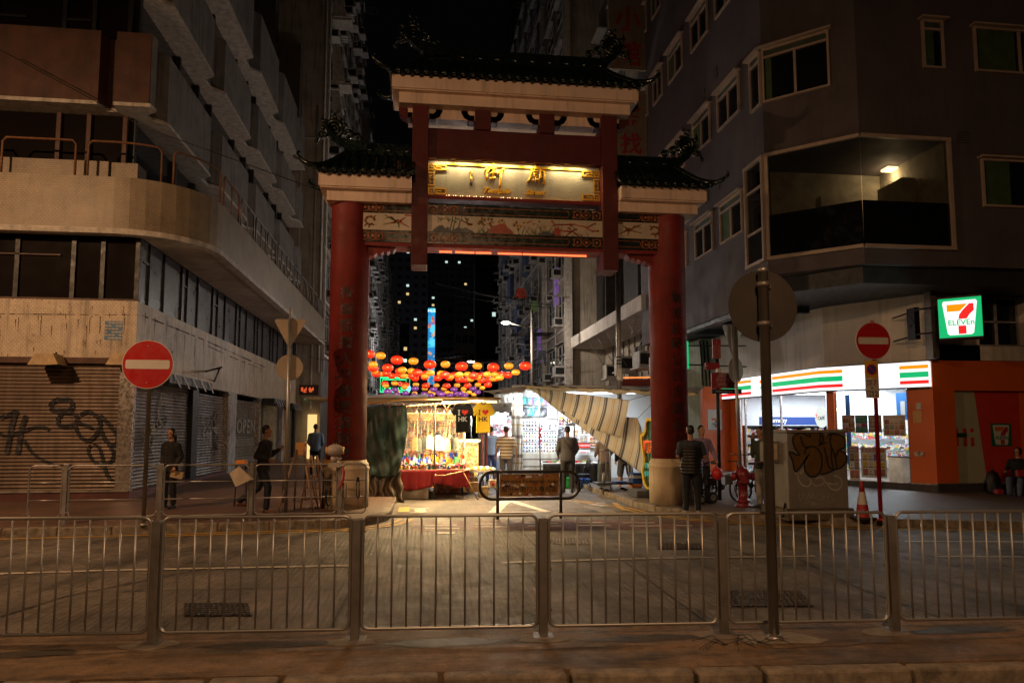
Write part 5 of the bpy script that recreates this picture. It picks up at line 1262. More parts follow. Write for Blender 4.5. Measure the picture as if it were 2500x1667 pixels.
m = MB(); logo(m, (15.38, 17.838, 1.42), XR, .62); m.build('logo_plate', [pW, pG, pO, pR], pn)
m = MB()
for x in (15.1, 16.45): m.box(x, x+.05, 17.9, 17.96, 4.18, 5.54)
m.box(15.15, 16.45, 17.9, 17.96, 4.82, 4.87); m.box(15.15, 16.45, 17.9, 17.96, 5.5, 5.54); m.box(14.4, 16.5, 17.69, 17.73, 4.15, 4.18); m.box(15.78, 15.83, 17.9, 17.96, 4.18, 5.5)
m.build('upper_window', [wfr], shop); m = MB(); m.box(15.12, 16.48, 17.97, 17.99, 4.18, 5.54); m.build('upper_pane', darkglass, shop)
m = MB(); m.box(13.25, 13.5, 17.3, 17.66, .42, 5.5); 
# glazing
def pane(o, du, dz): m = MB(); o, du = Vector(o), Vector(du); m.quad(o, o+du, o+du+Vector((0, 0, dz)), o+Vector((0, 0, dz))); return m
a_ = .24; b_ = onseg(2212, G1_, ug2, ng2); m = pane(G0+ug1*.9+Vector((0, 0, .18))-ng1*.1, ug1*(Lg1-.9-2.6), 2.82); m.build('shop_glass', glass('clear_glass', (.94, .97, .98), .01), shop); m = pane(G1_+ug2*a_+Vector((0, 0, .43))-ng2*.1, ug2*(b_-a_), 2.57)
m.build('shop_glass', glass('clear_glass', (.94, .97, .98), .01), shop)
m = MB()
for s in (.92, 1.3, Lg1-2.55): m.ob(G0+ug1*s-ng1*.13+Vector((0, 0, .16))-n1*0, ug1*.06, ng1*.06, (0, 0, 2.85))
for s in (a_, (a_+b_)/2+.1, b_-.03): m.ob(G1_+ug2*s-ng2*.13+Vector((0, 0, .43)), ug2*.035, ng2*.05, (0, 0, 2.55))
m.build('glazing_bar', chrome, shop)
# interior
iw = M('shop_interior_white', (.78, .8, .82), .6, var=.04); ifl = M('shop_floor_tile', (.45, .45, .44), .35, var=.1)
m = MB(); m.box(11.9, 20, 27.0, 27.1, .15, 3.3); m.box(19.9, 20, 18.2, 27, .15, 3.3); m.box(13.75, 20, 18.15, 18.2, .15, 3.3); m.add([(11.5, 27, 3.28), (11.9, 20, 3.28), (13.6, 18.15, 3.28), (20, 18.15, 3.28), (20, 27, 3.28)], [(0, 1, 2, 3, 4)]); m.box(16.2, 16.3, 18.2, 22.5, .15, 3.3); m.box(13.4, 16.2, 22.4, 22.5, 1.9, 3.3)
m.build('interior_wall', iw, shop)
m = MB(); m.add([(11.5, 27, .17), (11.9, 20, .17), (13.7, 18.1, .17), (20, 18.1, .17), (20, 27, .17)], [(0, 1, 2, 3, 4)]); m.build('interior_floor', ifl, shop)
m = MB()
for y in (19.5, 21.5, 23.5, 25.5): m.box(12.6, 15.9 if y < 22 else 18, y, y+.22, 3.2, 3.26)
m.build('ceiling_light', E('shop_ceiling_light', (.92, .97, 1), 5), shop)
goods = speckle('packaged_goods', [(.6, .58, .5), (.5, .06, .05), (.08, .25, .45), (.7, .45, .05), (.1, .35, .15), (.75, .72, .7), (.35, .12, .3)], 9, (1, 1, 1.6))
dark = M('fridge_black', (.03, .03, .035), .4)
m = MB(); gm = MB()
for x0_, x1_, y_, n in ((12.1, 13.3, 25.8, 5), (13.5, 16.5, 26.2, 5)):
    m.box(x0_, x1_, y_+.45, y_+.5, .2, 2.0, 0); m.box(x0_-.04, x0_, y_, y_+.5, .2, 2.0, 0); m.box(x1_, x1_+.04, y_, y_+.5, .2, 2.0, 0); m.box(x0_, x1_, y_, y_+.5, 1.98, 2.03, 0)
    for k in range(n):
        z = .32+k*.34; m.box(x0_, x1_, y_, y_+.45, z, z+.025, 1); x = x0_+.02
        while x < x1_-.1: w = random.uniform(.07, .12); h = random.uniform(.14, .25); gm.box(x, x+w*.9, y_+.04, y_+.3, z+.028, z+.028+h); x += w
m.build('shelf_unit', [dark, pW], shop); gm.build('shelf_goods', goods, shop)
m = MB(); p = at(1820, 1012, X=13.4); m.box(12.6, 15.6, 25.6, 25.7, 2.05, 2.35, 0); m.text('Yummy', (13.25, 25.59, 2.2), XR, ZU, .26, 1, ext=.004); m.build('header_sign', [E('blue_header', (.02, .06, .28), .7), E('header_white', (1, 1, 1), 1.2)], shop)
# freezer, counter, window posters
m = MB(); gm = MB(); m.box(13.9, 16.0, 19.5, 20.1, .2, 1.05, 0); m.box(13.9, 16.0, 19.45, 20.15, 1.05, 1.09, 1)
x = 13.95
while x < 15.9: w = random.uniform(.06, .12); gm.box(x, x+w*.9, 19.55, 19.8, 1.09, 1.09+random.uniform(.12, .32)); x += w
m.build('counter', [M('counter_wood', (.4, .3, .2), .5), blackg], shop)
for yy, zz in ((22.2, 1.2), (22.2, 1.55), (22.2, .85)):
    x = 13.5
    while x < 16.1: w = random.uniform(.06, .12); gm.box(x, x+w*.9, yy, yy+.15, zz, zz+random.uniform(.15, .28)); x += w
gm.build('counter_goods', goods, shop)
pst = [speckle('poster_print_%d' % i, p, s) for i, (p, s) in enumerate((([(.5, .38, .3), (.5, .2, .12), (.65, .6, .5), (.3, .12, .1)], 48), ([(.05, .25, .42), (.1, .4, .2), (.6, .1, .12), (.1, .3, .5)], 30), ([(.45, .38, .33), (.3, .2, .15), (.6, .55, .5)], 50), ([(.6, .55, .45), (.65, .62, .55), (.5, .1, .08), (.5, .35, .1)], 52), ([(.7, .68, .6), (.8, .6, .1), (.55, .1, .1), (.25, .2, .4)], 34)))]
def PM(n, c): return M('print_'+n, c, .6, var=.12, vs=20)
def leaflet(m, o, u, W_, H_, seed):
    """header band, price boxes and small print in slots 1..4"""
    rr = random.Random(seed); u = Vector(u).normalized(); n = u.cross(ZU)
    def r(a, b, c, d, mi, k=1): m.ob(o+u*(a*W_)+n*.001*k+Vector((0, 0, c*H_)), u*((b-a)*W_), n*.001, (0, 0, (d-c)*H_), mi)
    r(.06, .94, .84, .95, rr.choice((1, 2))); 
    for k in range(5): r(.12+.14*k, .21+.14*k, .87, .92, 4, 3)
    nx = 2 if W_ < .35 else 4; ny = 3
    for i in range(nx):
        for j in range(ny):
            a = .07+.88*i/nx; c = .07+.74*j/ny; b = a+.82/nx; d = c+.66/ny
            r(a, b, c, d, rr.choice((1, 2, 3, 4)))
            m.ball(o+u*((a+b)/2*W_)+n*.002+Vector((0, 0, (c*.4+d*.6)*H_)), (min(.028, .3*W_/nx), .003, .028), rr.choice((1, 2, 3, 5)), 7)
            r(a+.01, b-.02, c+.02, c+.05, 5, 3)
def winposter(px0, px1, py0, py1, mt):
    s0, s1 = onseg(px0, G1_-ng2*.06, ug2, ng2), onseg(px1, G1_-ng2*.06, ug2, ng2); c = G1_-ng2*.06+ug2*((s0+s1)/2); z0 = at((px0+px1)/2, py1, Y=c.y)[2]; z1 = at((px0+px1)/2, py0, Y=c.y)[2]
    m = MB(); o = G1_-ng2*.075+ug2*s0+Vector((0, 0, z0)); m.ob(o, ug2*(s1-s0), -ng2*.004, (0, 0, z1-z0)); leaflet(m, o+ng2*.002, ug2, s1-s0, z1-z0, px0+py0); m.build('window_poster', list(mt), shop)
PSET = [(PM('tan', (.5, .38, .27)), PM('rust', (.42, .12, .06)), PM('ochre', (.55, .3, .1)), PM('brown', (.3, .17, .1)), PM('cream', (.62, .56, .46)), PM('ink', (.05, .03, .03))),
        (PM('blue', (.05, .2, .36)), PM('magenta', (.5, .06, .16)), PM('green', (.08, .3, .1)), PM('violet', (.2, .1, .35)), MATS['print_cream'], MATS['print_ink']),
        (MATS['print_brown'], MATS['print_tan'], PM('grey', (.3, .28, .26)), MATS['print_ochre'], MATS['print_cream'], MATS['print_ink']),
        (MATS['print_cream'], MATS['print_rust'], MATS['print_tan'], MATS['print_grey'], PM('pale', (.6, .5, .38)), MATS['print_ink']),
        (PM('white', (.62, .6, .52)), PM('yellow', (.7, .45, .06)), MATS['print_rust'], MATS['print_violet'], MATS['print_pale'], MATS['print_ink'])]
for a in ((2052, 2083, 1013, 1055, PSET[0]), (2084, 2114, 1013, 1056, PSET[1]), (2116, 2148, 1013, 1055, PSET[2]), (2152, 2206, 1013, 1064, PSET[3]), (2066, 2090, 1089, 1172, PSET[0]), (2094, 2156, 1092, 1166, PSET[4])): winposter(*a)
m = MB(); m.ob(G1_-ng2*.35+ug2*.42+Vector((0, 0, .9)), ug2*.13, -ng2*.02, (0, 0, 2.0), 0); m.ob(G1_-ng2*1.3+ug2*1.5+Vector((0, 0, 2.15)), ug2*.42, -ng2*.02, (0, 0, .8), 0); m.ob(G1_-ng2*1.29+ug2*1.62+Vector((0, 0, 2.3)), ug2*.12, ng2*.01, (0, 0, .4), 1); m.build('blue_banner', [M('banner_blue', (.02, .13, .38), .5), pW], shop)
m = MB(); c = G1_-ng2*.55+ug2*2.35; m.ob(c+Vector((0, 0, .2)), ug2*.5, -ng2*.5, (0, 0, 1.0), 1); m.ob(c+Vector((0, 0, .2)), -ug2*.3, -ng2*.5, (0, 0, 1.05), 0); m.ob(c+Vector((0, 0, 1.2)), ug2*.3, -ng2*.02, (0, 0, .38), 0); m.build('ice_cream_chest', [M('chest_white', (.55, .56, .58), .4), M('chest_blue', (.04, .1, .26), .4)], shop)
m = MB()
for k in range(5):
    c = G1_-ng2*.07+ug2*(.9+k*.35); m.prism([(0, 0), (.05, .05), (.14, .05), (.14, .08), (.05, .08)], c+Vector((0, 0, 1.32)), ug2, ZU, .002, 0); m.prism([(0, -.03), (.05, .02), (.14, .02), (.14, .045), (.05, .045)], c+Vector((0, 0, 1.32)), ug2, ZU, .002, 1)
m.build('stripe_sticker', [pO, pG], shop)
m = MB(); c = G1_-ng1*.09-ug1*.35+Vector((0, 0, 2.25)); m.lathe([(.32, 0), (.32, .012)], c, 32, 0, axis=tuple(ng1)); nn = ng1*.02
m.text('CAFÉ', c+nn+Vector((0, 0, -.02)), ug1, ZU, .15, 1, ext=.002, bold=.02); m.text('7', c+nn-ug1*.24+Vector((0, 0, .02)), ug1, ZU, .2, 2, ext=.002, bold=.02)
m.build('round_sticker', [E('sticker_white', (.85, .95, .9), .9), black, eR], shop)
# small things on the orange pier
c = G1_+ug2*(onseg(2226, G1_, ug2, ng2))+ng2*.005
m = MB(); m.ob(c+Vector((0, 0, 2.05)), ug2*.22, ng2*.01, (0, 0, .33), 0); m.ob(c+Vector((0, 0, 2.42))+ug2*.1, ug2*.12, ng2*.01, (0, 0, .17), 1); m.build('notice', [MATS['print_ochre'], dwhite], shop)
m = MB()
for k in (0, 1): m.ob(c+ug2*(k*.13)+Vector((0, 0, 1.15)), ug2*.1, ng2*.04, (0, 0, .13), 0)
m.build('socket_box', chrome, shop)
m = MB(); c = G0+ng1*.005+ug1*.0; c = Vector((G0.x-.01, G0.y+.05, 0)); pa = at(1727, 1000, Y=25.9)
m.box(pa[0], pa[0]+.55, 25.88, 25.9, at(1727, 1049, Y=25.9)[2], at(1727, 999, Y=25.9)[2], 0); logo(m, (pa[0]+.06, 25.878, at(1727, 1045, Y=25.9)[2]), XR, .45, 0, 1, 2, 3, sq=False); m.build('white_logo_board', [pW, pG, pO, pR], shop)
m = MB(); m.box(pa[0]-.15, G0.x+.1, 25.9, 26.2, .15, 3.5); m.build('orange_end_pier', orange, shop)
# projecting lit sign
ps = thing('projecting_sign', 'square lit green and white convenience shop sign on black brackets above the orange pier', 'lit sign', (13.5, 16.5, 4.2))
A_, B_ = Vector((13.12, 16.72, 4.15)), Vector((13.83, 16.08, 4.15)); up_ = (B_-A_).normalized(); np_ = Vector((up_.y, -up_.x, 0)); W_ = (B_-A_).length
m = MB(); m.ob(A_, up_*W_, -np_*.4, (0, 0, 1.1)); m.build('case', black, ps, bevel=.01)
m = MB(); logo(m, A_+np_*.003+up_*.01+Vector((0, 0, .04)), up_, W_-.02, dep=.008); 
for v_ in range(len(m.v)): x, y, z = m.v[v_]; m.v[v_] = (x, y, 4.19+(z-4.19)*1.07)
m.build('lit_face', [eW, eG, eO, eR], ps)
m = MB()
for z in (4.35, 5.0): m.tube([(13.1, 16.78, z), (12.95, 17.2, z+.02), (12.98, 18.3, z-.05)], .025, 6)
m.box(12.93, 13.08, 17.35, 17.65, 4.25, 5.1); m.build('bracket', blackg, ps)
m = MB(); m.box(13.42, 13.6, 17.35, 17.6, 3.75, 5.54); tag(m.build('drain_pipe', galvd), 'square grey downpipe on the wall beside the projecting shop sign', 'pipe')
s2 = thing('projecting_sign', 'narrow sliver of a second lit green shop sign just past the gate column', 'lit sign', (9.0, 24, 3.4))
za, zb2 = at(1698, 833, Y=24)[2], at(1698, 900, Y=24)[2]
m = MB(); m.box(8.25, 9.24, 24, 24.2, zb2, za); m.build('case', eG, s2); m = MB(); m.box(8.35, 9.13, 23.985, 23.998, zb2+.1, za-.1); m.build('lit_face', eW, s2)
m = MB(); m.tube([(9.24, 24.1, za-.15), (11.4, 24.1, za-.12)], .025, 6); m.tube([(9.24, 24.1, zb2+.15), (11.4, 24.1, zb2+.1)], .025, 6); m.build('bracket', blackg, s2)
m = MB()
for k, x in enumerate((11.05, 11.2, 11.35)): m.tube([(x, 27.2, .2), (x+.03, 27.2, 3.0), (x-.1, 27.2, 5.4)], .035, 5)
tag(m.build('wall_cables', black), 'bundle of black cables and pipes running up the pale green wall', 'cables')
m = MB(); m.box(11.0, 12.5, 27.3, 29.4, .15, 5.5); m.build('pale_green_wall', M('pale_green_wall', (.28, .33, .24), .7, var=.2, streak=.4), gb)
# ============================ NIGHT MARKET ============================
def W(px, py, Y): return Vector(at(px, py, Y=Y))
def gz_(x, y): return g(y)+.006
bamboo = M('bamboo_pole', (.42, .25, .09), .5, var=.3, vs=9); steelp = M('stall_pole_steel', (.2, .18, .15), .4, .6, .3)
souv = speckle('souvenir_goods', [(.75, .6, .4), (.8, .72, .6), (.6, .08, .04), (.8, .45, .08), (.85, .8, .72), (.25, .12, .06), (.2, .3, .4), (.8, .3, .3)], 17, (1, 1, 1.3))
YS = 18.7
st = thing('market_stall', 'souvenir stall in warm light with a bamboo top pole and goods stacked at its back', 'market stall', (.6, 19.6, .1))
m = MB(); a, b, c = W(896, 985, YS), W(1062, 971, YS), W(1222, 973, YS)
m.tube([a, (a+b)/2+Vector((0, 0, .03)), b, c], .035, 8); m.tube([W(900, 1000, YS+.4), W(1180, 978, YS+.4)], .03, 8); m.build('bamboo_beam', bamboo, st)
for px, py, yy in ((1062, 978, YS), (952, 985, 20.9), (1180, 985, 20.9)):
    m = MB(); p = W(px, py, yy); m.tube([(p.x, p.y, g(yy)), p], .022, 8); m.build('pole', steelp, st)
m = MB(); p0, p1 = W(896, 975, 19.0), W(1080, 972, 19.0); m.box(-3.0, p1.x, 18.9, 21.2, p0.z, p0.z+.05); m.box(p1.x, 2.0, 19.2, 21.2, p0.z-.06, p0.z-.02); m.build('roof_sheet', M('roof_tarp', (.2, .15, .1), .7, var=.3), st)
m = MB(); z0, z1 = .2, 2.5; a, b = W(925, 1100, 21.0), W(1125, 1100, 21.0)
m.box(a.x, b.x, 21.0, 21.05, z0, z1); m.build('back_display', souv, st)
m = MB(); m.box(b.x, b.x+.05, 19.6, 21.0, .2, 1.95); p = W(1118, 1072, 20); m.box(p.x, W(1168, 1072, 20).x, 20, 20.08, .25, p.z); m.build('side_display', speckle('yellow_white_goods', [(.85, .75, .5), (.8, .8, .7), (.8, .6, .2), (.6, .3, .1)], 20), st)
m = MB(); rs = random.Random(8)
for k in range(5):
    for j in range(13):
        x = W(1058, 1200, 20.2).x+j*.085; m.box(x, x+.075, 19.9-.03*k, 20.3, .14+k*.12, .245+k*.12)
m.build('boxed_goods', souv, st)
a, b = W(1122, 1076, 19.9), W(1172, 1084, 19.9); m = MB(); m.ob((a.x, 19.9, a.z-.02), (b.x-a.x, 0, 0), (0, .3, 0), (0, 0, .05)); m.build('light_tube', E('stall_strip_light', (1, .85, .6), 5), st)
# wire grid
gr = thing('wire_rack', 'wire mesh rack hanging inside the souvenir stall behind the handbags', 'wire rack', tuple(W(1050, 1045, 19.6)))
m = MB(); a, b = W(990, 980, 19.6), W(1112, 1045, 19.6)
for k in range(22): x = a.x+(b.x-a.x)*k/21; m.tube([(x, 19.6, a.z), (x, 19.6, b.z)], .004, 4)
for k in range(12): z = a.z+(b.z-a.z)*k/11; m.tube([(a.x, 19.6, z), (b.x, 19.6, z)], .004, 4)
m.build('mesh', steelp, gr)
# red table
tb = thing('stall_table', 'table with a dark red cloth crowded with bright toys', 'table', (.6, 19.0, .1))
a, b = W(972, 1146, 18.6), W(1146, 1146, 18.6); ZT = a.z
m = MB(); m.box(a.x, b.x, 18.6, 19.8, ZT-.05, ZT); m.build('table_top', M('pale_table_edge', (.5, .42, .32), .6), tb)
cl = MB(); L = b.x-a.x
def clf(s, t): return (a.x+L*s, 18.57-.02*math.sin(s*34)-.015*math.sin(s*71+1)*t, ZT-.01-t*(.40+.05*math.sin(s*9)+.07*(s < .5)))
cl.grid(clf, 70, 8); cl.build('table_cloth', M('dark_red_cloth', (.28, .012, .018), .75, var=.25), tb, solid=.006)
for px, yy in ((1130, 18.7), (1137, 19.6), (1128, 19.7)):
    m = MB(); p = W(px, 1170, yy); m.tube([(p.x-.05, yy, ZT-.1), (p.x+.02, yy, g(yy))], .012, 6); m.build('leg', black, tb)
m = MB(); a2 = W(1130, 1150, 18.55); b2 = W(1168, 1236, 18.3); m.tube([a2, (b2.x, 18.4, g(18.3))], .014, 5); m.build('slanting_pole', bamboo, tb)
m = MB(); P = [W(1064, 1160, 18.52), W(1085, 1160, 18.5), W(1100, 1157, 18.5), W(1150, 1145, 18.55)]; m.tube(P, .014, 6); m.ball(P[0], .035, n=8); m.ball(P[2], .03, n=8); tag(m.build('rope', M('pale_rope', (.5, .35, .2), .9), loc=tuple(P[1])), 'knotted pale rope tied across the front of the red table', 'rope')
toyc = [M('toy_%s' % n, c, .35, var=.15) for n, c in (('red', (.6, .03, .02)), ('blue', (.03, .08, .5)), ('yellow', (.75, .5, .03)), ('orange', (.75, .22, .03)), ('green', (.08, .35, .12)), ('white', (.75, .72, .66)), ('pink', (.7, .25, .3)))]
cn = ('red', 'blue', 'yellow', 'orange', 'green', 'white', 'pink')
rs = random.Random(21); x = W(985, 1146, 18.65).x
k = 0
while x < b.x-.08:
    c_ = rs.randrange(7); s = rs.uniform(.8, 1.3); kind = k % 3
    t = thing('toy', 'little %s %s among others on the red clothed table' % (cn[c_], ('parasol toy', 'round faced figure', 'stacked ornament')[kind]), 'toy', (x, 18.72, ZT), '%s %s on the red table' % (cn[c_], ('parasol toys', 'round faced figures', 'stacked ornaments')[kind])); m = MB(); h = .07*s
    if kind == 0: m.tube([(x, 18.72, ZT), (x, 18.72, ZT+h*1.8)], .006, 5, 1); m.lathe([(.06*s, h*1.3), (.03*s, h*1.75), (.004, h*2)], (x, 18.72, ZT), 10, 0); m.ball((x, 18.72, ZT+.02), (.025, .02, .02), 1, 8)
    elif kind == 1: m.ball((x, 18.72, ZT+h*.5), (.03*s, .025*s, h*.5), 0, 8); m.ball((x, 18.72, ZT+h*1.2), .025*s, 1, 8)
    else: m.cb((x, 18.72, ZT+h*.4), (.05*s, .05*s, h*.8), .3, 0); m.lathe([(.03*s, 0), (.02*s, h*.6), (.002, h)], (x, 18.72, ZT+h*.8), 8, 1)
    m.build('figure', [toyc[c_], toyc[(c_+3) % 7]], t); x += rs.uniform(.045, .07); k += 1
m = MB()
for j in range(7):
    for i in range(26):
        x = a.x+.06+i*(L-.1)/26+rs.uniform(-.01, .01); y = 18.85+j*.12; s = rs.uniform(.025, .05); mi = rs.randrange(7)
        if (i+j) % 2: m.ball((x, y, ZT+s+.02*j), s, mi, 6)
        else: m.cb((x, y, ZT+s+.025*j), (s*1.6, s*1.3, s*2+.05*j), rs.uniform(0, 1.5), mi)
tag(m.build('small_souvenirs', toyc, loc=(.6, 19.1, ZT)), 'dense heap of small trinkets covering the red table behind the front row', 'souvenirs', kind='stuff')
# green tarpaulin and olive sheet
tarpg = M('dark_green_tarp', (.012, .032, .026), .5, var=.4, vs=2.5, bump=.6, bs=6); olive = M('olive_sheet', (.07, .048, .026), .42, var=.4, bump=.6, bs=6)
def cloth4(A, B, C, D, nu=24, nv=24, amp=.05, f=5., fn=None):
    A, B, C, D = map(Vector, (A, B, C, D)); n = (B-A).cross(D-A).normalized()
    def q(s, t):
        p = A.lerp(B, s).lerp(D.lerp(C, s), t); p = p+n*(amp*(math.sin(f*s*2+3*t)*.6+.4*math.sin(f*2.7*s-5*t+1)+.3*math.sin(9*t+4*s))*(.25+t)); return fn(p, s, t) if fn else p
    return q
m = MB(); def_ = cloth4(W(890, 995, 18.3), W(992, 990, 18.3), W(968, 1165, 18.15), W(893, 1160, 18.2), amp=.07, f=6, fn=lambda p, s, t: p+Vector((.12*math.sin(math.pi*t)*s, -.03*math.sin(13*s+5*t+math.sin(6*t)*2)*(.2+.8*t)-.012*math.sin(31*s-11*t+3*math.sin(4*t))-.015*math.sin(18*t+7*s), .02*math.sin(9*s))))
m.grid(def_, 70, 40); tag(m.build('tarpaulin', tarpg, loc=(-.8, 18.2, 1), solid=.008), 'dark green tarpaulin draped over the end of the souvenir stall next to the gate column', 'tarpaulin')
m = MB(); m.grid(cloth4(W(896, 1150, 18.35), W(980, 1150, 18.3), W(986, 1238, 18.0), W(900, 1236, 18.1), amp=.06, f=7, fn=lambda p, s, t: p+Vector((.03*math.sin(12*t+9*s), -.05*math.sin(26*s+2*t+2*math.sin(4*t)), 0))), 60, 24); tag(m.build('olive_sheet', olive, loc=(-.8, 18.2, .5), solid=.008), 'crumpled olive brown sheet hanging to the ground beneath the green tarpaulin', 'sheet')
# cart
ct = thing('cart', 'white box on a black wheeled frame pushed under the red table', 'cart', tuple(W(1010, 1225, 18.7))); a, b = W(978, 1188, 18.7), W(1046, 1218, 18.7); m = MB(); m.box(a.x, b.x, 18.7, 19.2, b.z, a.z+.12); m.build('box', M('cart_white', (.5, .42, .35), .6), ct, bevel=.01)
m = MB(); m.box(a.x-.02, b.x+.03, 18.68, 19.2, b.z-.14, b.z-.002); m.tube([(b.x+.02, 18.7, b.z), (b.x+.02, 18.7, a.z+.1)], .012, 5); m.build('frame', black, ct)
for px in (988, 1050):
    m = MB(); p = W(px, 1225, 18.75); m.lathe([(.09, -.02), (.1, 0), (.09, .02)], (p.x, 18.75, g(18.7)+.1), 16, axis=(0, 1, 0)); m.build('wheel', rubber, ct)
# hanging merchandise
bagc = [M('bag_print_%d' % i, c, .7, var=.5, vs=14) for i, c in enumerate(((.35, .22, .1), (.08, .1, .09), (.3, .33, .28), (.55, .4, .2), (.12, .18, .2), (.5, .32, .25)))]
desc = ('brown patterned', 'black', 'grey green', 'sandy', 'dark blue', 'pinkish')
pos = [(1012, 1100), (1022, 1104), (1037, 1098), (1048, 1096), (1062, 1099), (1078, 1100), (1092, 1103), (1100, 1095), (1113, 1102)]
for k, (px, py) in enumerate(pos):
    yy = 19.2+.1*(k % 3); p = W(px, py, yy); top = W(px+6, 1002, yy); i = k % 6
    t = thing('hanging_bag', '%s long strapped bag, %s in the row under the wire mesh' % (desc[i], ('first', 'second', 'third', 'fourth', 'fifth', 'sixth', 'seventh', 'eighth', 'ninth')[k]), 'bag', tuple(top), 'bags hung by long straps in the souvenir stall')
    m = MB(); m.prism([(-.085, 0), (.085, 0), (.075, .3), (.04, .37), (-.04, .37), (-.075, .3)], (p.x, yy+.02, p.z), XR, ZU, .04); m.build('bag', bagc[i], t, bevel=.008)
    m = MB()
    for s in (-1, 1): m.tube([(p.x+s*.06, yy, p.z+.3), (top.x+s*.02, yy, top.z-.1), (top.x, yy, top.z)], .011, 5, flat=.4)
    m.build('strap', bagc[(i+3) % 6], t)
for k, (px, c) in enumerate(((1008, 1), (1041, 1), (1075, 0), (940, 0), (978, 0), (1106, 0))):
    p = W(px, 1008, 19.0); t = thing('handbag', ('handbag with a black arched strap over orange goods', 'dark strapped handbag beside the stall pole', 'brown strapped handbag right of the stall pole', 'brown handbag strap arch above the green tarpaulin near the gate', 'second strap arch above the green tarpaulin', 'handbag next to the black shirt')[k], 'handbag', tuple(p), 'handbags hooked in a row under the bamboo pole')
    m = MB(); m.tube([(p.x+.16*math.cos(R(a)), 19.0, p.z+.25*math.sin(R(a))) for a in range(0, 181, 15)], .014, 6); m.build('handle', black if c else M('brown_leather', (.2, .09, .04), .5), t)
    m = MB(); m.prism([(-.16, 0), (.16, 0), (.14, -.15), (.08, -.2), (-.08, -.2), (-.14, -.15)], (p.x, 19.03, p.z), XR, ZU, .08); m.build('body', bagc[3], t, bevel=.015)
def tshirt(px, py0, py1, hw, mat, tmat, label, Y=18.45):
    c = W(px, (py0+py1)/2, Y); z0, z1 = W(px, py1, Y).z, W(px, py0, Y).z; H = z1-z0; w_ = hw
    t = thing('t_shirt', label, 't-shirt', (c.x, Y, z0)); m = MB()
    P = [(-w_*.68, 0), (w_*.66, .01), (w_*.64, H*.62), (w_*.82, H*.55), (w_*1.12, H*.68), (w_*.72, H*.96), (w_*.3, H), (w_*.15, H*.93), (-w_*.15, H*.93), (-w_*.3, H), (-w_*.72, H*.96), (-w_*1.12, H*.68), (-w_*.82, H*.55), (-w_*.66, H*.62)]
    m.prism(P, (c.x, Y+.03, z0), XR, ZU, .06); m.build('shirt', mat, t, bevel=.02)
    m = MB(); k = w_/.27
    m.text('I', (c.x-.1*k, Y-.032, z0+H*.68), XR, ZU, .17*k, 0, ext=.002, bold=.02); m.text('HK', (c.x, Y-.032, z0+H*.46), XR, ZU, .17*k, 0, ext=.002, bold=.02)
    for dz in (-.06, .06): m.box(c.x-.13*k, c.x-.07*k, Y-.034, Y-.03, z0+H*.68+dz*k-.008, z0+H*.68+dz*k+.008, 0)
    hp = [(16*math.sin(a)**3, 13*math.cos(a)-5*math.cos(2*a)-2*math.cos(3*a)-math.cos(4*a)) for a in [i*math.pi/14 for i in range(28)]]
    m.prism([(x*.0052*k, z*.0052*k) for x, z in hp], (c.x+.05*k, Y-.03, z0+H*.69), XR, ZU, .004, 1); m.build('print', [tmat, toyc[0]], t)
    m = MB(); m.tube([(c.x-.2, Y, z1-.06), (c.x, Y, z1+.03), (c.x+.2, Y, z1-.06)], .008, 5); m.tube([(c.x, Y, z1+.03), (c.x, Y, z1+.1)], .005, 5); m.build('hanger', bamboo, t)
tshirt(1130, 984, 1056, .27, M('black_cotton', (.003, .003, .003), .85), M('print_white', (.7, .68, .64), .7), 'black shirt with a white print and a red heart')
tshirt(1180, 983, 1057, .27, M('yellow_cotton', (.78, .50, .02), .8, var=.08), black, 'yellow shirt with a black print and a red heart')
m = MB(); p = W(1070, 1063, 19.0); m.lathe([(.02, .12), (.03, .1), (.11, .0)], p, 16, cap=False); lm = m.build('bulb_shade', black, loc=tuple(p)); tag(lm, 'black shade of the glaring bulb over the souvenirs', 'lamp'); bulbp = p.copy()
m = MB(); m.ball((p.x, p.y, p.z-.02), .055, n=12); m.build('bulb', E('bare_bulb', (1, .8, .5), 22), lm)
# little side table
t = thing('side_table', 'small folding table heaped with cloth beside the red table', 'table', tuple(W(1185, 1170, 19.4))); a, b = W(1148, 1148, 19.3), W(1212, 1148, 19.3); m = MB(); m.box(a.x, b.x, 19.3, 19.9, a.z-.05, a.z-.01); m.build('table_top', M('pale_table_edge', (.5, .42, .32), .6), t)
for s in (0, 1):
    m = MB(); xx = a.x+.1+s*(b.x-a.x-.2); m.tube([(xx-.2, 19.5, g(19.5)), (xx+.2, 19.6, a.z-.05)], .012, 5); m.tube([(xx+.2, 19.5, g(19.5)), (xx-.2, 19.6, a.z-.05)], .012, 5); m.build('leg', black, t)
m = MB()
for k in range(8): m.ball((a.x+.08+k*(b.x-a.x)/9, 19.5+rs.uniform(-.1, .1), a.z+.02), (.09, .12, rs.uniform(.03, .09)), k % 2*3+2, 10)
tag(m.build('folded_cloth', toyc, loc=tuple(a)), 'heap of orange and white folded cloth on the small folding table', 'cloth')
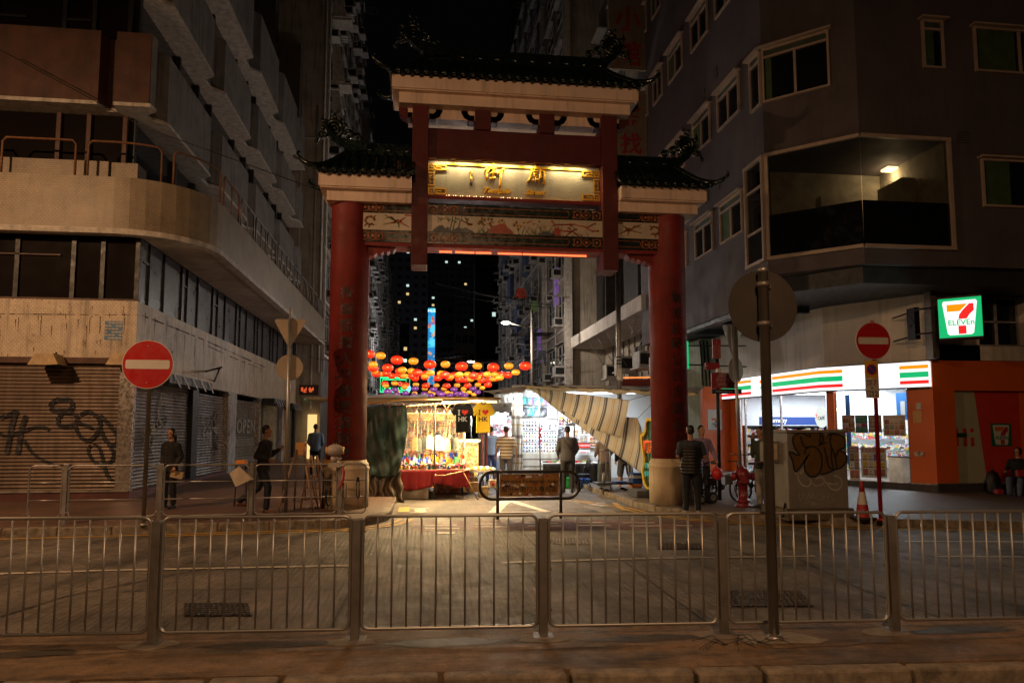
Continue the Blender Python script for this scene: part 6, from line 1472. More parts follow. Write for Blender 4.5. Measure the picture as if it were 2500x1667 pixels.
for k, (px, py, i, s, lb_) in enumerate(((1156, 1188, 0, 1.1, 'brown shoulder bag leaning under the folding table'), (1180, 1200, 3, 1.2, 'square tan bag on the ground left of the printed tote'), (1203, 1180, 5, .9, 'cream tote bag with a red leaf print hanging behind the low barrier'))):
    p = W(px, py, 18.9); t = thing('tote_bag', lb_, 'bag', tuple(p)); m = MB(); m.cb((p.x, 18.9, p.z), (.22*s, .08, .24*s)); m.build('body', bagc[i] if k < 2 else M('cream_canvas', (.6, .5, .32), .8, var=.15), t, bevel=.02)
    m = MB(); m.tube([(p.x-.07, 18.9, p.z+.1), (p.x-.04, 18.9, p.z+.3), (p.x+.04, 18.9, p.z+.3), (p.x+.07, 18.9, p.z+.1)], .01, 5); m.build('handle', bagc[0], t)
    if k == 2:
        m = MB()
        for q in range(5): an = R(90+q*28-56); m.tube([(p.x, 18.85, p.z-.05), (p.x+.09*math.cos(an), 18.85, p.z-.05+.12*math.sin(an))], [.014, .004], 5)
        m.build('print', toyc[0], t)
# racks of dark clothes and more stall behind
t = thing('clothes_rail', 'rail of dark jackets at the right end of the souvenir stall', 'clothes rail', tuple(W(1172, 1150, 20.2))); 
for k in range(5): p = W(1170+k*4, 1120, 20.3+k*.12); m = MB(); m.ob((p.x-.03, p.y-.2, .75), (.07, 0, 0), (0, .4, 0), (0, 0, 1.25)); m.build('jacket', [black, M('maroon_cloth', (.15, .02, .03), .8), M('grey_cloth', (.12, .12, .13), .8)][k % 3], t, bevel=.03)
# ------------------------ right hand stall
sr = thing('market_stall', 'white lit stall hung with posters and rows of magnets beneath the striped awning', 'market stall', (4.6, 22, .15))
YB = 22.9
wallw = M('stall_white_sheet', (.7, .72, .74), .7, var=.08)
m = MB(); a, b = W(1250, 960, YB), W(1600, 1150, YB); m.box(a.x, b.x, YB, YB+.04, g(YB), 3.3); m.build('back_sheet', wallw, sr)
strp = [fabric('sheet_%s' % n, c, .4) for n, c in (('pale', (.72, .68, .58)), ('brown', (.3, .25, .2)), ('tan', (.55, .42, .22)))]
m = MB(); nu, nv = 14, 50; a, b = W(1249, 957, YB-.9), W(1276, 1150, YB-.9)
m.grid(lambda s, t: (a.x+(b.x-a.x)*s, YB-.9+.05*math.sin(s*14+t*2), a.z+(g(YB)+.4-a.z)*t), nu, nv)
for i in range(len(m.f)): r_ = (i//nu) % 12; m.m[i] = 1 if r_ in (3, 4) else (2 if r_ == 8 else 0)
m.build('side_curtain', strp, sr, solid=.01)
m = MB(); a, b = W(1255, 1105, YB-.2), W(1365, 1150, YB-.2); m.grid(lambda s, t: (a.x+(b.x-a.x)*s, YB-.2+.04*math.sin(s*20), a.z+(.5-a.z)*t), 30, 14)
for i in range(len(m.f)): r_ = i//30; m.m[i] = 1 if r_ in (4, 9) else 0
m.build('low_curtain', strp, sr, solid=.01)
gridp = [(1262, 1310, 1026, 1051), (1312, 1360, 1026, 1051), (1262, 1310, 1053, 1078), (1312, 1360, 1053, 1078), (1262, 1310, 1080, 1104), (1312, 1360, 1080, 1104)]
rs = random.Random(3); magm = [black, toyc[0], toyc[4], toyc[2], M('mag_grey', (.3, .3, .3), .4), toyc[1], M('mag_brown', (.25, .12, .06), .5)]
for k, (x0, x1, y0_, y1_) in enumerate(gridp):
    a, b = W(x0, y0_, YB-.05), W(x1, y1_, YB-.05); w_ = ['upper', 'middle', 'lower'][k//2]+(' left' if k % 2 == 0 else ' right')
    t = thing('magnet_board', 'white magnet board, %s row, %s' % (w_.split()[0], 'beside the striped curtain' if k % 2 == 0 else 'next to the man in the dark jacket'), 'display board', ((a.x+b.x)/2, YB-.06, b.z), 'boards of magnets on the bright stall wall')
    m = MB(); m.box(a.x, b.x, YB-.06, YB-.04, b.z, a.z); m.build('board', wallw, t, bevel=.004); m = MB()
    for i in range(7):
        for j in range(3):
            x = a.x+(b.x-a.x)*(i+.5+rs.uniform(-.12, .12))/7; z = b.z+(a.z-b.z)*(j+.5+rs.uniform(-.12, .12))/3
            if k == 1 and rs.random() < .6: continue
            m.ball((x, YB-.07, z), (.026, .012, .03), (0 if rs.random() < .45 or k == 0 else rs.randrange(7)), 6)
    m.build('magnets', magm, t)
pic = [speckle('picture_%d' % i, p, s) for i, (p, s) in enumerate((([(.02, .22, .25), (.04, .35, .3), (.1, .5, .45), (.01, .08, .12)], 9), ([(.3, .12, .4), (.1, .3, .6), (.6, .3, .1), (.15, .05, .3)], 9), ([(.3, .55, .55), (.1, .35, .4), (.6, .65, .55), (.05, .2, .25)], 8), ([(.05, .3, .55), (.35, .6, .65), (.1, .5, .4), (.6, .55, .4)], 7), ([(.05, .05, .06), (.4, .4, .42), (.1, .1, .12)], 8), ([(.75, .73, .7), (.5, .1, .1), (.7, .7, .7), (.2, .2, .3)], 12)))]
ps_ = [(1274, 1287, 968, 990, 0), (1289, 1303, 968, 990, 1), (1305, 1320, 968, 990, 2), (1322, 1336, 971, 990, 1), (1273, 1286, 992, 1015, 4), (1288, 1303, 992, 1015, 3), (1305, 1318, 992, 1015, 2), (1320, 1336, 992, 1015, 4), (1363, 1378, 1010, 1040, 5), (1380, 1408, 1018, 1034, 5), (1362, 1378, 1043, 1075, 4), (1362, 1372, 1080, 1112, 5), (1398, 1412, 1045, 1068, 5), (1413, 1436, 1062, 1078, 5), (1414, 1436, 1080, 1093, 5), (1438, 1456, 1060, 1092, 5), (1415, 1438, 1040, 1060, 5)]
nm_ = ('teal and dark', 'purple and blue', 'pale turquoise', 'sky blue', 'grey figure on black', 'white and red')
for k, (x0, x1, y0_, y1_, i) in enumerate(ps_):
    a, b = W(x0, y0_, YB-.08), W(x1, y1_, YB-.08); m = MB(); m.box(a.x, b.x, YB-.09, YB-.08, b.z, a.z)
    if i == 5: leaflet(m, Vector((a.x, YB-.092, b.z)), XR, b.x-a.x, a.z-b.z, k)
    row = 'in the top row' if k < 4 else 'in the second row' if k < 8 else 'behind the man in the dark jacket' if k < 12 else 'beyond the awning edge'
    tag(m.build('poster', pic[i] if i != 5 else [wallw]+list(PSET[(0, 2, 4)[k % 3]][1:]), loc=(a.x, YB-.09, b.z)), '%s poster %s, %s' % (nm_[i], row, ('first from the curtain', 'second from the curtain', 'third from the curtain', 'last before the awning')[k] if k < 4 else ('first', 'second', 'third', 'fourth')[k-4]+' from the curtain' if k < 8 else ('uppermost', 'widest', 'by his shoulder', 'by his elbow')[k-8] if k < 12 else ('small one', 'middle one', 'lower one', 'tallest one', 'upper one')[k-12]), 'poster', 'posters pinned up in the bright stall')
a = W(1386, 1025, YB-.12); m = MB(); m.text('NO', (W(1387, 1022, YB).x, YB-.1, W(1387, 1028, YB).z), XR, ZU, .25, ext=.003); tag(m.build('sign_lettering', black, loc=tuple(a)), 'black capital letters NO on white paper at the back of the bright stall', 'lettering')
for tx, py, mt, bg_ in (('WARNING', 1087, 1, None), ('AREA 51', 1104, 0, 1)):
    p = W(1426, py, YB-.12); m = MB(); m.box(p.x-.2, p.x+.2, YB-.11, YB-.1, p.z-.08, p.z+.08, 1 if mt else 0); m.text(tx, (p.x, YB-.112, p.z), XR, ZU, .09, 0 if mt else 1, ext=.002); tag(m.build('warning_plate', [wallw, toyc[0]], loc=tuple(p)), 'small plate reading %s in %s' % (tx, 'white on red' if mt else 'red on white'), 'plate')
for px, y0_, yy, mt in ((1315, 968, 21.6, steelp), (1402, 1025, 20.3, steelp), (1490, 1100, 19.3, steelp), (1361, 1000, YB-.3, steelp)):
    m = MB(); p = W(px, y0_, yy); m.tube([(p.x+(.06 if px == 1315 else 0), p.y, g(yy)), p], .02, 8); m.build('pole', mt, sr)
m = MB()
for (x0, y0_, x1, y1_) in ((1258, 1019, 1362, 1023), (1270, 988, 1345, 990), (1358, 1078, 1480, 1082)): m.tube([W(x0, y0_, YB-.35), W(x1, y1_, YB-.35)], .018, 6)
m.build('crossbar', steelp, sr)
m = MB()
for k in range(9): p = W(1318+rs.uniform(-2, 2), 1045+k*4.5, 21.5); m.ball(p, (.025, .02, .06), n=6)
tag(m.build('red_ribbon', M('red_ribbon', (.6, .03, .02), .6), loc=(4, 21.5, 1.5)), 'red ribbon tied to the front pole of the bright stall', 'ribbon')
# canvas roof and striped flaps
tanm0 = fabric('valance_cream', (.75, .66, .45), .4)
canv = fabric('canvas_underside', (.66, .63, .56), .4)
m = MB(); A, B_, C, D = W(1283, 944, 20.6), W(1700, 962, 18.8), Vector((9.6, 23.5, 3.35)), W(1220, 950, 23.6)
q_ = cloth4(A, B_, C, D, amp=.05, f=4); m.grid(q_, 24, 40)
for i in range(len(m.f)): r_ = (i//24) % 11; m.m[i] = 1 if r_ in (2, 5, 6) else (2 if r_ == 9 else 0)
aw = m.build('canvas_roof', strp, sr, solid=.012)
m = MB(); m.grid(lambda s, t: A.lerp(B_, s)+Vector((0, -.04-.01*math.sin(60*s), .04-(.12+.02*math.sin(37*s))*t)), 60, 3); m.build('front_valance', tanm0, sr, solid=.008)
m = MB(); m.tube([A+Vector((0, -.02, .03)), B_+Vector((0, -.02, .03))], .025, 6); m.tube([W(1285, 948, 20.5), W(1285, 944, 24)], .02, 6); m.build('roof_pole', steelp, sr)
m = MB(); m.grid(cloth4(W(1180, 955, 22.5), W(1290, 944, 21.2), W(1280, 957, 20.6), W(1205, 960, 21.5), amp=.03), 10, 6); m.grid(cloth4(W(1205, 963, 22), W(1250, 955, 22), W(1252, 990, 22), W(1215, 992, 22.2), amp=.06, f=9), 12, 6); m.build('side_flap', canv, sr, solid=.01)
def poly(P, t):
    L = [0]
    for a, b in zip(P[:-1], P[1:]): L.append(L[-1]+(b-a).length)
    s = t*L[-1]
    for i in range(len(P)-1):
        if s <= L[i+1]+1e-9: return P[i].lerp(P[i+1], (s-L[i])/max(1e-9, L[i+1]-L[i]))
    return P[-1]
def lo(px, py, t): return W(px, py, 20.5-2.0*t)
LE = [lo(1313, 961, 0), lo(1363, 1003, .2), lo(1432, 1053, .45), lo(1485, 1095, .65), lo(1571, 1158, 1)]
UE = [lo(1313, 958, 0), lo(1400, 980, .25), lo(1480, 1000, .6), lo(1533, 1018, .85), lo(1557, 1020, .95), lo(1571, 1060, 1)]
fl_ = thing('striped_awning', 'loose striped awning sheet sagging across the front of the bright stall', 'awning', tuple(LE[2]))
tanm = [fabric('awn_%s' % n, c, .5, var=.1, streak=0) for n, c in (('cream', (.9, .85, .72)), ('grey', (.2, .18, .165)), ('tan', (.78, .58, .28)))]
def stripe_idx(i, n):
    r_ = i/n*7.3 % 1
    return 1 if .64 < r_ < .70 or .74 < r_ < .85 else (2 if .20 < r_ < .23 or .29 < r_ < .36 else 0)
m = MB(); nu, nv = 220, 16
m.grid(lambda s, t: poly(UE, s).lerp(poly(LE, min(1, s*.98+.02*t)), t)+Vector((0, -.14*math.sin(math.pi*t)-.025*math.sin(6*s+4*t)-.012*math.sin(17*s+9*t), -.03*math.sin(math.pi*t))), nu, nv)
for i in range(len(m.f)): m.m[i] = stripe_idx(i % nu, nu)
m.build('lower_sheet', tanm, fl_, solid=.01)
TU = [W(1288, 945, 20.4), W(1410, 961, 19.6), W(1535, 977, 18.7)]; BU_ = [W(1300, 955, 20.3), W(1345, 985, 19.8), W(1400, 1018, 19.3), W(1455, 1050, 18.9), W(1516, 1068, 18.6)]
m = MB(); m.grid(lambda s, t: poly(TU, s).lerp(poly(BU_, s), t)+Vector((0, -.10*math.sin(math.pi*t)-.025*math.sin(8*s+3*t)-.012*math.sin(21*s-6*t), 0)), nu, nv)
for i in range(len(m.f)): m.m[i] = stripe_idx(i % nu, nu)
m.build('upper_sheet', tanm, fl_, solid=.01)
m = MB(); m.tube([W(1535, 977, 18.65), W(1600, 960, 17.9)], .006, 4); m.tube([W(1557, 1020, 18.5), W(1600, 978, 17.9)], .006, 4); m.build('guy_line', black, fl_)
area_pos = W(1330, 970, 22.3)
m = MB(); a, b = W(1290, 962, 22.4), W(1312, 968, 22.4); m.box(a.x, b.x, 22.3, 22.6, b.z, a.z+.02); m.box(a.x+1, a.x+3.5, 22.0, 22.06, 3.0, 3.04); m.build('tube_light', E('stall_tube', (.9, .96, 1), 9), sr)
# black clothed table, boxes, folding chair
t = thing('stall_table', 'long table under a black cloth in the bright stall', 'table', (4.8, 21.6, .15)); a, b = W(1327, 1130, 21.3), W(1462, 1130, 21.3)
m = MB(); m.box(a.x, b.x, 21.3, 22.3, a.z-.03, a.z); m.build('table_top', wallw, t); m = MB(); m.grid(lambda s, t_: (a.x-.02+(b.x-a.x+.04)*s, 21.28+.015*math.sin(s*40), a.z-.02-(a.z-.3)*t_), 40, 6); m.build('table_cloth', black, t, solid=.008)
m = MB()
for k in range(12): x = a.x+.1+k*(b.x-a.x-.2)/12; m.cb((x, 21.6, a.z+.02), (.14, .2, .03+.02*(k % 3)), k*.4, k % 7)
tag(m.build('magazines', magm, loc=(a.x, 21.6, a.z)), 'flat prints and magazines spread on the black clothed table', 'magazines', kind=None)
def crate(x0, x1, y0_, y1_, Y, mat, label, lid=None, d=.4):
    a, b = W(x0, y0_, Y), W(x1, y1_, Y); t = thing('storage_box', label, 'storage box', (a.x, Y, b.z)); z0 = max(b.z, g(Y)+.01) if abs(b.z-g(Y)) < .2 else b.z
    m = MB(); m.add([(a.x+.02, Y+.02, z0), (b.x-.02, Y+.02, z0), (b.x-.02, Y+d-.02, z0), (a.x+.02, Y+d-.02, z0), (a.x, Y, a.z), (b.x, Y, a.z), (b.x, Y+d, a.z), (a.x, Y+d, a.z)], [(0,3,2,1),(4,5,6,7),(0,1,5,4),(1,2,6,5),(2,3,7,6),(3,0,4,7)]); m.build('body', mat, t, bevel=.012)
    m = MB(); m.box(a.x-.02, b.x+.02, Y-.02, Y+d+.02, a.z, a.z+.04); m.build('lid', lid or mat, t, bevel=.008)
clearp = M('cloudy_plastic', (.35, .36, .38), .35); bluep = M('blue_plastic', (.02, .08, .3), .4); greenp = M('green_plastic', (.03, .3, .07), .4)
crate(1380, 1402, 1170, 1192, 20.9, greenp, 'bright green crate behind the legs of the man in the dark jacket')
crate(1418, 1440, 1172, 1188, 20.9, bluep, 'blue topped tub behind the folding chair', bluep)
crate(1545, 1568, 1185, 1202, 19.3, M('orange_tub', (.5, .18, .04), .5), 'orange tub at the bottom of the stack beside the trolley')
crate(1545, 1570, 1168, 1184, 19.3, bluep, 'deep blue box in the middle of the stack beside the trolley', clearp)
crate(1546, 1570, 1158, 1166, 19.32, clearp, 'cloudy box with a blue lid topmost of the stack beside the trolley', bluep)
t = thing('folding_chair', 'black folding chair open beside the black clothed table', 'chair', tuple(W(1425, 1200, 20.2)))
a, b = W(1412, 1199, 20.3), W(1446, 1198, 20.3); g0 = g(20.3)
for yy, nm in ((20.1, 'frame'), (20.5, 'frame')):
    m = MB(); m.tube([(a.x, yy, g0), (b.x-.08, yy, 1.02)], .012, 6); m.tube([(b.x, yy, g0), (a.x+.1, yy, .6)], .012, 6); m.build(nm, blackg, t)
m = MB(); m.box(a.x+.02, b.x-.1, 20.1, 20.5, .58, .61); m.build('seat', blackg, t, bevel=.01); m = MB(); m.cb((b.x-.1, 20.3, .93), (.02, .4, .18)); m.build('backrest', blackg, t)
# platform trolley
t = thing('trolley', 'platform trolley with upright steel frame and small wheels before the awning', 'trolley', tuple(W(1510, 1200, 18.9))); a, b = W(1458, 1179, 18.8), W(1545, 1180, 18.8)
m = MB(); m.box(a.x, b.x, 18.8, 19.4, a.z-.04, a.z); m.build('deck', black, t, bevel=.008)
for px in (1469, 1480, 1520, 1530):
    m = MB(); p = W(px, 1195, 18.85 if px in (1480, 1530) else 19.3); m.lathe([(.08, -.022), (.1, -.015), (.1, .015), (.08, .022)], (p.x, p.y, g(18.9)+.1), 18, 0, axis=(0, 1, 0)); m.lathe([(.05, -.026), (.05, .026)], (p.x, p.y, g(18.9)+.1), 12, 1, axis=(0, 1, 0)); m.build('wheel', [rubber, galv], t)
m = MB()
for px in (1462, 1476, 1536, 1543): p = W(px, 1179, 18.85); q2 = W(px+(5 if px < 1500 else -3), 1100 if px < 1500 else 1130, 18.85); m.tube([p, q2], .011, 6)
for y in (1100, 1130, 1155): m.tube([W(1466, y, 18.85), W(1479, y, 18.85)], .008, 5)
m.tube([W(1464, 1100, 18.85), W(1486, 1098, 18.85)], .02, 6); m.build('frame', galv, t)
m = MB(); p = W(1473, 1165, 18.95); m.lathe([(.04, 0), (.042, .15), (.03, .2), (.012, .24), (.012, .27)], (p.x, p.y, a.z), 12); tag(m.build('water_bottle', M('clear_bottle', (.3, .32, .36), .15), loc=tuple(p)), 'clear water bottle standing on the trolley deck', 'bottle')
m = MB(); p = W(1512, 1176, 18.95); m.cb((p.x, p.y, a.z+.02), (.3, .25, .035), .2); tag(m.build('blue_folder', bluep, loc=tuple(p)), 'flat blue folder lying on the trolley deck', 'folder')
# more stalls further down, light only
for k, (px0, px1, py0, py1, yy, c, lb_) in enumerate(((1195, 1250, 1000, 1120, 27, 5, 'far stall with white goods seen between the two front stalls'), (900, 1000, 1000, 1150, 25, 0, 'far stall behind the green tarpaulin'), (1168, 1245, 1030, 1130, 33, 5, 'third stall with striped goods further down the lane'))):
    a, b = W(px0, py0, yy), W(px1, py1, yy); t = thing('market_stall', lb_, 'market stall', ((a.x+b.x)/2, yy, g(yy))); m = MB(); m.box(a.x, b.x, yy, yy+.1, .9, 2.4); m.build('goods_wall', pic[5] if c else souv, t)
    m = MB(); m.grid(cloth4((a.x-.5, yy-1.2, 2.75), (b.x+.6, yy-1.2, 2.6), (b.x+.6, yy+.5, 3.1), (a.x-.5, yy+.5, 3.1), amp=.04), 14, 8); m.build('roof', canv, t, solid=.01)
    m = MB(); m.box(a.x, b.x, yy-.4, yy, .2, .85); m.build('table', M('grey_cloth', (.12, .12, .13), .8), t)
    m = MB(); m.tube([(a.x+.2, yy-.6, 2.5), (b.x-.2, yy-.6, 2.45)], .03, 6); m.build('tube_light', MATS['stall_tube'], t)
    m = MB()
    for x in (a.x-.4, b.x+.5): m.tube([(x, yy-1.1, .2), (x, yy-1.1, 2.7)], .02, 6)
    m.build('poles', steelp, t)
for k, (px, c) in enumerate(((1205, 4), (1225, 0))):
    a = W(px-7, 1030, 26.5); m = MB(); m.box(a.x, a.x+.28, 26.5, 26.52, a.z-.05, a.z+.5, 0); 
    for q in range(6): m.ball((a.x+.14+.05*math.sin(q*2), 26.49, a.z+.05+q*.07), (.04, .01, .05), 1, 6)
    tag(m.build('painted_scroll', [wallw, toyc[c]], loc=tuple(a)), 'paper scroll painted with %s shapes hanging in the far white stall' % cn[c], 'scroll')
# small canopy between
m = MB(); m.grid(cloth4(W(1185, 985, 21.5), W(1252, 983, 21.5), W(1240, 1003, 24), W(1190, 1012, 24), amp=.05), 12, 8); tag(m.build('grey_canopy', canv, loc=(2, 22, 2.5), solid=.01), 'small grey canopy sheet slung between the souvenir stall and the bright stall', 'canopy')
# ------------------------ barrier with sign
bt = thing('barrier', 'low black tube barrier holding a scratched orange brown notice covered in stickers', 'barrier', tuple(W(1290, 1270, 14.95)))
YBAR = 14.95; m = MB(); pts = []
x0, x1 = W(1172, 1180, YBAR).x, W(1414, 1180, YBAR).x; z1, z0 = W(1290, 1151, YBAR).z, W(1290, 1217, YBAR).z; rc = (z1-z0)/2*.9
for cx, cz, s in ((x1-rc, z1-rc, 0), (x0+rc, z1-rc, 90), (x0+rc, z0+rc, 180), (x1-rc, z0+rc, 270)):
    for k in range(7): an = R(s+k*15); pts.append((cx+rc*math.cos(an), YBAR, cz+rc*math.sin(an)))
dkm = M('dark_bronze_tube', (.05, .042, .035), .35, .6, .3, 6)
m.tube(pts, .033, 10, closed=True); m.build('frame', dkm, bt)
px0, px1 = W(1215, 1200, YBAR).x, W(1369, 1200, YBAR).x
for x in (px0, px1):
    m = MB(); m.tube([(x, YBAR, .02), (x, YBAR, z1-.01)], .033, 10); m.lathe([(.042, .1), (.042, .14)], (x, YBAR, .02), 12); m.build('post', dkm, bt)
m = MB(); m.box(px0+.04, px1-.04, YBAR-.01, YBAR+.01, z0+.05, z1-.05); sgn = m.build('sign_board', M('orange_brown_board', (.32, .15, .03), .5, var=.4, vs=6, streak=.4), bt)
m = MB(); cx = (px0+px1)/2; H = z1-z0-.1
m.text('Part-time Pedestrian Area', (cx, YBAR-.011, z0+.05+H*.68), XR, ZU, .105, ext=.002, bold=.012, width=(px1-px0)*.9)
m.text('部份時間行人專用區', (cx, YBAR-.011, z0+.05+H*.32), XR, ZU, .125, ext=.002, bold=.01, width=(px1-px0)*.88); m.build('lettering', black, sgn)
rs = random.Random(12); stk = [dwhite, black, M('sticker_red', (.3, .04, .03), .5), wallw, M('sticker_grey', (.25, .25, .24), .6)]
m = MB()
for k in range(30):
    x = rs.uniform(px0+.08, px1-.08); z = rs.choice((z0+.05+H*.9, z0+.05+H*.5, z0+.05+H*.12))+rs.uniform(-.03, .03); mi = rs.randrange(5); a = rs.uniform(-.4, .4)
    if rs.random() < .4: m.lathe([(.028, 0), (.028, .002)], (x, YBAR-.015-.0003*k, z), 10, mi, axis=(0, -1, 0))
    else: m.cb((x, YBAR-.014-.0003*k, z), (rs.uniform(.04, .1), .002, rs.uniform(.03, .05)), 0, mi, ry=a)
m.text('KNX', (px0+.32, YBAR-.028, z0+.05+H*.52), XR, ZU, .05, 3, ext=.001); m.text('LIKE', (px0+.35, YBAR-.028, z0+.05+H*.12), XR, ZU, .04, 3, ext=.001)
m.build('stickers', stk, sgn)
# lozenge street sign
yl = M('yellow_sign_paint', (.72, .50, .02), .45, var=.08); lg = thing('standing_sign', 'tall yellow rimmed free standing sign reading 廟街 TEMPLE STREET against the right gate column', 'sign', tuple(W(1590, 1225, 17.6)))
cc = W(1589, 1200, 17.7); ul = Vector((math.sin(R(20)), -math.cos(R(20)), 0)); ul = Vector((.36, .93, 0)).normalized()*-1; ul = Vector((.40, -.92, 0)).normalized()
z0, z1 = W(1589, 1203, 17.7).z, W(1589, 1020, 17.7).z; H = z1-z0; Wd = .38
OUTL = [(0, 0), (.5, .05), (.8, .14), (.92, .26), (.72, .38), (.66, .44), (.9, .58), (1, .7), (.98, .8), (.8, .77), (.62, .82), (.5, .86), (.45, .97), (.3, 1)]
OUTL = OUTL+[(-x, z) for x, z in OUTL[::-1][0:-1]]
def lz(k, sh=0): return [(x*Wd*k, .5*H+(z-.5)*H*(k*.5+.5 if k < 1 else 1)) for x, z in OUTL]
nl = ul.cross(ZU); m = MB(); o_ = Vector((cc.x, cc.y, z0))
n_ = len(OUTL); outer = [o_+ul*x+ZU*z for x, z in lz(1)]; inner = [o_+ul*x+ZU*z for x, z in lz(.84)]
back = [p-nl*.14 for p in outer]; vs = outer+inner+back+[p-nl*.07 for p in inner]
fs = []
for i in range(n_): j = (i+1) % n_; fs += [(i, j, n_+j, n_+i), (2*n_+i, 2*n_+j, j, i), (n_+i, n_+j, 3*n_+j, 3*n_+i)]
fs.append(tuple(range(2*n_, 3*n_))); m.add(vs, fs); m.build('rim', yl, lg)
m = MB(); m.add([p-nl*.07 for p in inner], [tuple(range(n_))]); m.build('green_field', M('sign_green_field', (.02, .10, .07), .5), lg)
m = MB(); 
for k, ch in enumerate('廟街'): m.text(ch, o_+ul*(-.15+.3*k)-nl*.05+ZU*(H*.62), ul, ZU, .36, 0, ext=.015, bold=.02)
m.text('TEMPLE', o_-nl*.05+ZU*(H*.36), ul, ZU, .17, 1, ext=.015, bold=.02); m.text('STREET', o_-nl*.05+ZU*(H*.25), ul, ZU, .17, 1, ext=.015, bold=.02)
for k in range(5): m.ob(o_+ul*(-.25+.11*k)-nl*.06+ZU*(H*.47), ul*.02, nl*.01, ZU*(H*.36), 2)
m.build('lettering', [M('sign_orange_letters', (.75, .12, .02), .5, emit=.3), M('sign_teal_letters', (.04, .45, .4), .5, emit=.3), M('sign_lattice_green', (.05, .2, .12), .5)], lg)
m = MB(); p = W(1570, 1225, 17.6); m.cb((p.x+.1, 17.6, g(17.6)+.14+.08), (.75, .8, .16)); m.cb((p.x+.33, 17.75, .9), (.08, .3, 1.4)); m.build('base', M('dark_grey_base', (.07, .07, .072), .6), lg, bevel=.01)
# ------------------------ lanterns
lr, ly, lpu = lanternmat('lantern_red', (1, .10, .02), (.75, .015, .004), 1.15), lanternmat('lantern_yellow', (1, .52, .05), (.8, .25, .005), 1.05), lanternmat('lantern_purple', (.36, .10, .42), (.14, .03, .20), .8)
lhot = E('lantern_hot_spot', (1, .65, .3), 1.6)  # bright spot of the inner lamp, set on the shade's near face
capm = M('lantern_cap', (.25, .04, .02), .6)
def proto(col, name, lab):
    t = lthing('lantern', lab, 'lantern', (0, 0, 50)); m = MB(); n = 24
    prof = [(.05, .175)]+[(.25*math.sin(R(a))**.85, .185*math.cos(R(a))) for a in range(20, 161, 10)]+[(.05, -.175)]
    vs = []; m.lathe(prof, (0, 0, 0), n)
    for i, v in enumerate(m.v):
        r = 1+.025*(i % n % 2); m.v[i] = (v[0]*r, v[1]*r, v[2])
    m.build('shade', col, t); m = MB(); m.lathe([(.055, -.012), (.055, .012)], (0, 0, .18), 10); m.lathe([(.055, -.012), (.055, .012)], (0, 0, -.18), 10); m.tube([(0, 0, .19), (0, 0, .30)], .006, 4); m.build('cap', capm, t)
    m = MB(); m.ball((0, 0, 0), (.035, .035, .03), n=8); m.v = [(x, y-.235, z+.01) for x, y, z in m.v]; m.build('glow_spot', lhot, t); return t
LZ = [(62,250,150,'r'),(220,270,133,'y'),(445,330,170,'r'),(668,345,132,'y'),(895,392,168,'r'),(1106,388,130,'y'),(1327,418,168,'r'),(1543,410,130,'y'),(1758,430,166,'r'),(1972,410,126,'y'),(2197,412,164,'r'),(2068,498,115,'y'),
 (118,390,120,'y'),(118,440,140,'r'),(318,437,152,'r'),(137,480,100,'y'),(160,520,120,'r'),(300,515,120,'r'),(225,522,90,'y'),(372,545,110,'r'),(478,480,120,'r'),(518,466,118,'y'),(520,545,110,'r'),(480,530,110,'r'),(545,545,100,'y'),
 (640,480,110,'y'),(718,505,142,'r'),(645,548,115,'r'),(690,580,110,'r'),(845,515,120,'r'),(900,507,116,'y'),(825,565,110,'r'),(830,550,100,'y'),(1000,575,120,'r'),(1045,515,110,'y'),(1095,535,140,'r'),(1160,575,110,'r'),(1175,560,100,'y'),(1225,535,120,'r'),(1298,532,114,'y'),(1300,595,120,'r'),(1370,600,110,'r'),(1410,525,105,'y'),(1450,590,100,'y'),(1490,545,138,'r'),(1545,565,100,'y'),(1590,540,120,'r'),(1600,610,105,'r'),(1680,525,110,'y'),(1700,595,110,'r'),(1780,525,105,'y'),(1760,590,90,'y'),(1790,585,105,'r'),(1868,530,130,'r'),(1850,570,110,'y'),(1960,535,120,'r'),
 (275,650,100,'r'),(290,680,85,'y'),(412,648,88,'y'),(560,670,100,'r'),(550,700,85,'y'),(702,665,86,'y'),(838,680,106,'r'),(823,720,80,'y'),(980,677,84,'y'),(1122,683,106,'r'),(1085,722,80,'y'),(1265,675,84,'y'),(1410,680,104,'r'),(1355,722,80,'y'),(1550,665,84,'y'),(1688,668,104,'r'),(1610,710,76,'y'),
 (320,760,115,'p'),(418,735,95,'p'),(443,795,88,'p'),(440,765,80,'y'),(560,780,95,'p'),(690,720,96,'p'),(685,785,76,'y'),(680,812,90,'p'),(815,793,95,'p'),(905,765,76,'y'),(945,730,100,'p'),(935,792,70,'y'),(910,815,90,'p'),(1015,775,90,'p'),(1050,797,105,'p'),(1130,770,70,'y'),(1187,787,70,'y'),(1222,730,100,'p'),(1165,812,90,'p'),(1245,790,85,'p'),(1262,802,66,'y'),(1315,790,100,'p'),(1350,768,72,'y'),(1375,810,90,'p'),(1430,770,74,'y'),(1483,722,98,'p'),(1495,800,72,'y'),(1547,768,90,'p')]
PR = {'r': proto(lr, 'r', 'red lantern'), 'y': proto(ly, 'y', 'yellow lantern'), 'p': proto(lpu, 'p', 'purple lantern')}
used = set()
nmL = {'r': 'red', 'y': 'small yellow', 'p': 'purple'}; rowpt = {}
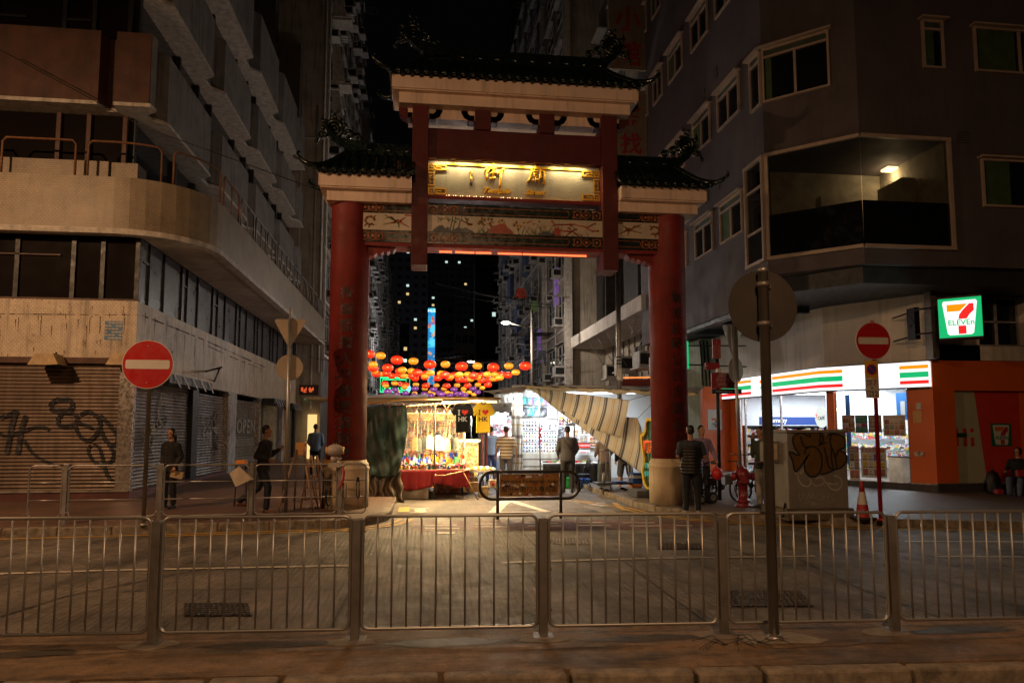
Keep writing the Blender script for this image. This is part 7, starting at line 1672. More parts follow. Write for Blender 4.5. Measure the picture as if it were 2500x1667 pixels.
for i, (x, y, w_, c) in enumerate(LZ):
    px, py = 890+x/5.6, 820+y/5.6; dia = .5 if c == 'r' else .4; D = 1750*dia/(w_/5.6); D *= .8
    p = W(px, py, D); s = dia/.5*.8; row = 'front string' if i < 12 else ('crowded middle strings' if i < 57 else ('string above the purple ones' if i < 75 else 'far purple strings'))
    lab = 'glowing %s paper lantern in the %s' % (nmL[c], row); grp = '%s lanterns in the %s' % (nmL[c], row)
    if c not in used: o = PR[c]; o.location = p; o['label'] = lab; o['group'] = grp; o.scale = (s, s, s*.97); used.add(c)
    else: o = dup(PR[c], p, random.uniform(-.15, .15), lab, grp, (s, s, s*.97))
    rowpt.setdefault(row if i < 12 else i//6, []).append(p+Vector((0, 0, .3*s)))
m = MB()
for k_, P in rowpt.items():
    P = sorted(P, key=lambda q: q.x)
    if len(P) > 1: P = [P[0]+Vector((-3, 0, .5))]+P+[P[-1]+Vector((2.5, 0, .4))]
    m.tube(P, .008, 4)
tag(m.build('lantern_wires', black), 'thin dark wires strung across the street carrying the lanterns', 'wires')
# neon sign
t = thing('neon_sign', 'green framed neon sign with red and green characters among the lanterns', 'neon sign', tuple(W(965, 940, 60))); ng, nr, nb = E('neon_green', (.05, 1, .35), 2.2), E('neon_red', (1, .15, .08), 2.2), E('neon_blue', (.2, .6, 1), 2.)
a, b = W(929, 922, 60), W(1000, 957, 60); m = MB(); m.box(a.x, b.x, 60, 60.2, b.z, a.z); m.build('board', M('neon_board', (.01, .03, .03), .5), t)
m = MB(); m.tube([(a.x, 59.9, a.z), (b.x, 59.9, a.z), (b.x, 59.9, b.z), (a.x, 59.9, b.z)], .04, 5, 0, closed=True); m.tube([(a.x+.15, 59.9, a.z-.15), (b.x-.3, 59.9, a.z-.15), (b.x-.3, 59.9, b.z+.15), (a.x+.15, 59.9, b.z+.15)], .03, 5, 0, closed=True)
for k in range(3): glyph(m, (a.x+.45+k*.62, 59.88, a.z-.5), XR, .45, k+40, 1, .06)
for k in range(5): glyph(m, (a.x+.4+k*.33, 59.88, b.z+.27), XR, .24, k+50, 0, .07); m.ball((b.x-.1, 59.9, b.z+.3), (.22, .05, .25), 2, 10); m.build('tubing', [ng, nr, nb], t)
# lamp, laundry, poles over the street
t = thing('street_lamp', 'lit white street lamp on a long bracket above the red lanterns', 'street lamp', tuple(W(1298, 950, 40))); p, q2, e = W(1299, 800, 40), W(1250, 790, 40), W(1235, 788, 40)
m = MB(); m.tube([(p.x, 40, .2), (p.x, 40, p.z+1.0)], [.12, .08], 8); m.tube([(p.x, 40, p.z), q2, e], .04, 6); m.build('pole', galvd, t); m = MB(); m.ball((e.x, 40, e.z), (.28, .12, .09), n=10); m.build('lamp', E('street_lamp_white', (1, .9, .72), 9), t); slp = e
t = thing('street_lamp', 'distant street lamp, a small white gleam over the middle lanterns', 'street lamp', tuple(W(1150, 884, 70))); e = W(1150, 883, 70); m = MB(); m.ball(e, (.4, .15, .1), n=8); m.build('lamp', MATS['street_lamp_white'], t); m = MB(); m.tube([e, e+Vector((1.2, 0, -.1)), (e.x+1.3, 70, .2)], .07, 6); m.build('pole', galvd, t)
t = thing('camera_pole', 'tall steel pole with a white security camera rising through the awning beside the gate', 'pole', tuple(W(1508, 1000, 21))); p = W(1508, 655, 21); m = MB(); m.tube([(p.x, 21, .2), (p.x, 21, p.z+1.5)], .075, 10); m.build('pole', galv, t)
m = MB(); c = W(1514, 925, 20.9); m.lathe([(.09, .12), (.1, 0), (.08, -.05), (.02, -.08)], c, 12); m.cb((c.x-.05, 20.95, c.z+.2), (.18, .15, .2)); m.build('security_camera', white, t); m = MB()
for k in range(3): m.lathe([(.08, -.02), (.08, .02)], (p.x, 21, W(1508, 872+k*8, 21).z), 12)
m.build('band', black, t)
def garment(P, px, py, Y, s, mat, label, name='laundry'): p = W(px, py, Y); m = MB(); m.prism([(x*s, z*s) for x, z in P], p, XR, ZU, .12); tag(m.build(name, mat, loc=tuple(p), bevel=.02), label, 'laundry')
garment([(-.2, 0), (.25, 0), (.3, -.9), (.2, -.95), (.07, -.35), (.0, -.4), (-.2, -.95), (-.32, -.9)], 1322, 856, 45.5, 1.05, M('dark_trousers_cloth', (.025, .03, .04), .8), 'dark trousers hung out to dry from the tenement rack')
garment([(-.25, 0), (.25, 0), (.45, -.7), (.3, -.7), (.2, -.3), (.2, -.7), (-.2, -.7), (-.2, -.3), (-.3, -.7), (-.45, -.7)], 1271, 704, 54, 1.1, M('red_white_cloth', (.5, .06, .03), .8), 'red and white top hung on the upper tenement rack')
garment([(-.2, 0), (.2, 0), (.25, -.7), (-.25, -.7)], 1304, 735, 50, 1.1, M('green_cloth', (.12, .2, .08), .8), 'greenish cloth hanging from a tenement window')
m = MB()
for a, b in (((1060, 690), (1300, 740)), ((1120, 710), (1350, 745)), ((1100, 720), (1345, 752)), ((1240, 838), (1345, 838)), ((1160, 885), (1380, 870))): m.tube([W(*a, 42), W((a[0]+b[0])/2, (a[1]+b[1])/2+4, 42), W(*b, 42)], .02, 4)
p = W(0, 122, 17.3); m.tube([p, W(350, 310, 17), W(820, 480, 16.8)], .012, 4)
tag(m.build('overhead_cables', black), 'black cables sagging across the street and to the gate', 'cables')
# ============================ PEOPLE ============================
skin_a = M('skin_tan', (.34, .17, .095), .55, var=.1, vs=12); skin_b = M('skin_light', (.45, .25, .16), .55, var=.1, vs=12)
hairm = M('black_hair', (.012, .009, .008), .45, var=.3, vs=30)
def remesh(m, name, mat, parent, vox, smooth=3, label=None):
    ob = m.build(name, mat, None); r = ob.modifiers.new('r', 'REMESH'); r.mode = 'VOXEL'; r.voxel_size = vox; r.use_smooth_shade = True
    s = ob.modifiers.new('s', 'SMOOTH'); s.iterations = smooth; s.factor = .5
    dg = bpy.context.evaluated_depsgraph_get(); me = bpy.data.meshes.new_from_object(ob.evaluated_get(dg)); me.name = name
    old = ob.data; ob.modifiers.clear(); ob.data = me; bpy.data.meshes.remove(old); ob.parent = parent
    if label: ob['label'] = label
    return ob
def limb(m, P, rs, n=10, flat=1.):
    """tapered limb with rounded joints"""
    Q = [Vector(p) for p in P]; R_ = rs; pts = []; rr = []
    for i in range(len(Q)-1):
        for k in range(5): t = k/5; pts.append(Q[i].lerp(Q[i+1], t)); rr.append(R_[i]+(R_[i+1]-R_[i])*t)
    pts.append(Q[-1]); rr.append(R_[-1]); m.tube(pts, rr, n, flat=flat)
    for q, r in zip(Q, R_): m.ball(q, r*.995, n=10)
PRE = {}
def person(label, loc, h, rz, arms, legs, top=None, bottom=None, shoes=None, skin=skin_a, hair='short', head=(0, 0), hips=.93, lean=(0, 0), sleeves=1., wide=1., skirt=False, shorts=False, legw=1., vest=None, group=None):
    """local frame: facing -Y, x to the person's left-hand side of the picture seen from the front; 1.75 m tall"""
    t = lthing('person', label, 'person', loc, group, rz); k = h/1.75; t.scale = (k, k, k)
    lx, ly = lean; hz = hips; sh = hz+.50
    H = Vector((0, 0, hz)); SH = Vector((lx, ly, sh)); b = MB()
    hd = SH+Vector((head[0]*.05, head[1]*.05-.01, .235)); 
    # torso
    b.tube([H+Vector((0, 0, -.06)), H+Vector((0, 0, .05)), H.lerp(SH, .35), H.lerp(SH, .75), SH+Vector((0, 0, .01)), SH+Vector((0, 0, .06))], [.13*wide, .155*wide, .13*wide, .165*wide, .17*wide, .06], 16, flat=.66)
    b.tube([SH+Vector((0, .01, 0)), hd+Vector((0, .01, -.06))], [.062, .055], 12)
    b.ball(hd+Vector((0, .008, .03)), (.076, .094, .098), n=18); b.ball(hd+Vector((0, -.022, -.045)), (.056, .062, .062), n=14)
    b.tube([hd+Vector((0, -.082, .03)), hd+Vector((0, -.105, -.005)), hd+Vector((0, -.085, -.018))], [.008, .014, .012], 8)
    b.ball(hd+Vector((0, -.078, -.05)), (.022, .012, .009), n=8); b.ball(hd+Vector((0, -.07, -.085)), (.022, .018, .016), n=8); b.ball(hd+Vector((0, -.078, .048)), (.05, .012, .01), n=8)
    for s in (-1, 1): b.ball(hd+Vector((s*.08, .012, .005)), (.012, .02, .032), n=8)
    sho = [SH+Vector((s*.185*wide, 0, -.02)) for s in (-1, 1)]
    A = [[sho[i]]+[Vector(p) for p in arms[i]] for i in (0, 1)]
    for P in A:
        limb(b, P, [.052, .041, .027]); d = (P[2]-P[1]).normalized()
        sd = Vector((0, -1, 0)) if abs(d.y) < .7 else Vector((0, 0, 1)); ax = d.cross(sd)
        ax = ax.normalized() if ax.length > .1 else Vector((1, 0, 0)); pr = ax.cross(d).normalized()
        c = P[2]+d*.05; b.tube([P[2]+d*.0, c, P[2]+d*.09], [.027, .042, .04], 10, flat=.5)
        for j, L in enumerate((.062, .072, .066, .052)):
            r0 = P[2]+d*.085+pr*((j-1.5)*.021); cl_ = ax*(.018 if j % 2 else .024); b.tube([r0, r0+d*L*.5+cl_*.5, r0+d*L*.85+cl_*1.4], [.0098, .0092, .008], 7)
        b.tube([P[2]+d*.03+pr*-.03, P[2]+d*.065+pr*-.055, P[2]+d*.1+pr*-.058+ax*.01], [.013, .011, .009], 7)
    Lg = [[Vector((s*.092*wide, 0, hz-.04))]+[Vector(p) for p in legs[i]] for i, s in ((0, -1), (1, 1))]
    for P in Lg: limb(b, P, [.085, .056, .04]); b.ball(P[2]+Vector((0, 0, -.03)), (.04, .05, .05), n=8)
    remesh(b, 'body', skin, t, .0105, 3)
    # hair
    m = MB()
    if hair != 'none':
        m.ball(hd+Vector((0, .022, .052)), (.084, .092, .09), n=18); m.ball(hd+Vector((0, .055, .01)), (.074, .055, .07), n=14)
        if hair == 'long': m.tube([hd+Vector((0, .05, .06)), hd+Vector((0, .085, -.03)), hd+Vector((.01, .085, -.16)), hd+Vector((.02, .07, -.25))], [.07, .08, .065, .03], 12, flat=.7); m.ball(hd+Vector((-.06, .01, .0)), (.03, .05, .09), n=10); m.ball(hd+Vector((.06, .01, .0)), (.03, .05, .09), n=10)
        if hair == 'hood': m.ball(hd+Vector((0, .03, .02)), (.105, .105, .125), n=16)
        remesh(m, 'hair' if hair != 'hood' else 'hood', hairm, t, .014, 2)
    m = MB()
    for s in (-1, 1): m.ball(hd+Vector((s*.031, -.083, .026)), (.012, .008, .006), n=8)
    m.build('eyes', hairm, t); m = MB(); m.ball(hd+Vector((0, -.088, -.05)), (.023, .006, .005), n=8); m.build('mouth', M('lips', (.25, .07, .06), .5), t)
    # clothes
    if top:
        m = MB(); q = .026
        m.tube([H+Vector((0, 0, -.07)), H+Vector((0, 0, .05)), H.lerp(SH, .4), H.lerp(SH, .78), SH+Vector((0, 0, .02)), SH+Vector((0, .01, .065))], [(.16*wide+q), (.16*wide+q), (.145*wide+q), (.168*wide+q), (.168*wide+q), .075], 18, flat=.72)
        for P in A:
            L_ = [P[0]+Vector((0, 0, .0)), P[0].lerp(P[1], sleeves)] if sleeves < 1 else [P[0], P[1], P[1].lerp(P[2], .95)]
            limb(m, L_, [.075, .064, .045][:len(L_)])
            m.tube([SH+Vector((0, 0, .0)), P[0]], [.085, .075], 10)
        if isinstance(top, tuple): tm_, = top[:1]
        ob = remesh(m, 'shirt' if not vest else 'jacket', top if not isinstance(top, tuple) else top[0], t, .016, 3)
        if isinstance(top, tuple):
            ob.data.materials.append(top[1])
            for p in ob.data.polygons: p.material_index = 1 if int((p.center.z-hz)/.048+40) % 2 else 0
    if vest:
        m = MB(); zs = [hz-.09+i*.062 for i in range(10)]; pts = []; rr = []
        for i, z in enumerate(zs):
            f = min(1, max(0, (z-hz)/.5)); c = H.lerp(SH, f); c.z = z
            w_ = (.205 if f < .85 else .185)*wide
            pts += [c+Vector((0, 0, -.026)), c]; rr += [w_-.012, w_+.012]
        pts.append(SH+Vector((0, .01, .06))); rr.append(.09); m.tube(pts, rr, 20, flat=.74); remesh(m, 'puffer_vest', vest, t, .012, 1)
    if bottom:
        m = MB(); m.tube([H+Vector((0, 0, -.11)), H+Vector((0, 0, .05))], [.165*wide, .158*wide], 16, flat=.75)
        for P in Lg:
            if shorts: limb(m, [P[0], P[1]+Vector((0, 0, .02))], [.115, .1])
            elif legw > 1: limb(m, [P[0], P[1], P[2]+Vector((0, 0, .02))], [.112, .1, .12])
            else: limb(m, [P[0], P[1], P[2]+Vector((0, 0, .03))], [.108, .078, .062])
        remesh(m, 'shorts' if shorts else 'trousers', bottom, t, .016, 3)
    for P, s in zip(Lg, (-1, 1)):
        m = MB(); f = P[2]; d = Vector((s*.15, -1, 0)).normalized(); m.tube([f+Vector((0, .05, -.05))-d*.02, f+d*.06+Vector((0, 0, -.055)), f+d*.15+Vector((0, 0, -.065)), f+d*.2+Vector((0, 0, -.07))], [.042, .046, .042, .025], 10, flat=.8); m.ball(f+Vector((0, .01, -.03)), (.045, .06, .05), n=10); remesh(m, 'shoe', shoes or black, t, .013, 2)
    return t, hd, A
ST_ARMS = (((-.25, .02, 1.15), (-.26, -.05, .9)), ((.25, .02, 1.15), (.26, -.05, .9)))
ST_LEGS = (((-.11, -.02, .50), (-.12, 0, .09)), ((.11, -.02, .50), (.12, 0, .09)))
def at_feet(px, py): p = pav(px, py); return p
blk = M('black_cloth', (.005, .005, .006), .85, var=.2); navy = M('dark_navy_denim', (.012, .015, .025), .8, var=.2); 
E_, hdE, AE = person('woman in black jacket and trousers holding a pale handbag before the shutters', at_feet(412, 1240), 1.66, R(-25), (((-.24, .03, 1.16), (-.12, -.13, 1.0)), ((.26, .04, 1.15), (.24, -.12, .93))), ST_LEGS, blk, blk, black, skin_a, 'long', head=(0, 0))
m = MB(); m.cb((.3, -.2, .72), (.26, .1, .18)); hb = thing('handbag', 'pale woven handbag held by the woman in black', 'handbag', (E_.location.x+.12, E_.location.y-.12, .9)); WL[hb.name] = (0, 0, 0)
m = MB(); m.cb((.06, 0, 0), (.25, .1, .15), .2, ry=.25); bgm = M('woven_straw', (.42, .30, .17), .8, var=.3, vs=40); m.build('body', bgm, hb, bevel=.015)
m = MB(); m.tube([(-.03, 0, .06), (-.02, 0, .16), (.06, 0, .2), (.12, 0, .08)], .012, 6); m.build('handle', bgm, hb)
m = MB(); m.lathe([(.025, 0), (.025, .004)], (.24, -.05, 1.37), 8)
# necklace is a child of the woman
m = MB(); m.tube([(.085*math.cos(a/8*math.pi+math.pi), -.075-.045*abs(math.sin(a/8*math.pi)), 1.47-.06*abs(math.sin(a/8*math.pi))) for a in range(9)], .008, 5); m.build('necklace', brass, E_)
m = MB()
for k in range(6): m.ball((.0, -.155+.002*k, 1.36-.07*k), (.009, .006, .009), n=6)
m.build('buttons', brass, E_)
person('man in dark jacket and jeans walking to the right past the shutters', at_feet(640, 1252), 1.74, R(90), (((-.22, .1, 1.16), (-.18, -.12, 1.1)), ((.22, -.1, 1.18), (.14, -.28, 1.3))), (((-.1, -.12, .52), (-.11, -.1, .09)), ((.1, .12, .5), (.11, .48, .22))), M('charcoal_jacket', (.014, .012, .012), .8), navy, M('brown_shoe', (.12, .04, .015), .5), skin_a, 'short', lean=(0, -.03), head=(0, -.3))
person('man in a black puffer vest standing with his back turned by the right gate column', at_feet(1690, 1256), 1.76, R(170), (((-.27, .03, 1.17), (-.12, -.2, 1.08)), ((.27, .03, 1.17), (.12, -.2, 1.08))), ST_LEGS, M('dark_blue_shirt', (.03, .035, .05), .8), navy, M('pale_sneaker', (.35, .32, .28), .6), skin_a, 'short', vest=M('black_puffer', (.009, .008, .008), .45), sleeves=.75, wide=1.08, head=(0, -.4))
person('man in a lilac shirt facing the road behind the man in the vest', at_feet(1716, 1228), 1.74, R(8), (((-.25, -.03, 1.15), (-.2, -.22, 1.02)), ((.28, -.03, 1.17), (.22, -.25, 1.0))), ST_LEGS, M('lilac_shirt', (.32, .22, .34), .8, var=.1), navy, black, skin_b, 'short', sleeves=1.)
person('man holding a phone to his ear, green jacket and pale trousers, behind the grey pole', at_feet(1864, 1240), 1.72, R(-80), (((-.26, -.05, 1.18), (-.13, -.13, 1.54)), ((.25, .02, 1.15), (.2, -.15, 1.05))), ST_LEGS, M('dark_green_jacket', (.035, .045, .03), .8), M('pale_trousers', (.38, .35, .3), .8), M('dark_sneaker', (.05, .05, .07), .6), skin_a, 'short', head=(0, -.4))
seatz = 0
sp_ = at(2490, 1150, Y=16.75)
person('seated woman in a black hooded coat and jeans leaning on the red shop panel', (sp_[0], 16.75, .14), 1.66, R(-60), (((-.26, -.05, .8), (-.22, -.32, .72)), ((.26, -.05, .8), (.2, -.34, .75))), (((-.13, -.42, .5), (-.14, -.42, .09)), ((.13, -.42, .5), (.12, -.5, .09))), blk, M('blue_jeans', (.07, .10, .16), .8), M('purple_shoe', (.2, .03, .25), .6), skin_a, 'hood', hips=.48, lean=(0, -.08))
m = MB(); c = at(2455, 1190, Y=16.6); m.cb((sp_[0], 16.9, .3), (.45, .4, .3)); tag(m.build('crate_seat', black, loc=(sp_[0], 16.9, .3), bevel=.02), 'dark box serving as a seat for the woman in the hooded coat', 'box')
m = MB(); c = Vector(at(2428, 1205, Y=17.2)); m.tube([(c.x, c.y, .16), (c.x, c.y, .3), (c.x-.02, c.y, .6), (c.x-.03, c.y, .74), (c.x-.03, c.y+.02, .8)], [.17, .2, .19, .14, .05], 12, flat=.7); m.cb((c.x-.02, c.y-.15, .36), (.24, .1, .22)); m.tube([(c.x-.05, c.y, .78), (c.x-.03, c.y, .86), (c.x+.03, c.y, .78)], .012, 6); tag(m.build('backpack', M('black_nylon', (.012, .012, .014), .5), loc=tuple(c)), 'big black backpack on the ledge beside the seated woman', 'backpack')
m = MB(); c = Vector(at(2438, 1200, Y=16.5)); m.cb(tuple(c), (.2, .15, .12)); tag(m.build('red_pouch', M('red_nylon', (.3, .02, .02), .5), loc=tuple(c), bevel=.03), 'small red and black pouch in front of the black backpack', 'pouch')
m = MB(); c = Vector(at(2492, 1155, Y=16.25)); m.cb(tuple(c), (.25, .1, .17)); tag(m.build('shoulder_bag', M('red_nylon', (.3, .02, .02), .5), loc=tuple(c), bevel=.03), 'bright red bag at the waist of the seated woman', 'bag')
def mk(px, Y): p = at(px, 1000, Y=Y); return (p[0], Y, g(Y)+.006)
person('man in a light blue shirt standing with his back turned beyond the left gate column', (at(771, 1050, X=-3.6)[0], at(771, 1050, X=-3.6)[1], .3), 1.72, R(180), (((-.24, -.05, 1.15), (-.2, -.2, 1.05)), ((.24, -.05, 1.15), (.2, -.2, 1.05))), ST_LEGS, M('pale_blue_shirt', (.16, .22, .28), .8, var=.1), blk, black, skin_a, 'short')
person('man in a pale blue shirt and jeans looking down at the yellow shirt stall', mk(1199, 23.5), 1.74, R(165), (((-.25, -.03, 1.15), (-.2, -.2, 1.0)), ((.27, .02, 1.15), (.28, -.05, .88))), ST_LEGS, M('sky_shirt', (.35, .45, .58), .8, var=.1), M('blue_denim', (.04, .07, .2), .8), black, skin_b, 'short', head=(0, -.5))
person('man in a brown and white striped polo shirt walking into the market', mk(1236, 21.3), 1.78, R(172), (((-.28, .02, 1.16), (-.3, -.06, .9)), ((.28, .05, 1.16), (.3, .0, .9))), ST_LEGS, (M('polo_white', (.55, .5, .42), .8, var=.05), M('polo_brown', (.22, .13, .05), .8, var=.05)), M('grey_trousers', (.10, .09, .09), .8), black, skin_a, 'short', sleeves=.75, wide=1.08)
jt, hj, _ = person('man in a dark grey jacket with a strap across his back at the bright stall', mk(1385, 19.9), 1.80, R(180), (((-.27, .0, 1.16), (-.22, -.2, 1.0)), ((.27, .0, 1.16), (.22, -.2, 1.0))), ST_LEGS, M('speckled_grey_jacket', (.075, .068, .07), .85, var=.5, vs=50), M('dark_trousers', (.03, .028, .03), .8), black, skin_a, 'short', wide=1.12)
m = MB(); m.tube([(.14, .13, 1.42), (.0, .165, 1.25), (-.2, .13, 1.02)], .012, 5); m.build('strap', black, jt)
person('person in a cream top and wide grey green trousers behind the awning edge', mk(1474, 20.3), 1.66, R(190), (((-.26, .0, 1.15), (-.2, -.15, 1.0)), ((.26, .0, 1.15), (.2, -.2, 1.05))), ST_LEGS, M('cream_top', (.55, .45, .36), .85, var=.08), M('grey_green_trousers', (.17, .19, .16), .8), black, skin_b, 'long', legw=1.5, wide=1.1)
person('person in dark shorts half hidden behind the striped awning', mk(1524, 19.95), 1.68, R(180), ST_ARMS, (((-.15, 0, .50), (-.17, 0, .09)), ((.15, 0, .50), (.17, 0, .09))), blk, M('grey_shorts', (.08, .08, .085), .8), M('grey_sneaker', (.25, .24, .23), .6), skin_b, 'short', shorts=True, wide=1.1)
# ============================ STREET FURNITURE ============================
redm = M('road_sign_red', (.42, .012, .012), .4, var=.06); whitem = M('road_sign_white', (.58, .54, .48), .45, var=.05)
def noentry(name_lab, base, ppx, cpx, cpy, r_px, mat, ztop_px):
    Y = base[1]; zt = at(ppx, ztop_px, Y=Y)[2]
    t, b = signpole('no_entry_sign', name_lab, 'road sign', 0, zt, .038, Vector((base[0], Y, .14)), mat)
    c = Vector(at(cpx, cpy, Y=Y-.06)); r = r_px/1750*math.hypot(c.x, c.y)*.985
    m = MB(); m.lathe([(r, -.01), (r, .008)], c, 48, 0, axis=(0, -1, 0)); m.lathe([(r*.975, .009), (r*.975, .0095)], c, 48, 1, axis=(0, -1, 0)); 
    P = []; w_, h_, q = r*.86, r*.185, .03
    for cx, cz, s in ((w_-q, h_-q, 0), (-w_+q, h_-q, 90), (-w_+q, -h_+q, 180), (w_-q, -h_+q, 270)):
        for k in range(4): an = R(s+k*30); P.append((cx+q*math.cos(an), cz+q*math.sin(an)))
    m.prism(P, (c.x, c.y-.0098, c.z), XR, ZU, .002, 0)
    for dz in (-.75, .75): m.ball((c.x, c.y-.011, c.z+dz*r), (.012, .006, .012), 2, 6)
    m.build('sign_plate', [whitem, redm, galv], t)
    m = MB(); 
    for dz in (-.4, .4): m.cb((c.x, c.y+.03, c.z+dz*r), (.2, .03, .04))
    m.build('bracket', galvd, t); return t, b
noentry('round red no entry sign on a steel pole before the graffiti shutter', pav(350, 1283), 352, 361, 889.5, 54, galv, 830)
b = pav(2151, 1270); t, _ = noentry('round red no entry sign on a red pole with a parking plate under it', b, 2138, 2131.5, 832, 41.5, M('red_pole_paint', (.38, .012, .015), .4, var=.15), 785)
Y = b[1]-.07; a, e = at(2110, 880, Y=Y), at(2147, 972, Y=Y); zm = at(2128, 924, Y=Y)[2]
m = MB(); m.box(a[0], e[0], Y-.006, Y, zm, a[2], 0); m.box(a[0], e[0], Y-.006, Y, e[2], zm-.001, 1)
c = ((a[0]+e[0])/2, Y-.007, (zm+a[2])/2); m.lathe([(.105, 0), (.105, .003)], c, 28, 2, axis=(0, -1, 0)); m.lathe([(.08, .003), (.08, .005)], c, 28, 3, axis=(0, -1, 0)); m.cb((c[0], Y-.013, c[2]), (.19, .002, .025), 0, 2, ry=R(45))
def ptx(s, px, py, sz, mi=4): p = at(px, py, Y=Y-.007); m.text(s, p, XR, ZU, sz, mi, ext=.001, bold=.01)
ptx('每日', 2122, 930, .06); ptx('上午', 2122, 938, .07); ptx('7', 2136, 934, .16, 2); ptx('至', 2129, 947, .05); ptx('midnight', 2122, 956, .04); ptx('下午', 2121, 965, .065); ptx('12', 2137, 961, .14)
m.build('parking_plate', [M('plate_amber', (.62, .33, .05), .45), M('plate_white', (.52, .46, .38), .45), redm, M('plate_blue', (.04, .06, .3), .4), black], t)
# two give-way signs seen from behind
ambr = M('sign_back_amber_lit', (.33, .26, .19), .5, .15, .2, 3)
def giveway(lab, base, tpx, tpy, tri, disc, mat, yaw=0.):
    Y = base[1]; zt = at(tpx, tpy, Y=Y)[2]; top = Vector((at(tpx, tpy, Y=Y)[0], Y, zt)); b = Vector(base)
    t = thing('give_way_sign', lab, 'road sign', tuple(b)); m = MB(); m.tube([b, top], .038, 12); m.build('pole', galv, t)
    cc_ = Vector((top.x, Y+.06, 0)); nn_ = Vector((math.sin(yaw), -math.cos(yaw), 0))
    def onp(px, py): r = Vector(ray(px, py)); k = cc_.dot(nn_)/Vector((r.x, r.y, 0)).dot(nn_); return Vector((r.x*k, r.y*k, HC+r.z*k))
    m = MB(); P = [onp(*p) for p in tri]; o = Vector(P[2]); c = sum((Vector(p) for p in P), Vector())/3
    pts = []
    for p in P:
        p = Vector(p)
        for q in P:
            if Vector(q) != p: pts.append(p.lerp(Vector(q), .07))
    order = [pts[0], pts[2], pts[3], pts[5], pts[4], pts[1]]
    n = len(order); yw = Vector((0, .012, 0)); 
    m.add(order+[p+yw for p in order], [tuple(range(n)), tuple(range(n, 2*n))[::-1]]+[(i, (i+1) % n, n+(i+1) % n, n+i) for i in range(n)]); m.build('triangle_plate', mat, t)
    cx, cy, r = disc; c = onp(cx, cy); rr = r/1750*math.hypot(c.x, c.y); m = MB(); m.lathe([(rr, -.006), (rr, .006)], c, 36, axis=(math.sin(yaw), -math.cos(yaw), 0)); m.build('disc_plate', mat, t)
    m = MB(); m.cb((c.x+.0, Y+.02, c.z+.5), (.05, .04, 1.45)); m.build('back_rail', galvd, t)
giveway('pale backs of a triangle and a disc sign on a pole among the ladders', (at(697, 1235, Y=15.0)[0], 15.0, .16), 708, 778, ((668, 779), (751, 779), (706, 851)), (707, 897, 30.5), ambr)
giveway('pale backs of a triangle and an oval disc on a pole before the shop door', (at(1812, 1228, Y=15.9)[0], 15.9, .16), 1790, 790, ((1763, 793), (1815, 798), (1791, 880)), (1796, 903, 30), M('sign_back_pale', (.42, .40, .36), .5, .1, .15, 3), R(33))
# tourist guide post
bp = (at(1757, 1215, Y=16.6)[0], 16.6, .18); t = thing('guide_post', 'black guide post with small red direction boards and a navy toilet board', 'signpost', bp)
m = MB(); m.tube([bp, (at(1750, 830, Y=16.6)[0], 16.6, at(1750, 830, Y=16.6)[2])], .045, 12); m.build('post', black, t)
rb_ = M('guide_board_red', (.33, .018, .035), .45, var=.08); nv = M('guide_board_navy', (.02, .02, .06), .45); Yp = 16.53
def board(x0, x1, y0_, y1_, mat, lines, name='direction_board', tm=whitem, sz=.075):
    a, e = at(x0, y0_, Y=Yp), at(x1, y1_, Y=Yp); m = MB(); m.box(a[0], e[0], Yp, Yp+.05, e[2], a[2], 0)
    for s, fx, fy, z in lines: m.text(s, (a[0]+(e[0]-a[0])*fx, Yp-.001, e[2]+(a[2]-e[2])*fy), XR, ZU, z, 1, ext=.001, bold=.005)
    m.build(name, [mat, tm], t, bevel=.004)
board(1740, 1760, 828, 843, rb_, [('i', .5, .5, .1)]); board(1740, 1760, 843, 875, M('guide_board_pale_red', (.35, .10, .09), .5), [('油', .5, .82, .09), ('麻', .5, .5, .09), ('地', .5, .18, .09)], tm=rb_)
board(1722, 1757, 885, 902, rb_, [('←', .12, .5, .09)]); board(1737, 1798, 910, 948, rb_, [('玉器市場', .45, .88, .06), ('Jade Market', .42, .74, .05), ('廣東道(玉器街)', .45, .58, .05), ('Canton Road (Jade Street)', .45, .44, .034), ('油麻地警署', .45, .28, .055), ('Yau Ma Tei Police Station', .45, .14, .034), ('→', .93, .2, .12)]); board(1738, 1811, 949, 961, nv, [('公眾廁所 Public Toilet', .4, .5, .05)])
m = MB(); c = at(1754, 904, Y=16.5); m.cb(c, (.1, .1, .1)); m.build('white_bracket', white, t)
# cabinet
cb_ = M('cabinet_grey', (.20, .185, .165), .55, var=.2, vs=2, streak=.3, bump=.05); pf = pav(1995, 1265); Yc = pf[1]+.12
a, e = at(1927, 1242, Y=Yc), at(2073, 1242, Y=Yc); z0 = a[2]; z1 = at(2000, 1056, Y=Yc)[2]
t = thing('utility_cabinet', 'grey street cabinet sprayed with fat brown bubble letters', 'utility cabinet', ((a[0]+e[0])/2, Yc, .14)); xb = at(1892, 1150, Y=Yc+1.0)[0]
D = 1.0; m = MB(); m.box(a[0], e[0], Yc, Yc+D, z0, z1); m.build('body', cb_, t, bevel=.012); m = MB(); m.box(a[0]-.03, e[0]+.03, Yc-.03, Yc+D+.03, z1, z1+.06); m.build('lid', cb_, t, bevel=.01)
m = MB(); m.box(a[0]-.06, e[0]+.07, Yc-.05, Yc+D+.05, .1, z0); m.build('plinth', M('mossy_plinth', (.10, .085, .055), .9, var=.5, vs=6, bump=.5), t)
m = MB(); q1 = at(1893, 1128, Y=Yc+.45); m.box(a[0]-.26, a[0]-.001, Yc+.35, Yc+.65, q1[2], q1[2]+.42); m.build('side_box', cb_, t, bevel=.01)
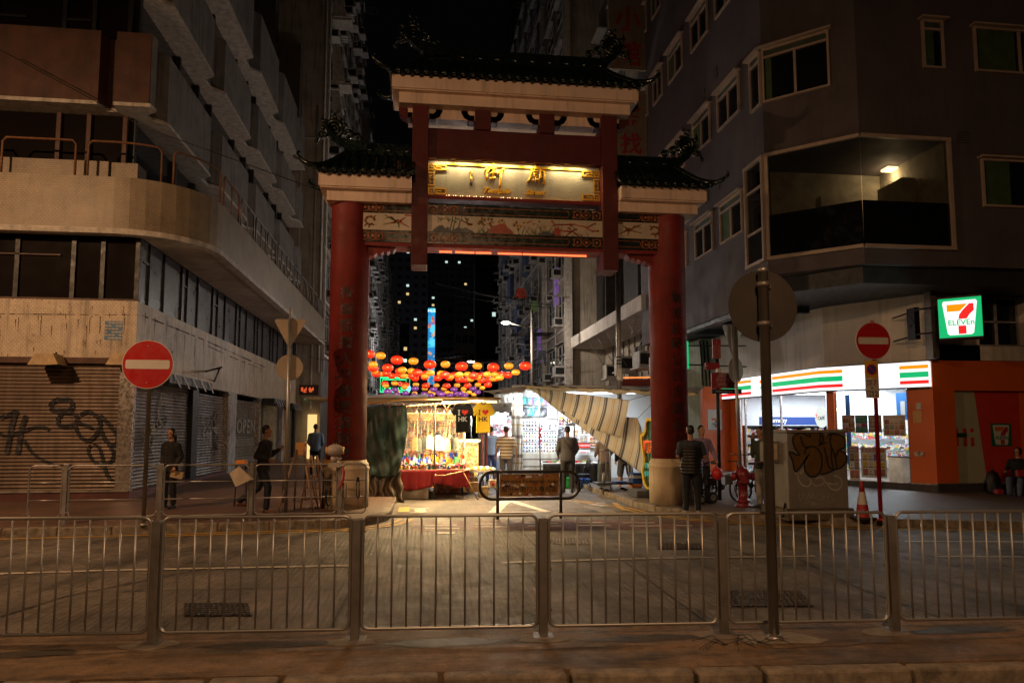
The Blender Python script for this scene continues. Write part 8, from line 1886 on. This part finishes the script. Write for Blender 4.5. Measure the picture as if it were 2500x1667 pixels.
m = MB(); m.box(a[0]-.25, a[0]-.03, Yc+.342, Yc+.349, q1[2]+.06, q1[2]+.38, 0); m.box(a[0]-.2, a[0]-.1, Yc+.338, Yc+.341, q1[2]+.2, q1[2]+.24, 1); m.build('sticker', [M('torn_label', (.45, .36, .26), .7, var=.3, vs=12), rb_], t)
def cg(x, y, w=1): p = at(1750+x/3.733, 860+y/3.733, Y=Yc); return [p[0]-a[0], p[2], w]
gbr = M('graffiti_brown', (.115, .06, .012), .5, var=.25, vs=4); m = MB()
fill = [(700,760),(790,730),(900,725),(960,735),(1000,760),(1040,745),(1110,750),(1160,780),(1165,860),(1120,890),(1175,930),(1180,990),(1130,1050),(1060,1060),(1000,1100),(940,1110),(900,1130),(830,1120),(800,1060),(815,1000),(830,940),(770,1030),(720,1085),(690,990),(660,910),(720,930),(750,940),(710,870),(690,800)]
m.add([(a[0]+cg(x, y)[0], Yc-.004, cg(x, y)[1]) for x, y in fill], [tuple(range(len(fill)))], 0)
LN = [[(700,760),(690,800),(710,870),(750,940),(660,905),(690,990),(715,1085),(770,1030),(830,940),(845,930)],[(700,760),(770,730),(850,770),(840,720),(920,725),(945,760),(935,830),(970,800),(960,740)],[(830,940),(800,1000),(805,1080),(850,1130),(910,1120),(950,1060),(955,960),(920,880),(860,855),(810,880),(800,930)],
      [(975,860),(1000,960),(1020,1040),(1060,1060),(1045,980),(1040,860)],[(1000,760),(1040,745),(1110,750),(1160,780),(1165,860),(1110,890),(1080,960)],[(1120,890),(1175,930),(1180,990),(1130,1050),(1090,1060),(1000,1100),(940,1110)],[(1040,745),(1030,820),(1060,900),(1085,990),(1090,1050)],[(920,850),(1000,820)],[(760,760),(790,850),(830,870)]]
for L in LN: ribbon(m, smooth([cg(*p) for p in L], 3), .036, (a[0], Yc, 0), (1, 0, 0), None, (0, -1, 0), mi=1, dz=.006, wav=False)
for L in ([(705,1100),(760,1110),(790,1060),(740,1130),(770,1200),(830,1220),(860,1180),(840,1150)],[(870,1190),(900,1215),(960,1200),(980,1170),(960,1140),(900,1150)],[(980,1180),(1050,1200),(1110,1195)],[(1000,1190),(1040,1240),(1100,1250),(1140,1200),(1120,1140),(1060,1120)]): ribbon(m, smooth([cg(*p) for p in L], 3), .028, (a[0], Yc, 0), (1, 0, 0), None, (0, -1, 0), mi=2, dz=.005, wav=False)
for L in ([(750,1280),(745,1330),(765,1345),(785,1290),(800,1340)],[(820,1340),(840,1280),(855,1330),(880,1275),(890,1340)],[(930,1290),(905,1320),(930,1345),(950,1330)],[(960,1345),(970,1290)],[(960,1320),(1010,1315)],[(1015,1345),(1020,1285)],[(800,1370),(900,1365),(850,1385),(950,1380)],[(1035,1290),(1060,1285),(1040,1325),(1070,1320)],[(1040,1345),(1070,1340),(1060,1370),(1035,1365)]): ribbon(m, smooth([cg(*p) for p in L], 2), .008, (a[0], Yc, 0), (1, 0, 0), None, (0, -1, 0), mi=3, dz=.005, wav=False)
m.build('graffiti', [gbr, blackpaint, M('graffiti_cream', (.38, .34, .28), .6), M('chalk_scrawl', (.36, .35, .33), .7)], t)
m = MB(); q1 = pav(1905, 1262); m.tube([(q1[0], q1[1]-.1, .15), (q1[0]+.05, q1[1]-.05, .3), (q1[0]+.12, q1[1], .42)], .02, 6); tag(m.build('cable_stub', black, loc=(q1[0], q1[1], .15)), 'black cable end curling up beside the grey cabinet', 'cable')
# hydrant
hp = pav(1815, 1236); t = thing('fire_hydrant', 'squat dark red fire hydrant with two side outlets numbered 504', 'fire hydrant', hp); hr = M('hydrant_red', (.20, .015, .02), .3, var=.2, vs=8, coat=.4); x, y, z = hp
m = MB(); m.lathe([(.19, 0), (.19, .03), (.13, .05), (.125, .09), (.16, .11), (.16, .14), (.115, .16), (.10, .3), (.105, .5), (.15, .52), (.15, .56), (.13, .58)], hp, 22); m.build('barrel', hr, t)
m = MB(); m.lathe([(.13, .58), (.17, .62), (.18, .7), (.16, .78), (.1, .84), (.04, .86), (.035, .9), (.0, .9)], hp, 22); m.build('bonnet', hr, t)
for s in (-1, 1):
    m = MB(); m.lathe([(.07, .1), (.07, .2), (.095, .21), (.095, .26), (.07, .27), (.02, .28), (.02, .31)], (x, y, z+.66), 14, axis=(s, -.15, 0)); o = m.build('outlet', hr, t)
m = MB(); m.lathe([(.06, .1), (.06, .2), (.08, .21), (.08, .25)], (x, y, z+.6), 14, axis=(-.3, -1, 0)); m.build('front_outlet', hr, t)
m = MB(); m.text('504', (x, y-.12, z+.3), XR, ZU, .12, ext=.003, wrap=((x, y), .112, 0)); m.build('number', M('hydrant_number', (.42, .2, .18), .6), t)
m = MB()
for k in range(9): m.tube([(x-.2-.02*math.sin(k*.5)+.006*math.cos(q), y-.03, z+.58-.04*k+.012*math.sin(q)) for q in (0, 1.5, 3, 4.5)], .004, 4, closed=True)
m.build('chain', galvd, t)
# cone
cp = pav(2107, 1266); t = thing('traffic_cone', 'red and white traffic cone standing beside the red sign pole', 'traffic cone', cp); m = MB(); m.lathe([(.125, .03), (.095, .28)], cp, 22, 0, cap=False); m.lathe([(.0952, .28), (.055, .52)], cp, 22, 1, cap=False); m.lathe([(.0552, .52), (.028, .72), (.02, .725)], cp, 22, 0); m.build('cone', [M('cone_red', (.42, .03, .03), .5), whitem], t)
m = MB(); m.lathe([(.24, 0), (.24, .03), (.13, .04)], cp, 8, a0=R(22)); m.build('base', rubber, t)
# bicycles and mobility scooter
def wheel(m, c, r, ax, n=10, rim=0, tyre=1):
    c = Vector(c); ax = Vector(ax).normalized(); u = ax.cross(ZU).normalized(); v = ax.cross(u).normalized()
    cir = lambda rr: [c+u*rr*math.cos(R(a))+v*rr*math.sin(R(a)) for a in range(0, 360, 15)]
    m.tube(cir(r-.02), .022, 7, tyre, closed=True); m.tube(cir(r-.05), .01, 5, rim, closed=True); m.tube([c-ax*.04, c+ax*.04], .025, 8, rim)
    for k in range(n): a = R(k*360/n); m.tube([c, c+(u*math.cos(a)+v*math.sin(a))*(r-.05)], .0035, 4, rim)
def bicycle(lab, o, d, r=.25, k=1.):
    o = Vector(o); d = Vector(d).normalized(); s = d.cross(ZU)
    P = lambda a, z, q=0: o+d*a*k+Vector((0, 0, z*k))+s*q
    t = thing('bicycle', lab, 'bicycle', tuple(o)); rr = r
    for a in (-.5, .5): m = MB(); wheel(m, P(a, 0)+Vector((0, 0, rr)), rr, s); m.build('wheel', [galvd, rubber], t)
    m = MB(); rw, fw = P(-.5, rr/k), P(.5, rr/k); bb = P(-.1, .3); st_ = P(-.25, .75); hd_ = P(.36, .8)
    for q in ((rw, bb), (rw, P(-.21, .6)), (bb, st_), (bb, P(.4, .62)), (P(-.2, .55), P(.38, .7)), (P(.42, .55), hd_), (fw, P(.42, .55))): m.tube(q, .018, 7)
    m.tube([hd_, P(.34, .95)], .014, 6); m.tube([P(.28, .98, -.28), P(.34, .97, -.1), P(.34, .97, .1), P(.28, .98, .28)], .013, 6); m.cb(P(.1, .5), (.16, .08, .22), math.atan2(d.y, d.x)); m.build('frame', blackg, t)
    m = MB(); m.tube([st_, P(-.27, .88)], .013, 6); m.tube([P(-.4, .9), P(-.25, .91), P(-.12, .9)], [.07, .055, .02], 8, flat=.4); m.build('saddle', black, t)
    m = MB(); m.tube([P(-.5, .55, .06), P(-.2, .6, .06)], .01, 5); m.tube([P(-.5, .55, -.06), P(-.2, .6, -.06)], .01, 5); m.lathe([(.07, -.01), (.07, .01)], bb, 14, axis=tuple(s)); m.tube([bb, bb+Vector((.0, 0, -.14))+s*.08], .01, 5); m.build('rack_and_crank', blackg, t)
bicycle('black small wheeled bicycle parked by the black guide post', (at(1772, 1200, Y=16.9)[0], 16.9, .18), (.55, -.83, 0), .24, .95)
bicycle('larger black bicycle with swept handlebars, leaning behind the fire hydrant', (at(1815, 1200, Y=16.7)[0]+.15, 16.7, .18), (-.75, -.5, 0), .3, 1.12)
o = Vector((at(1728, 1205, Y=16.2)[0], 16.2, .18)); t = thing('mobility_scooter', 'small wheeled shopping scooter carrying a red bag beside the lilac shirted man', 'scooter', tuple(o))
for dx, dy, rr in ((.05, -.15, .13), (-.35, .1, .13), (-.3, -.35, .1)):
    m = MB(); m.lathe([(rr*.75, -.035), (rr, -.03), (rr, .03), (rr*.75, .035)], o+Vector((dx, dy, rr)), 20, 0, axis=(.25, -1, 0)); m.lathe([(rr*.6, -.04), (rr*.6, .04)], o+Vector((dx, dy, rr)), 10, 1, axis=(.25, -1, 0)); m.build('wheel', [rubber, galv], t)
m = MB(); m.tube([o+Vector((-.3, -.35, .15)), o+Vector((-.2, -.2, .3)), o+Vector((.1, 0, .3))], .03, 7); m.tube([o+Vector((-.28, -.3, .2)), o+Vector((-.2, -.35, .9))], .02, 7); m.tube([o+Vector((-.35, -.35, .98)), o+Vector((-.2, -.37, .92)), o+Vector((.05, -.4, .98))], .014, 6); m.cb(o+Vector((.15, .05, .62)), (.35, .35, .05)); m.tube([o+Vector((.15, .05, .3)), o+Vector((.15, .05, .6))], .025, 6); m.cb(o+Vector((-.05, -.3, .5)), (.22, .2, .16)); m.build('frame', blackg, t)
m = MB(); c = o+Vector((.05, -.45, .68)); m.ball(c, (.13, .11, .15), n=14); m.tube([c+Vector((0, 0, .12)), c+Vector((-.05, .03, .24))], [.03, .01], 6); remesh(m, 'plastic_bag', M('red_plastic_film', (.6, .03, .03), .3), None, .02, 1); bgx = bpy.data.objects['plastic_bag']; tag(bgx, 'full red plastic bag hanging from the handlebar of the scooter', 'bag')
# ladders
wood = M('old_ladder_wood', (.30, .18, .11), .7, var=.35, vs=8)
def ladder(lab, cx, Y, w0, h, n, ang, mat=wood, dy=.0):
    z = .15; t = thing('step_ladder', lab, 'ladder', (cx, Y, z)); T = (cx, Y+.02, z+h)
    m = MB(); 
    for s in (-1, 1): m.tube([(cx+s*w0, Y-.3, z), (cx+s*.07, Y, z+h)], .024, 4)
    m.build('front_frame', mat, t); m = MB()
    for s in (-1, 1): m.tube([(cx+s*w0*.7+ang, Y+.45, z), (cx+s*.06, Y+.05, z+h)], .02, 4)
    m.build('back_frame', mat, t)
    for k in range(n): f = (k+1)/(n+1); w = w0*(1-f)+.07*f; m = MB(); m.cb((cx, Y-.3+.3*f, z+h*f), (2*w, .07, .022)); m.build('step', mat, t)
pl_ = at(740, 1100, Y=15.6); ladder('narrow wooden step ladder standing open on the pavement by the railing', pl_[0]-.02, 15.3, .36, 1.3, 0, .1)
ladder('second wooden step ladder tilted behind the first, nearer the gate plinth', at(765, 1180, Y=16.3)[0], 16.3, .22, 1.15, 4, .2, M('orange_ladder_wood', (.34, .17, .07), .7, var=.3))
for k, (px, py, Y, c, lb_) in enumerate(((590, 1129, 16.5, (.62, .22, .03), 'bright orange stool top seen under the stencilled shutter'), (735, 1095, 17.5, (.45, .22, .06), 'stack of orange brown wooden slats behind the ladders'), (803, 1128, 16.0, (.6, .25, .04), 'orange stool beside the left gate plinth'))):
    c_ = at(px, py, Y=Y); t = thing('stool', lb_, 'stool', (c_[0], Y, .15)); m = MB(); m.cb((c_[0], Y, c_[2]), (.22, .25, .11 if k != 1 else .3)); m.build('seat', M('stool_orange_%d' % k, c, .6, var=.15), t, bevel=.01)
    for s in (-1, 1): m = MB(); m.tube([(c_[0]+s*.09, Y, c_[2]-.05), (c_[0]+s*.13, Y, .15)], .014, 5); m.build('leg', blackg, t)
m = MB(); c_ = at(694, 1100, Y=17.2); m.tube([(c_[0], 17.2, .15), (c_[0], 17.2, 2.2)], .03, 8); tag(m.build('thin_post', galvd, loc=(c_[0], 17.2, .15)), 'thin dark post behind the ladders near the shutters', 'post')
# things on the far railing
pz = rp[3]; c = Vector((at(818, 1120, Y=14.25)[0], 14.2, 0)); zt = 1.25
zb_ = at(818, 1140, Y=14.2)[2]; zt = at(818, 1080, Y=14.2)[2]; Hh = zt-zb_
t = thing('figurine', 'pale round headed figurine with orange ear cups on top of the low railing', 'figurine', (c.x, 14.2, zb_)); fgm = M('figurine_pale', (.42, .36, .32), .5, var=.08)
m = MB(); m.cb((c.x, 14.2, zb_+.04*1), (.22, .14, .09)); m.build('plinth', fgm, t, bevel=.008)
m = MB(); m.ball((c.x, 14.2, zb_+Hh*.68), (.165, .15, .12), n=24); m.ball((c.x-.01, 14.2, zb_+Hh*.33), (.075, .07, .07), n=16); m.ball((c.x+.09, 14.18, zb_+Hh*.34), (.045, .04, .035), n=12)
for s in (-1, 1): m.tube([(c.x+s*.03, 14.2, zb_+Hh*.22), (c.x+s*.035, 14.19, zb_+.08)], .02, 8)
m.tube([(c.x-.06, 14.2, zb_+Hh*.42), (c.x-.01, 14.2, zb_+Hh*.5)], .035, 8); m.build('body', fgm, t)
m = MB(); 
for s in (-1, 1): m.lathe([(.07, 0), (.07, .03)], (c.x+s*.155-(.015 if s > 0 else -.015), 14.2, zb_+Hh*.68), 16, axis=(s, 0, 0))
m.build('ear_cup', M('figurine_orange', (.7, .33, .05), .5), t); m = MB(); m.tube([(c.x-.03, 14.2, zt), (c.x-.02, 14.2, zt-.04), (c.x+.02, 14.2, zt-.04), (c.x+.03, 14.2, zt)], .008, 5); m.build('crest', galvd, t)
y_ = 14.12
pa, pb, pc, pd = at(583, 1138, Y=y_), at(615, 1170, Y=y_), at(575, 1188, Y=y_), at(560, 1155, Y=y_)
m = MB(); m.add([pa, pb, pc, pd], [(0, 1, 2, 3)]); m.add([(pa[0], y_+.03, pa[2]), (pb[0]+.03, y_+.05, pb[2]), (pb[0], y_+.02, pb[2]-.03), (pa[0]-.02, y_+.01, pa[2]-.03)], [(0, 1, 2, 3)]); tag(m.build('folded_paper', M('creased_paper', (.48, .40, .30), .8, var=.3, vs=5), loc=tuple(pa), solid=.004), 'creased sheet of paper hooked askew over the low railing', 'paper')
m = MB(); P = [at(*p, Y=14.12) for p in ((836, 1140), (840, 1152), (838, 1170), (832, 1185), (826, 1196))]; m.tube(P, [.02, .026, .024, .02, .012], 8); tag(m.build('strap', M('red_strap', (.4, .03, .03), .6), loc=P[0]), 'red strap looped round the last railing post', 'strap')
m = MB(); 
for k in range(12): q = Vector(at(806, 1180+k*4.6, Y=14.12)); m.tube([q+Vector((.012*math.cos(a), (.012 if k % 2 else 0)*math.cos(a), .02*math.sin(a))) for a in (0, 1, 2, 3, 4, 5)], .0045, 4, closed=True)
P = [at(*p, Y=14.12) for p in ((800, 1178), (797, 1200), (796, 1225), (801, 1234), (806, 1233))]; m.tube(P, [.006, .022, .024, .02, .01], 7); tag(m.build('chain_lock', blackg, loc=P[0]), 'black chain lock hanging from the low railing by the pale plinth', 'lock')
m = MB(); P = [at(*p, Y=14.1) for p in ((871, 1172), (871, 1212), (874, 1217), (877, 1212), (877, 1170))]; m.tube(P, .011, 7); m.cb(at(874, 1170, Y=14.1), (.05, .03, .09)); tag(m.build('u_lock', blackg, loc=P[0]), 'narrow u shaped bicycle lock hung at the rounded railing end', 'lock')
m = MB(); P = [at(*p, Y=14.11) for p in ((840, 1178), (838, 1212), (842, 1218), (845, 1212), (845, 1178))]; m.tube(P, .009, 6); tag(m.build('u_lock', blackg, loc=P[0]), 'second u shaped lock hung right beside the last railing post', 'lock')
# ============================ LIGHT, SKY, CAMERA ============================
def spot(name, loc, tgt, power, col, ang=60, blend=.5, size=.05):
    l = bpy.data.lights.new(name, 'SPOT'); l.energy = power; l.color = col; l.spot_size = R(ang); l.spot_blend = blend; l.shadow_soft_size = size
    o = bpy.data.objects.new(name, l); COL.objects.link(o); o.location = loc
    o.rotation_euler = (Vector(tgt)-Vector(loc)).to_track_quat('-Z', 'Y').to_euler(); return o
def point(name, loc, power, col, size=.1):
    l = bpy.data.lights.new(name, 'POINT'); l.energy = power; l.color = col; l.shadow_soft_size = size
    o = bpy.data.objects.new(name, l); COL.objects.link(o); o.location = loc; return o
def area(name, loc, tgt, power, col, sx, sy):
    l = bpy.data.lights.new(name, 'AREA'); l.energy = power; l.color = col; l.shape = 'RECTANGLE'; l.size = sx; l.size_y = sy
    o = bpy.data.objects.new(name, l); COL.objects.link(o); o.location = loc
    o.rotation_euler = (Vector(tgt)-Vector(loc)).to_track_quat('-Z', 'Y').to_euler(); return o
AMB = (1, .57, .29); WARM = (1, .72, .38); COOL = (.85, .93, 1)
LP_ = ((-12.0, 8.2, 9.0), (0.6, -3.5, 9.0))
for i, (x, y, z) in enumerate(LP_):
    sx = 1 if x < 0 else -1
    t = thing('street_lamp', 'tall road lamp with a bent arm beside the %s' % ('near kerb' if i else 'road'), 'street lamp', (x-sx*1.4, y, .14), 'street lamps along the cross road')
    m = MB(); m.tube([(x-sx*1.4, y, .14), (x-sx*1.4, y, z-.4), (x-sx*1.2, y, z-.05), (x, y, z+.06)], [.09, .06, .05, .04], 8); m.build('pole', galvd, t)
    m = MB(); m.cb((x+sx*.1, y, z+.06), (.6, .25, .1)); m.build('lamp_head', galvd, t)
area('street_lamp_light', (LP_[0][0], LP_[0][1], LP_[0][2]-.02), (-10.0, 14.5, 0), 1350, AMB, .5, .25)
area('street_lamp_light', (LP_[1][0]-.1, LP_[1][1], LP_[1][2]-.02), (2.5, 2.5, 0), 880, AMB, .9, .5)
for xa_, xb_ in lx: area('plaque_light', ((xa_+xb_)/2, 16.0, tb0-.03), ((xa_+xb_)/2, 16.1, tb0-.5), 16*(xb_-xa_), (1, .76, .38), xb_-xa_, .03)
w = bpy.data.worlds.new('World'); sc.world = w; w.use_nodes = True; nt = w.node_tree; bg = nt.nodes['Background']
sky = nt.nodes.new('ShaderNodeTexSky'); sky.sky_type = 'NISHITA'; sky.sun_disc = False; sky.sun_elevation = R(-4); sky.sun_rotation = R(200); sky.air_density = 1.; sky.dust_density = .5
nt.links.new(sky.outputs[0], bg.inputs[0]); bg.inputs[1].default_value = .05
cam = bpy.data.cameras.new('camera'); co = bpy.data.objects.new('camera', cam); COL.objects.link(co); sc.camera = co
cam.sensor_width = 36; cam.lens = F/2500*36; cam.shift_y = (PY-833.5)/2500; cam.clip_end = 2000; cam.clip_start = .05
co.location = (0, 0, HC); co.rotation_euler = (R(90)+TH, 0, -PHI)
vs_ = sc.view_settings; vs_.view_transform = 'Standard'; vs_.look = 'None'; vs_.exposure = 0; vs_.gamma = 1; vs_.use_curve_mapping = False
sc.cycles.use_denoising = True; sc.cycles.max_bounces = 6; sc.cycles.diffuse_bounces = 3; sc.cycles.glossy_bounces = 3; sc.cycles.transparent_max_bounces = 12
sc.cycles.sample_clamp_indirect = 3.; sc.cycles.sample_clamp_direct = 0; sc.cycles.caustics_reflective = False; sc.cycles.caustics_refractive = False
area('shop_light', (14.0, 21.0, 3.15), (14.0, 21.0, 0), 250, COOL, 3.0, 4)
area('shop_light', (14.5, 25.0, 3.15), (14.5, 25.0, 0), 210, COOL, 3.5, 2)
point('bay_lamp_light', (lpos[0], lpos[1], 9.05), 20, (1, .7, .38), .1)
area('lit_sign_glow', (13.1, 16.1, 4.7), (12.2, 15.2, 4.5), 18, (.75, 1, .85), .8, 1)
point('stall_bulb_light', (bulbp.x, bulbp.y-.12, bulbp.z-.12), 170, (1, .72, .36), .08)
area('stall_strip', (.9, 19.0, 2.65), (.9, 18.9, 0), 330, (1, .74, .4), 2.6, .3)
for x_ in (-.2, 1.6): spot('stall_front_lamp', (x_, 18.1, 2.85), (x_+.3, 16.6, 0), 620, (1, .68, .32), 112, .9, .12)
point('shirt_fill_light', (1.0, 17.8, 2.75), 28, (1, .8, .5), .1)  # added fill that brightens the hanging shirts, no bulb modelled
point('awning_fill_light', (4.3, 18.3, 3.15), 26, (1, .82, .58), .12)  # added fill that brightens the striped awning, no bulb hangs here
area('stall_tube_light', (4.2, 21.7, 2.95), (4.2, 22.3, 0), 185, COOL, 3., .3)
area('stall_tube_light', (2.9, 26, 2.5), (2.9, 26, 0), 220, COOL, 1.5, .3)
area('stall_tube_light', (2.5, 32, 2.5), (2.5, 32, 0), 260, COOL, 3, .3)
point('street_lamp_bulb', (slp.x, 39.8, slp.z-.3), 1000, (1, .88, .76), .15)
point('far_street_lamp', (-2.0, 70, 8.0), 900, (.95, .93, 1), .3)
point('tower_glow_light', (6, 190, 14), 9000, (.9, .92, 1), .5)  # added glow that lifts the far tower fronts out of black
point('market_fill_light', (1.5, 27, 5.2), 300, (1, .88, .8), .3)  # added market light on the facades, no lamp post stands here
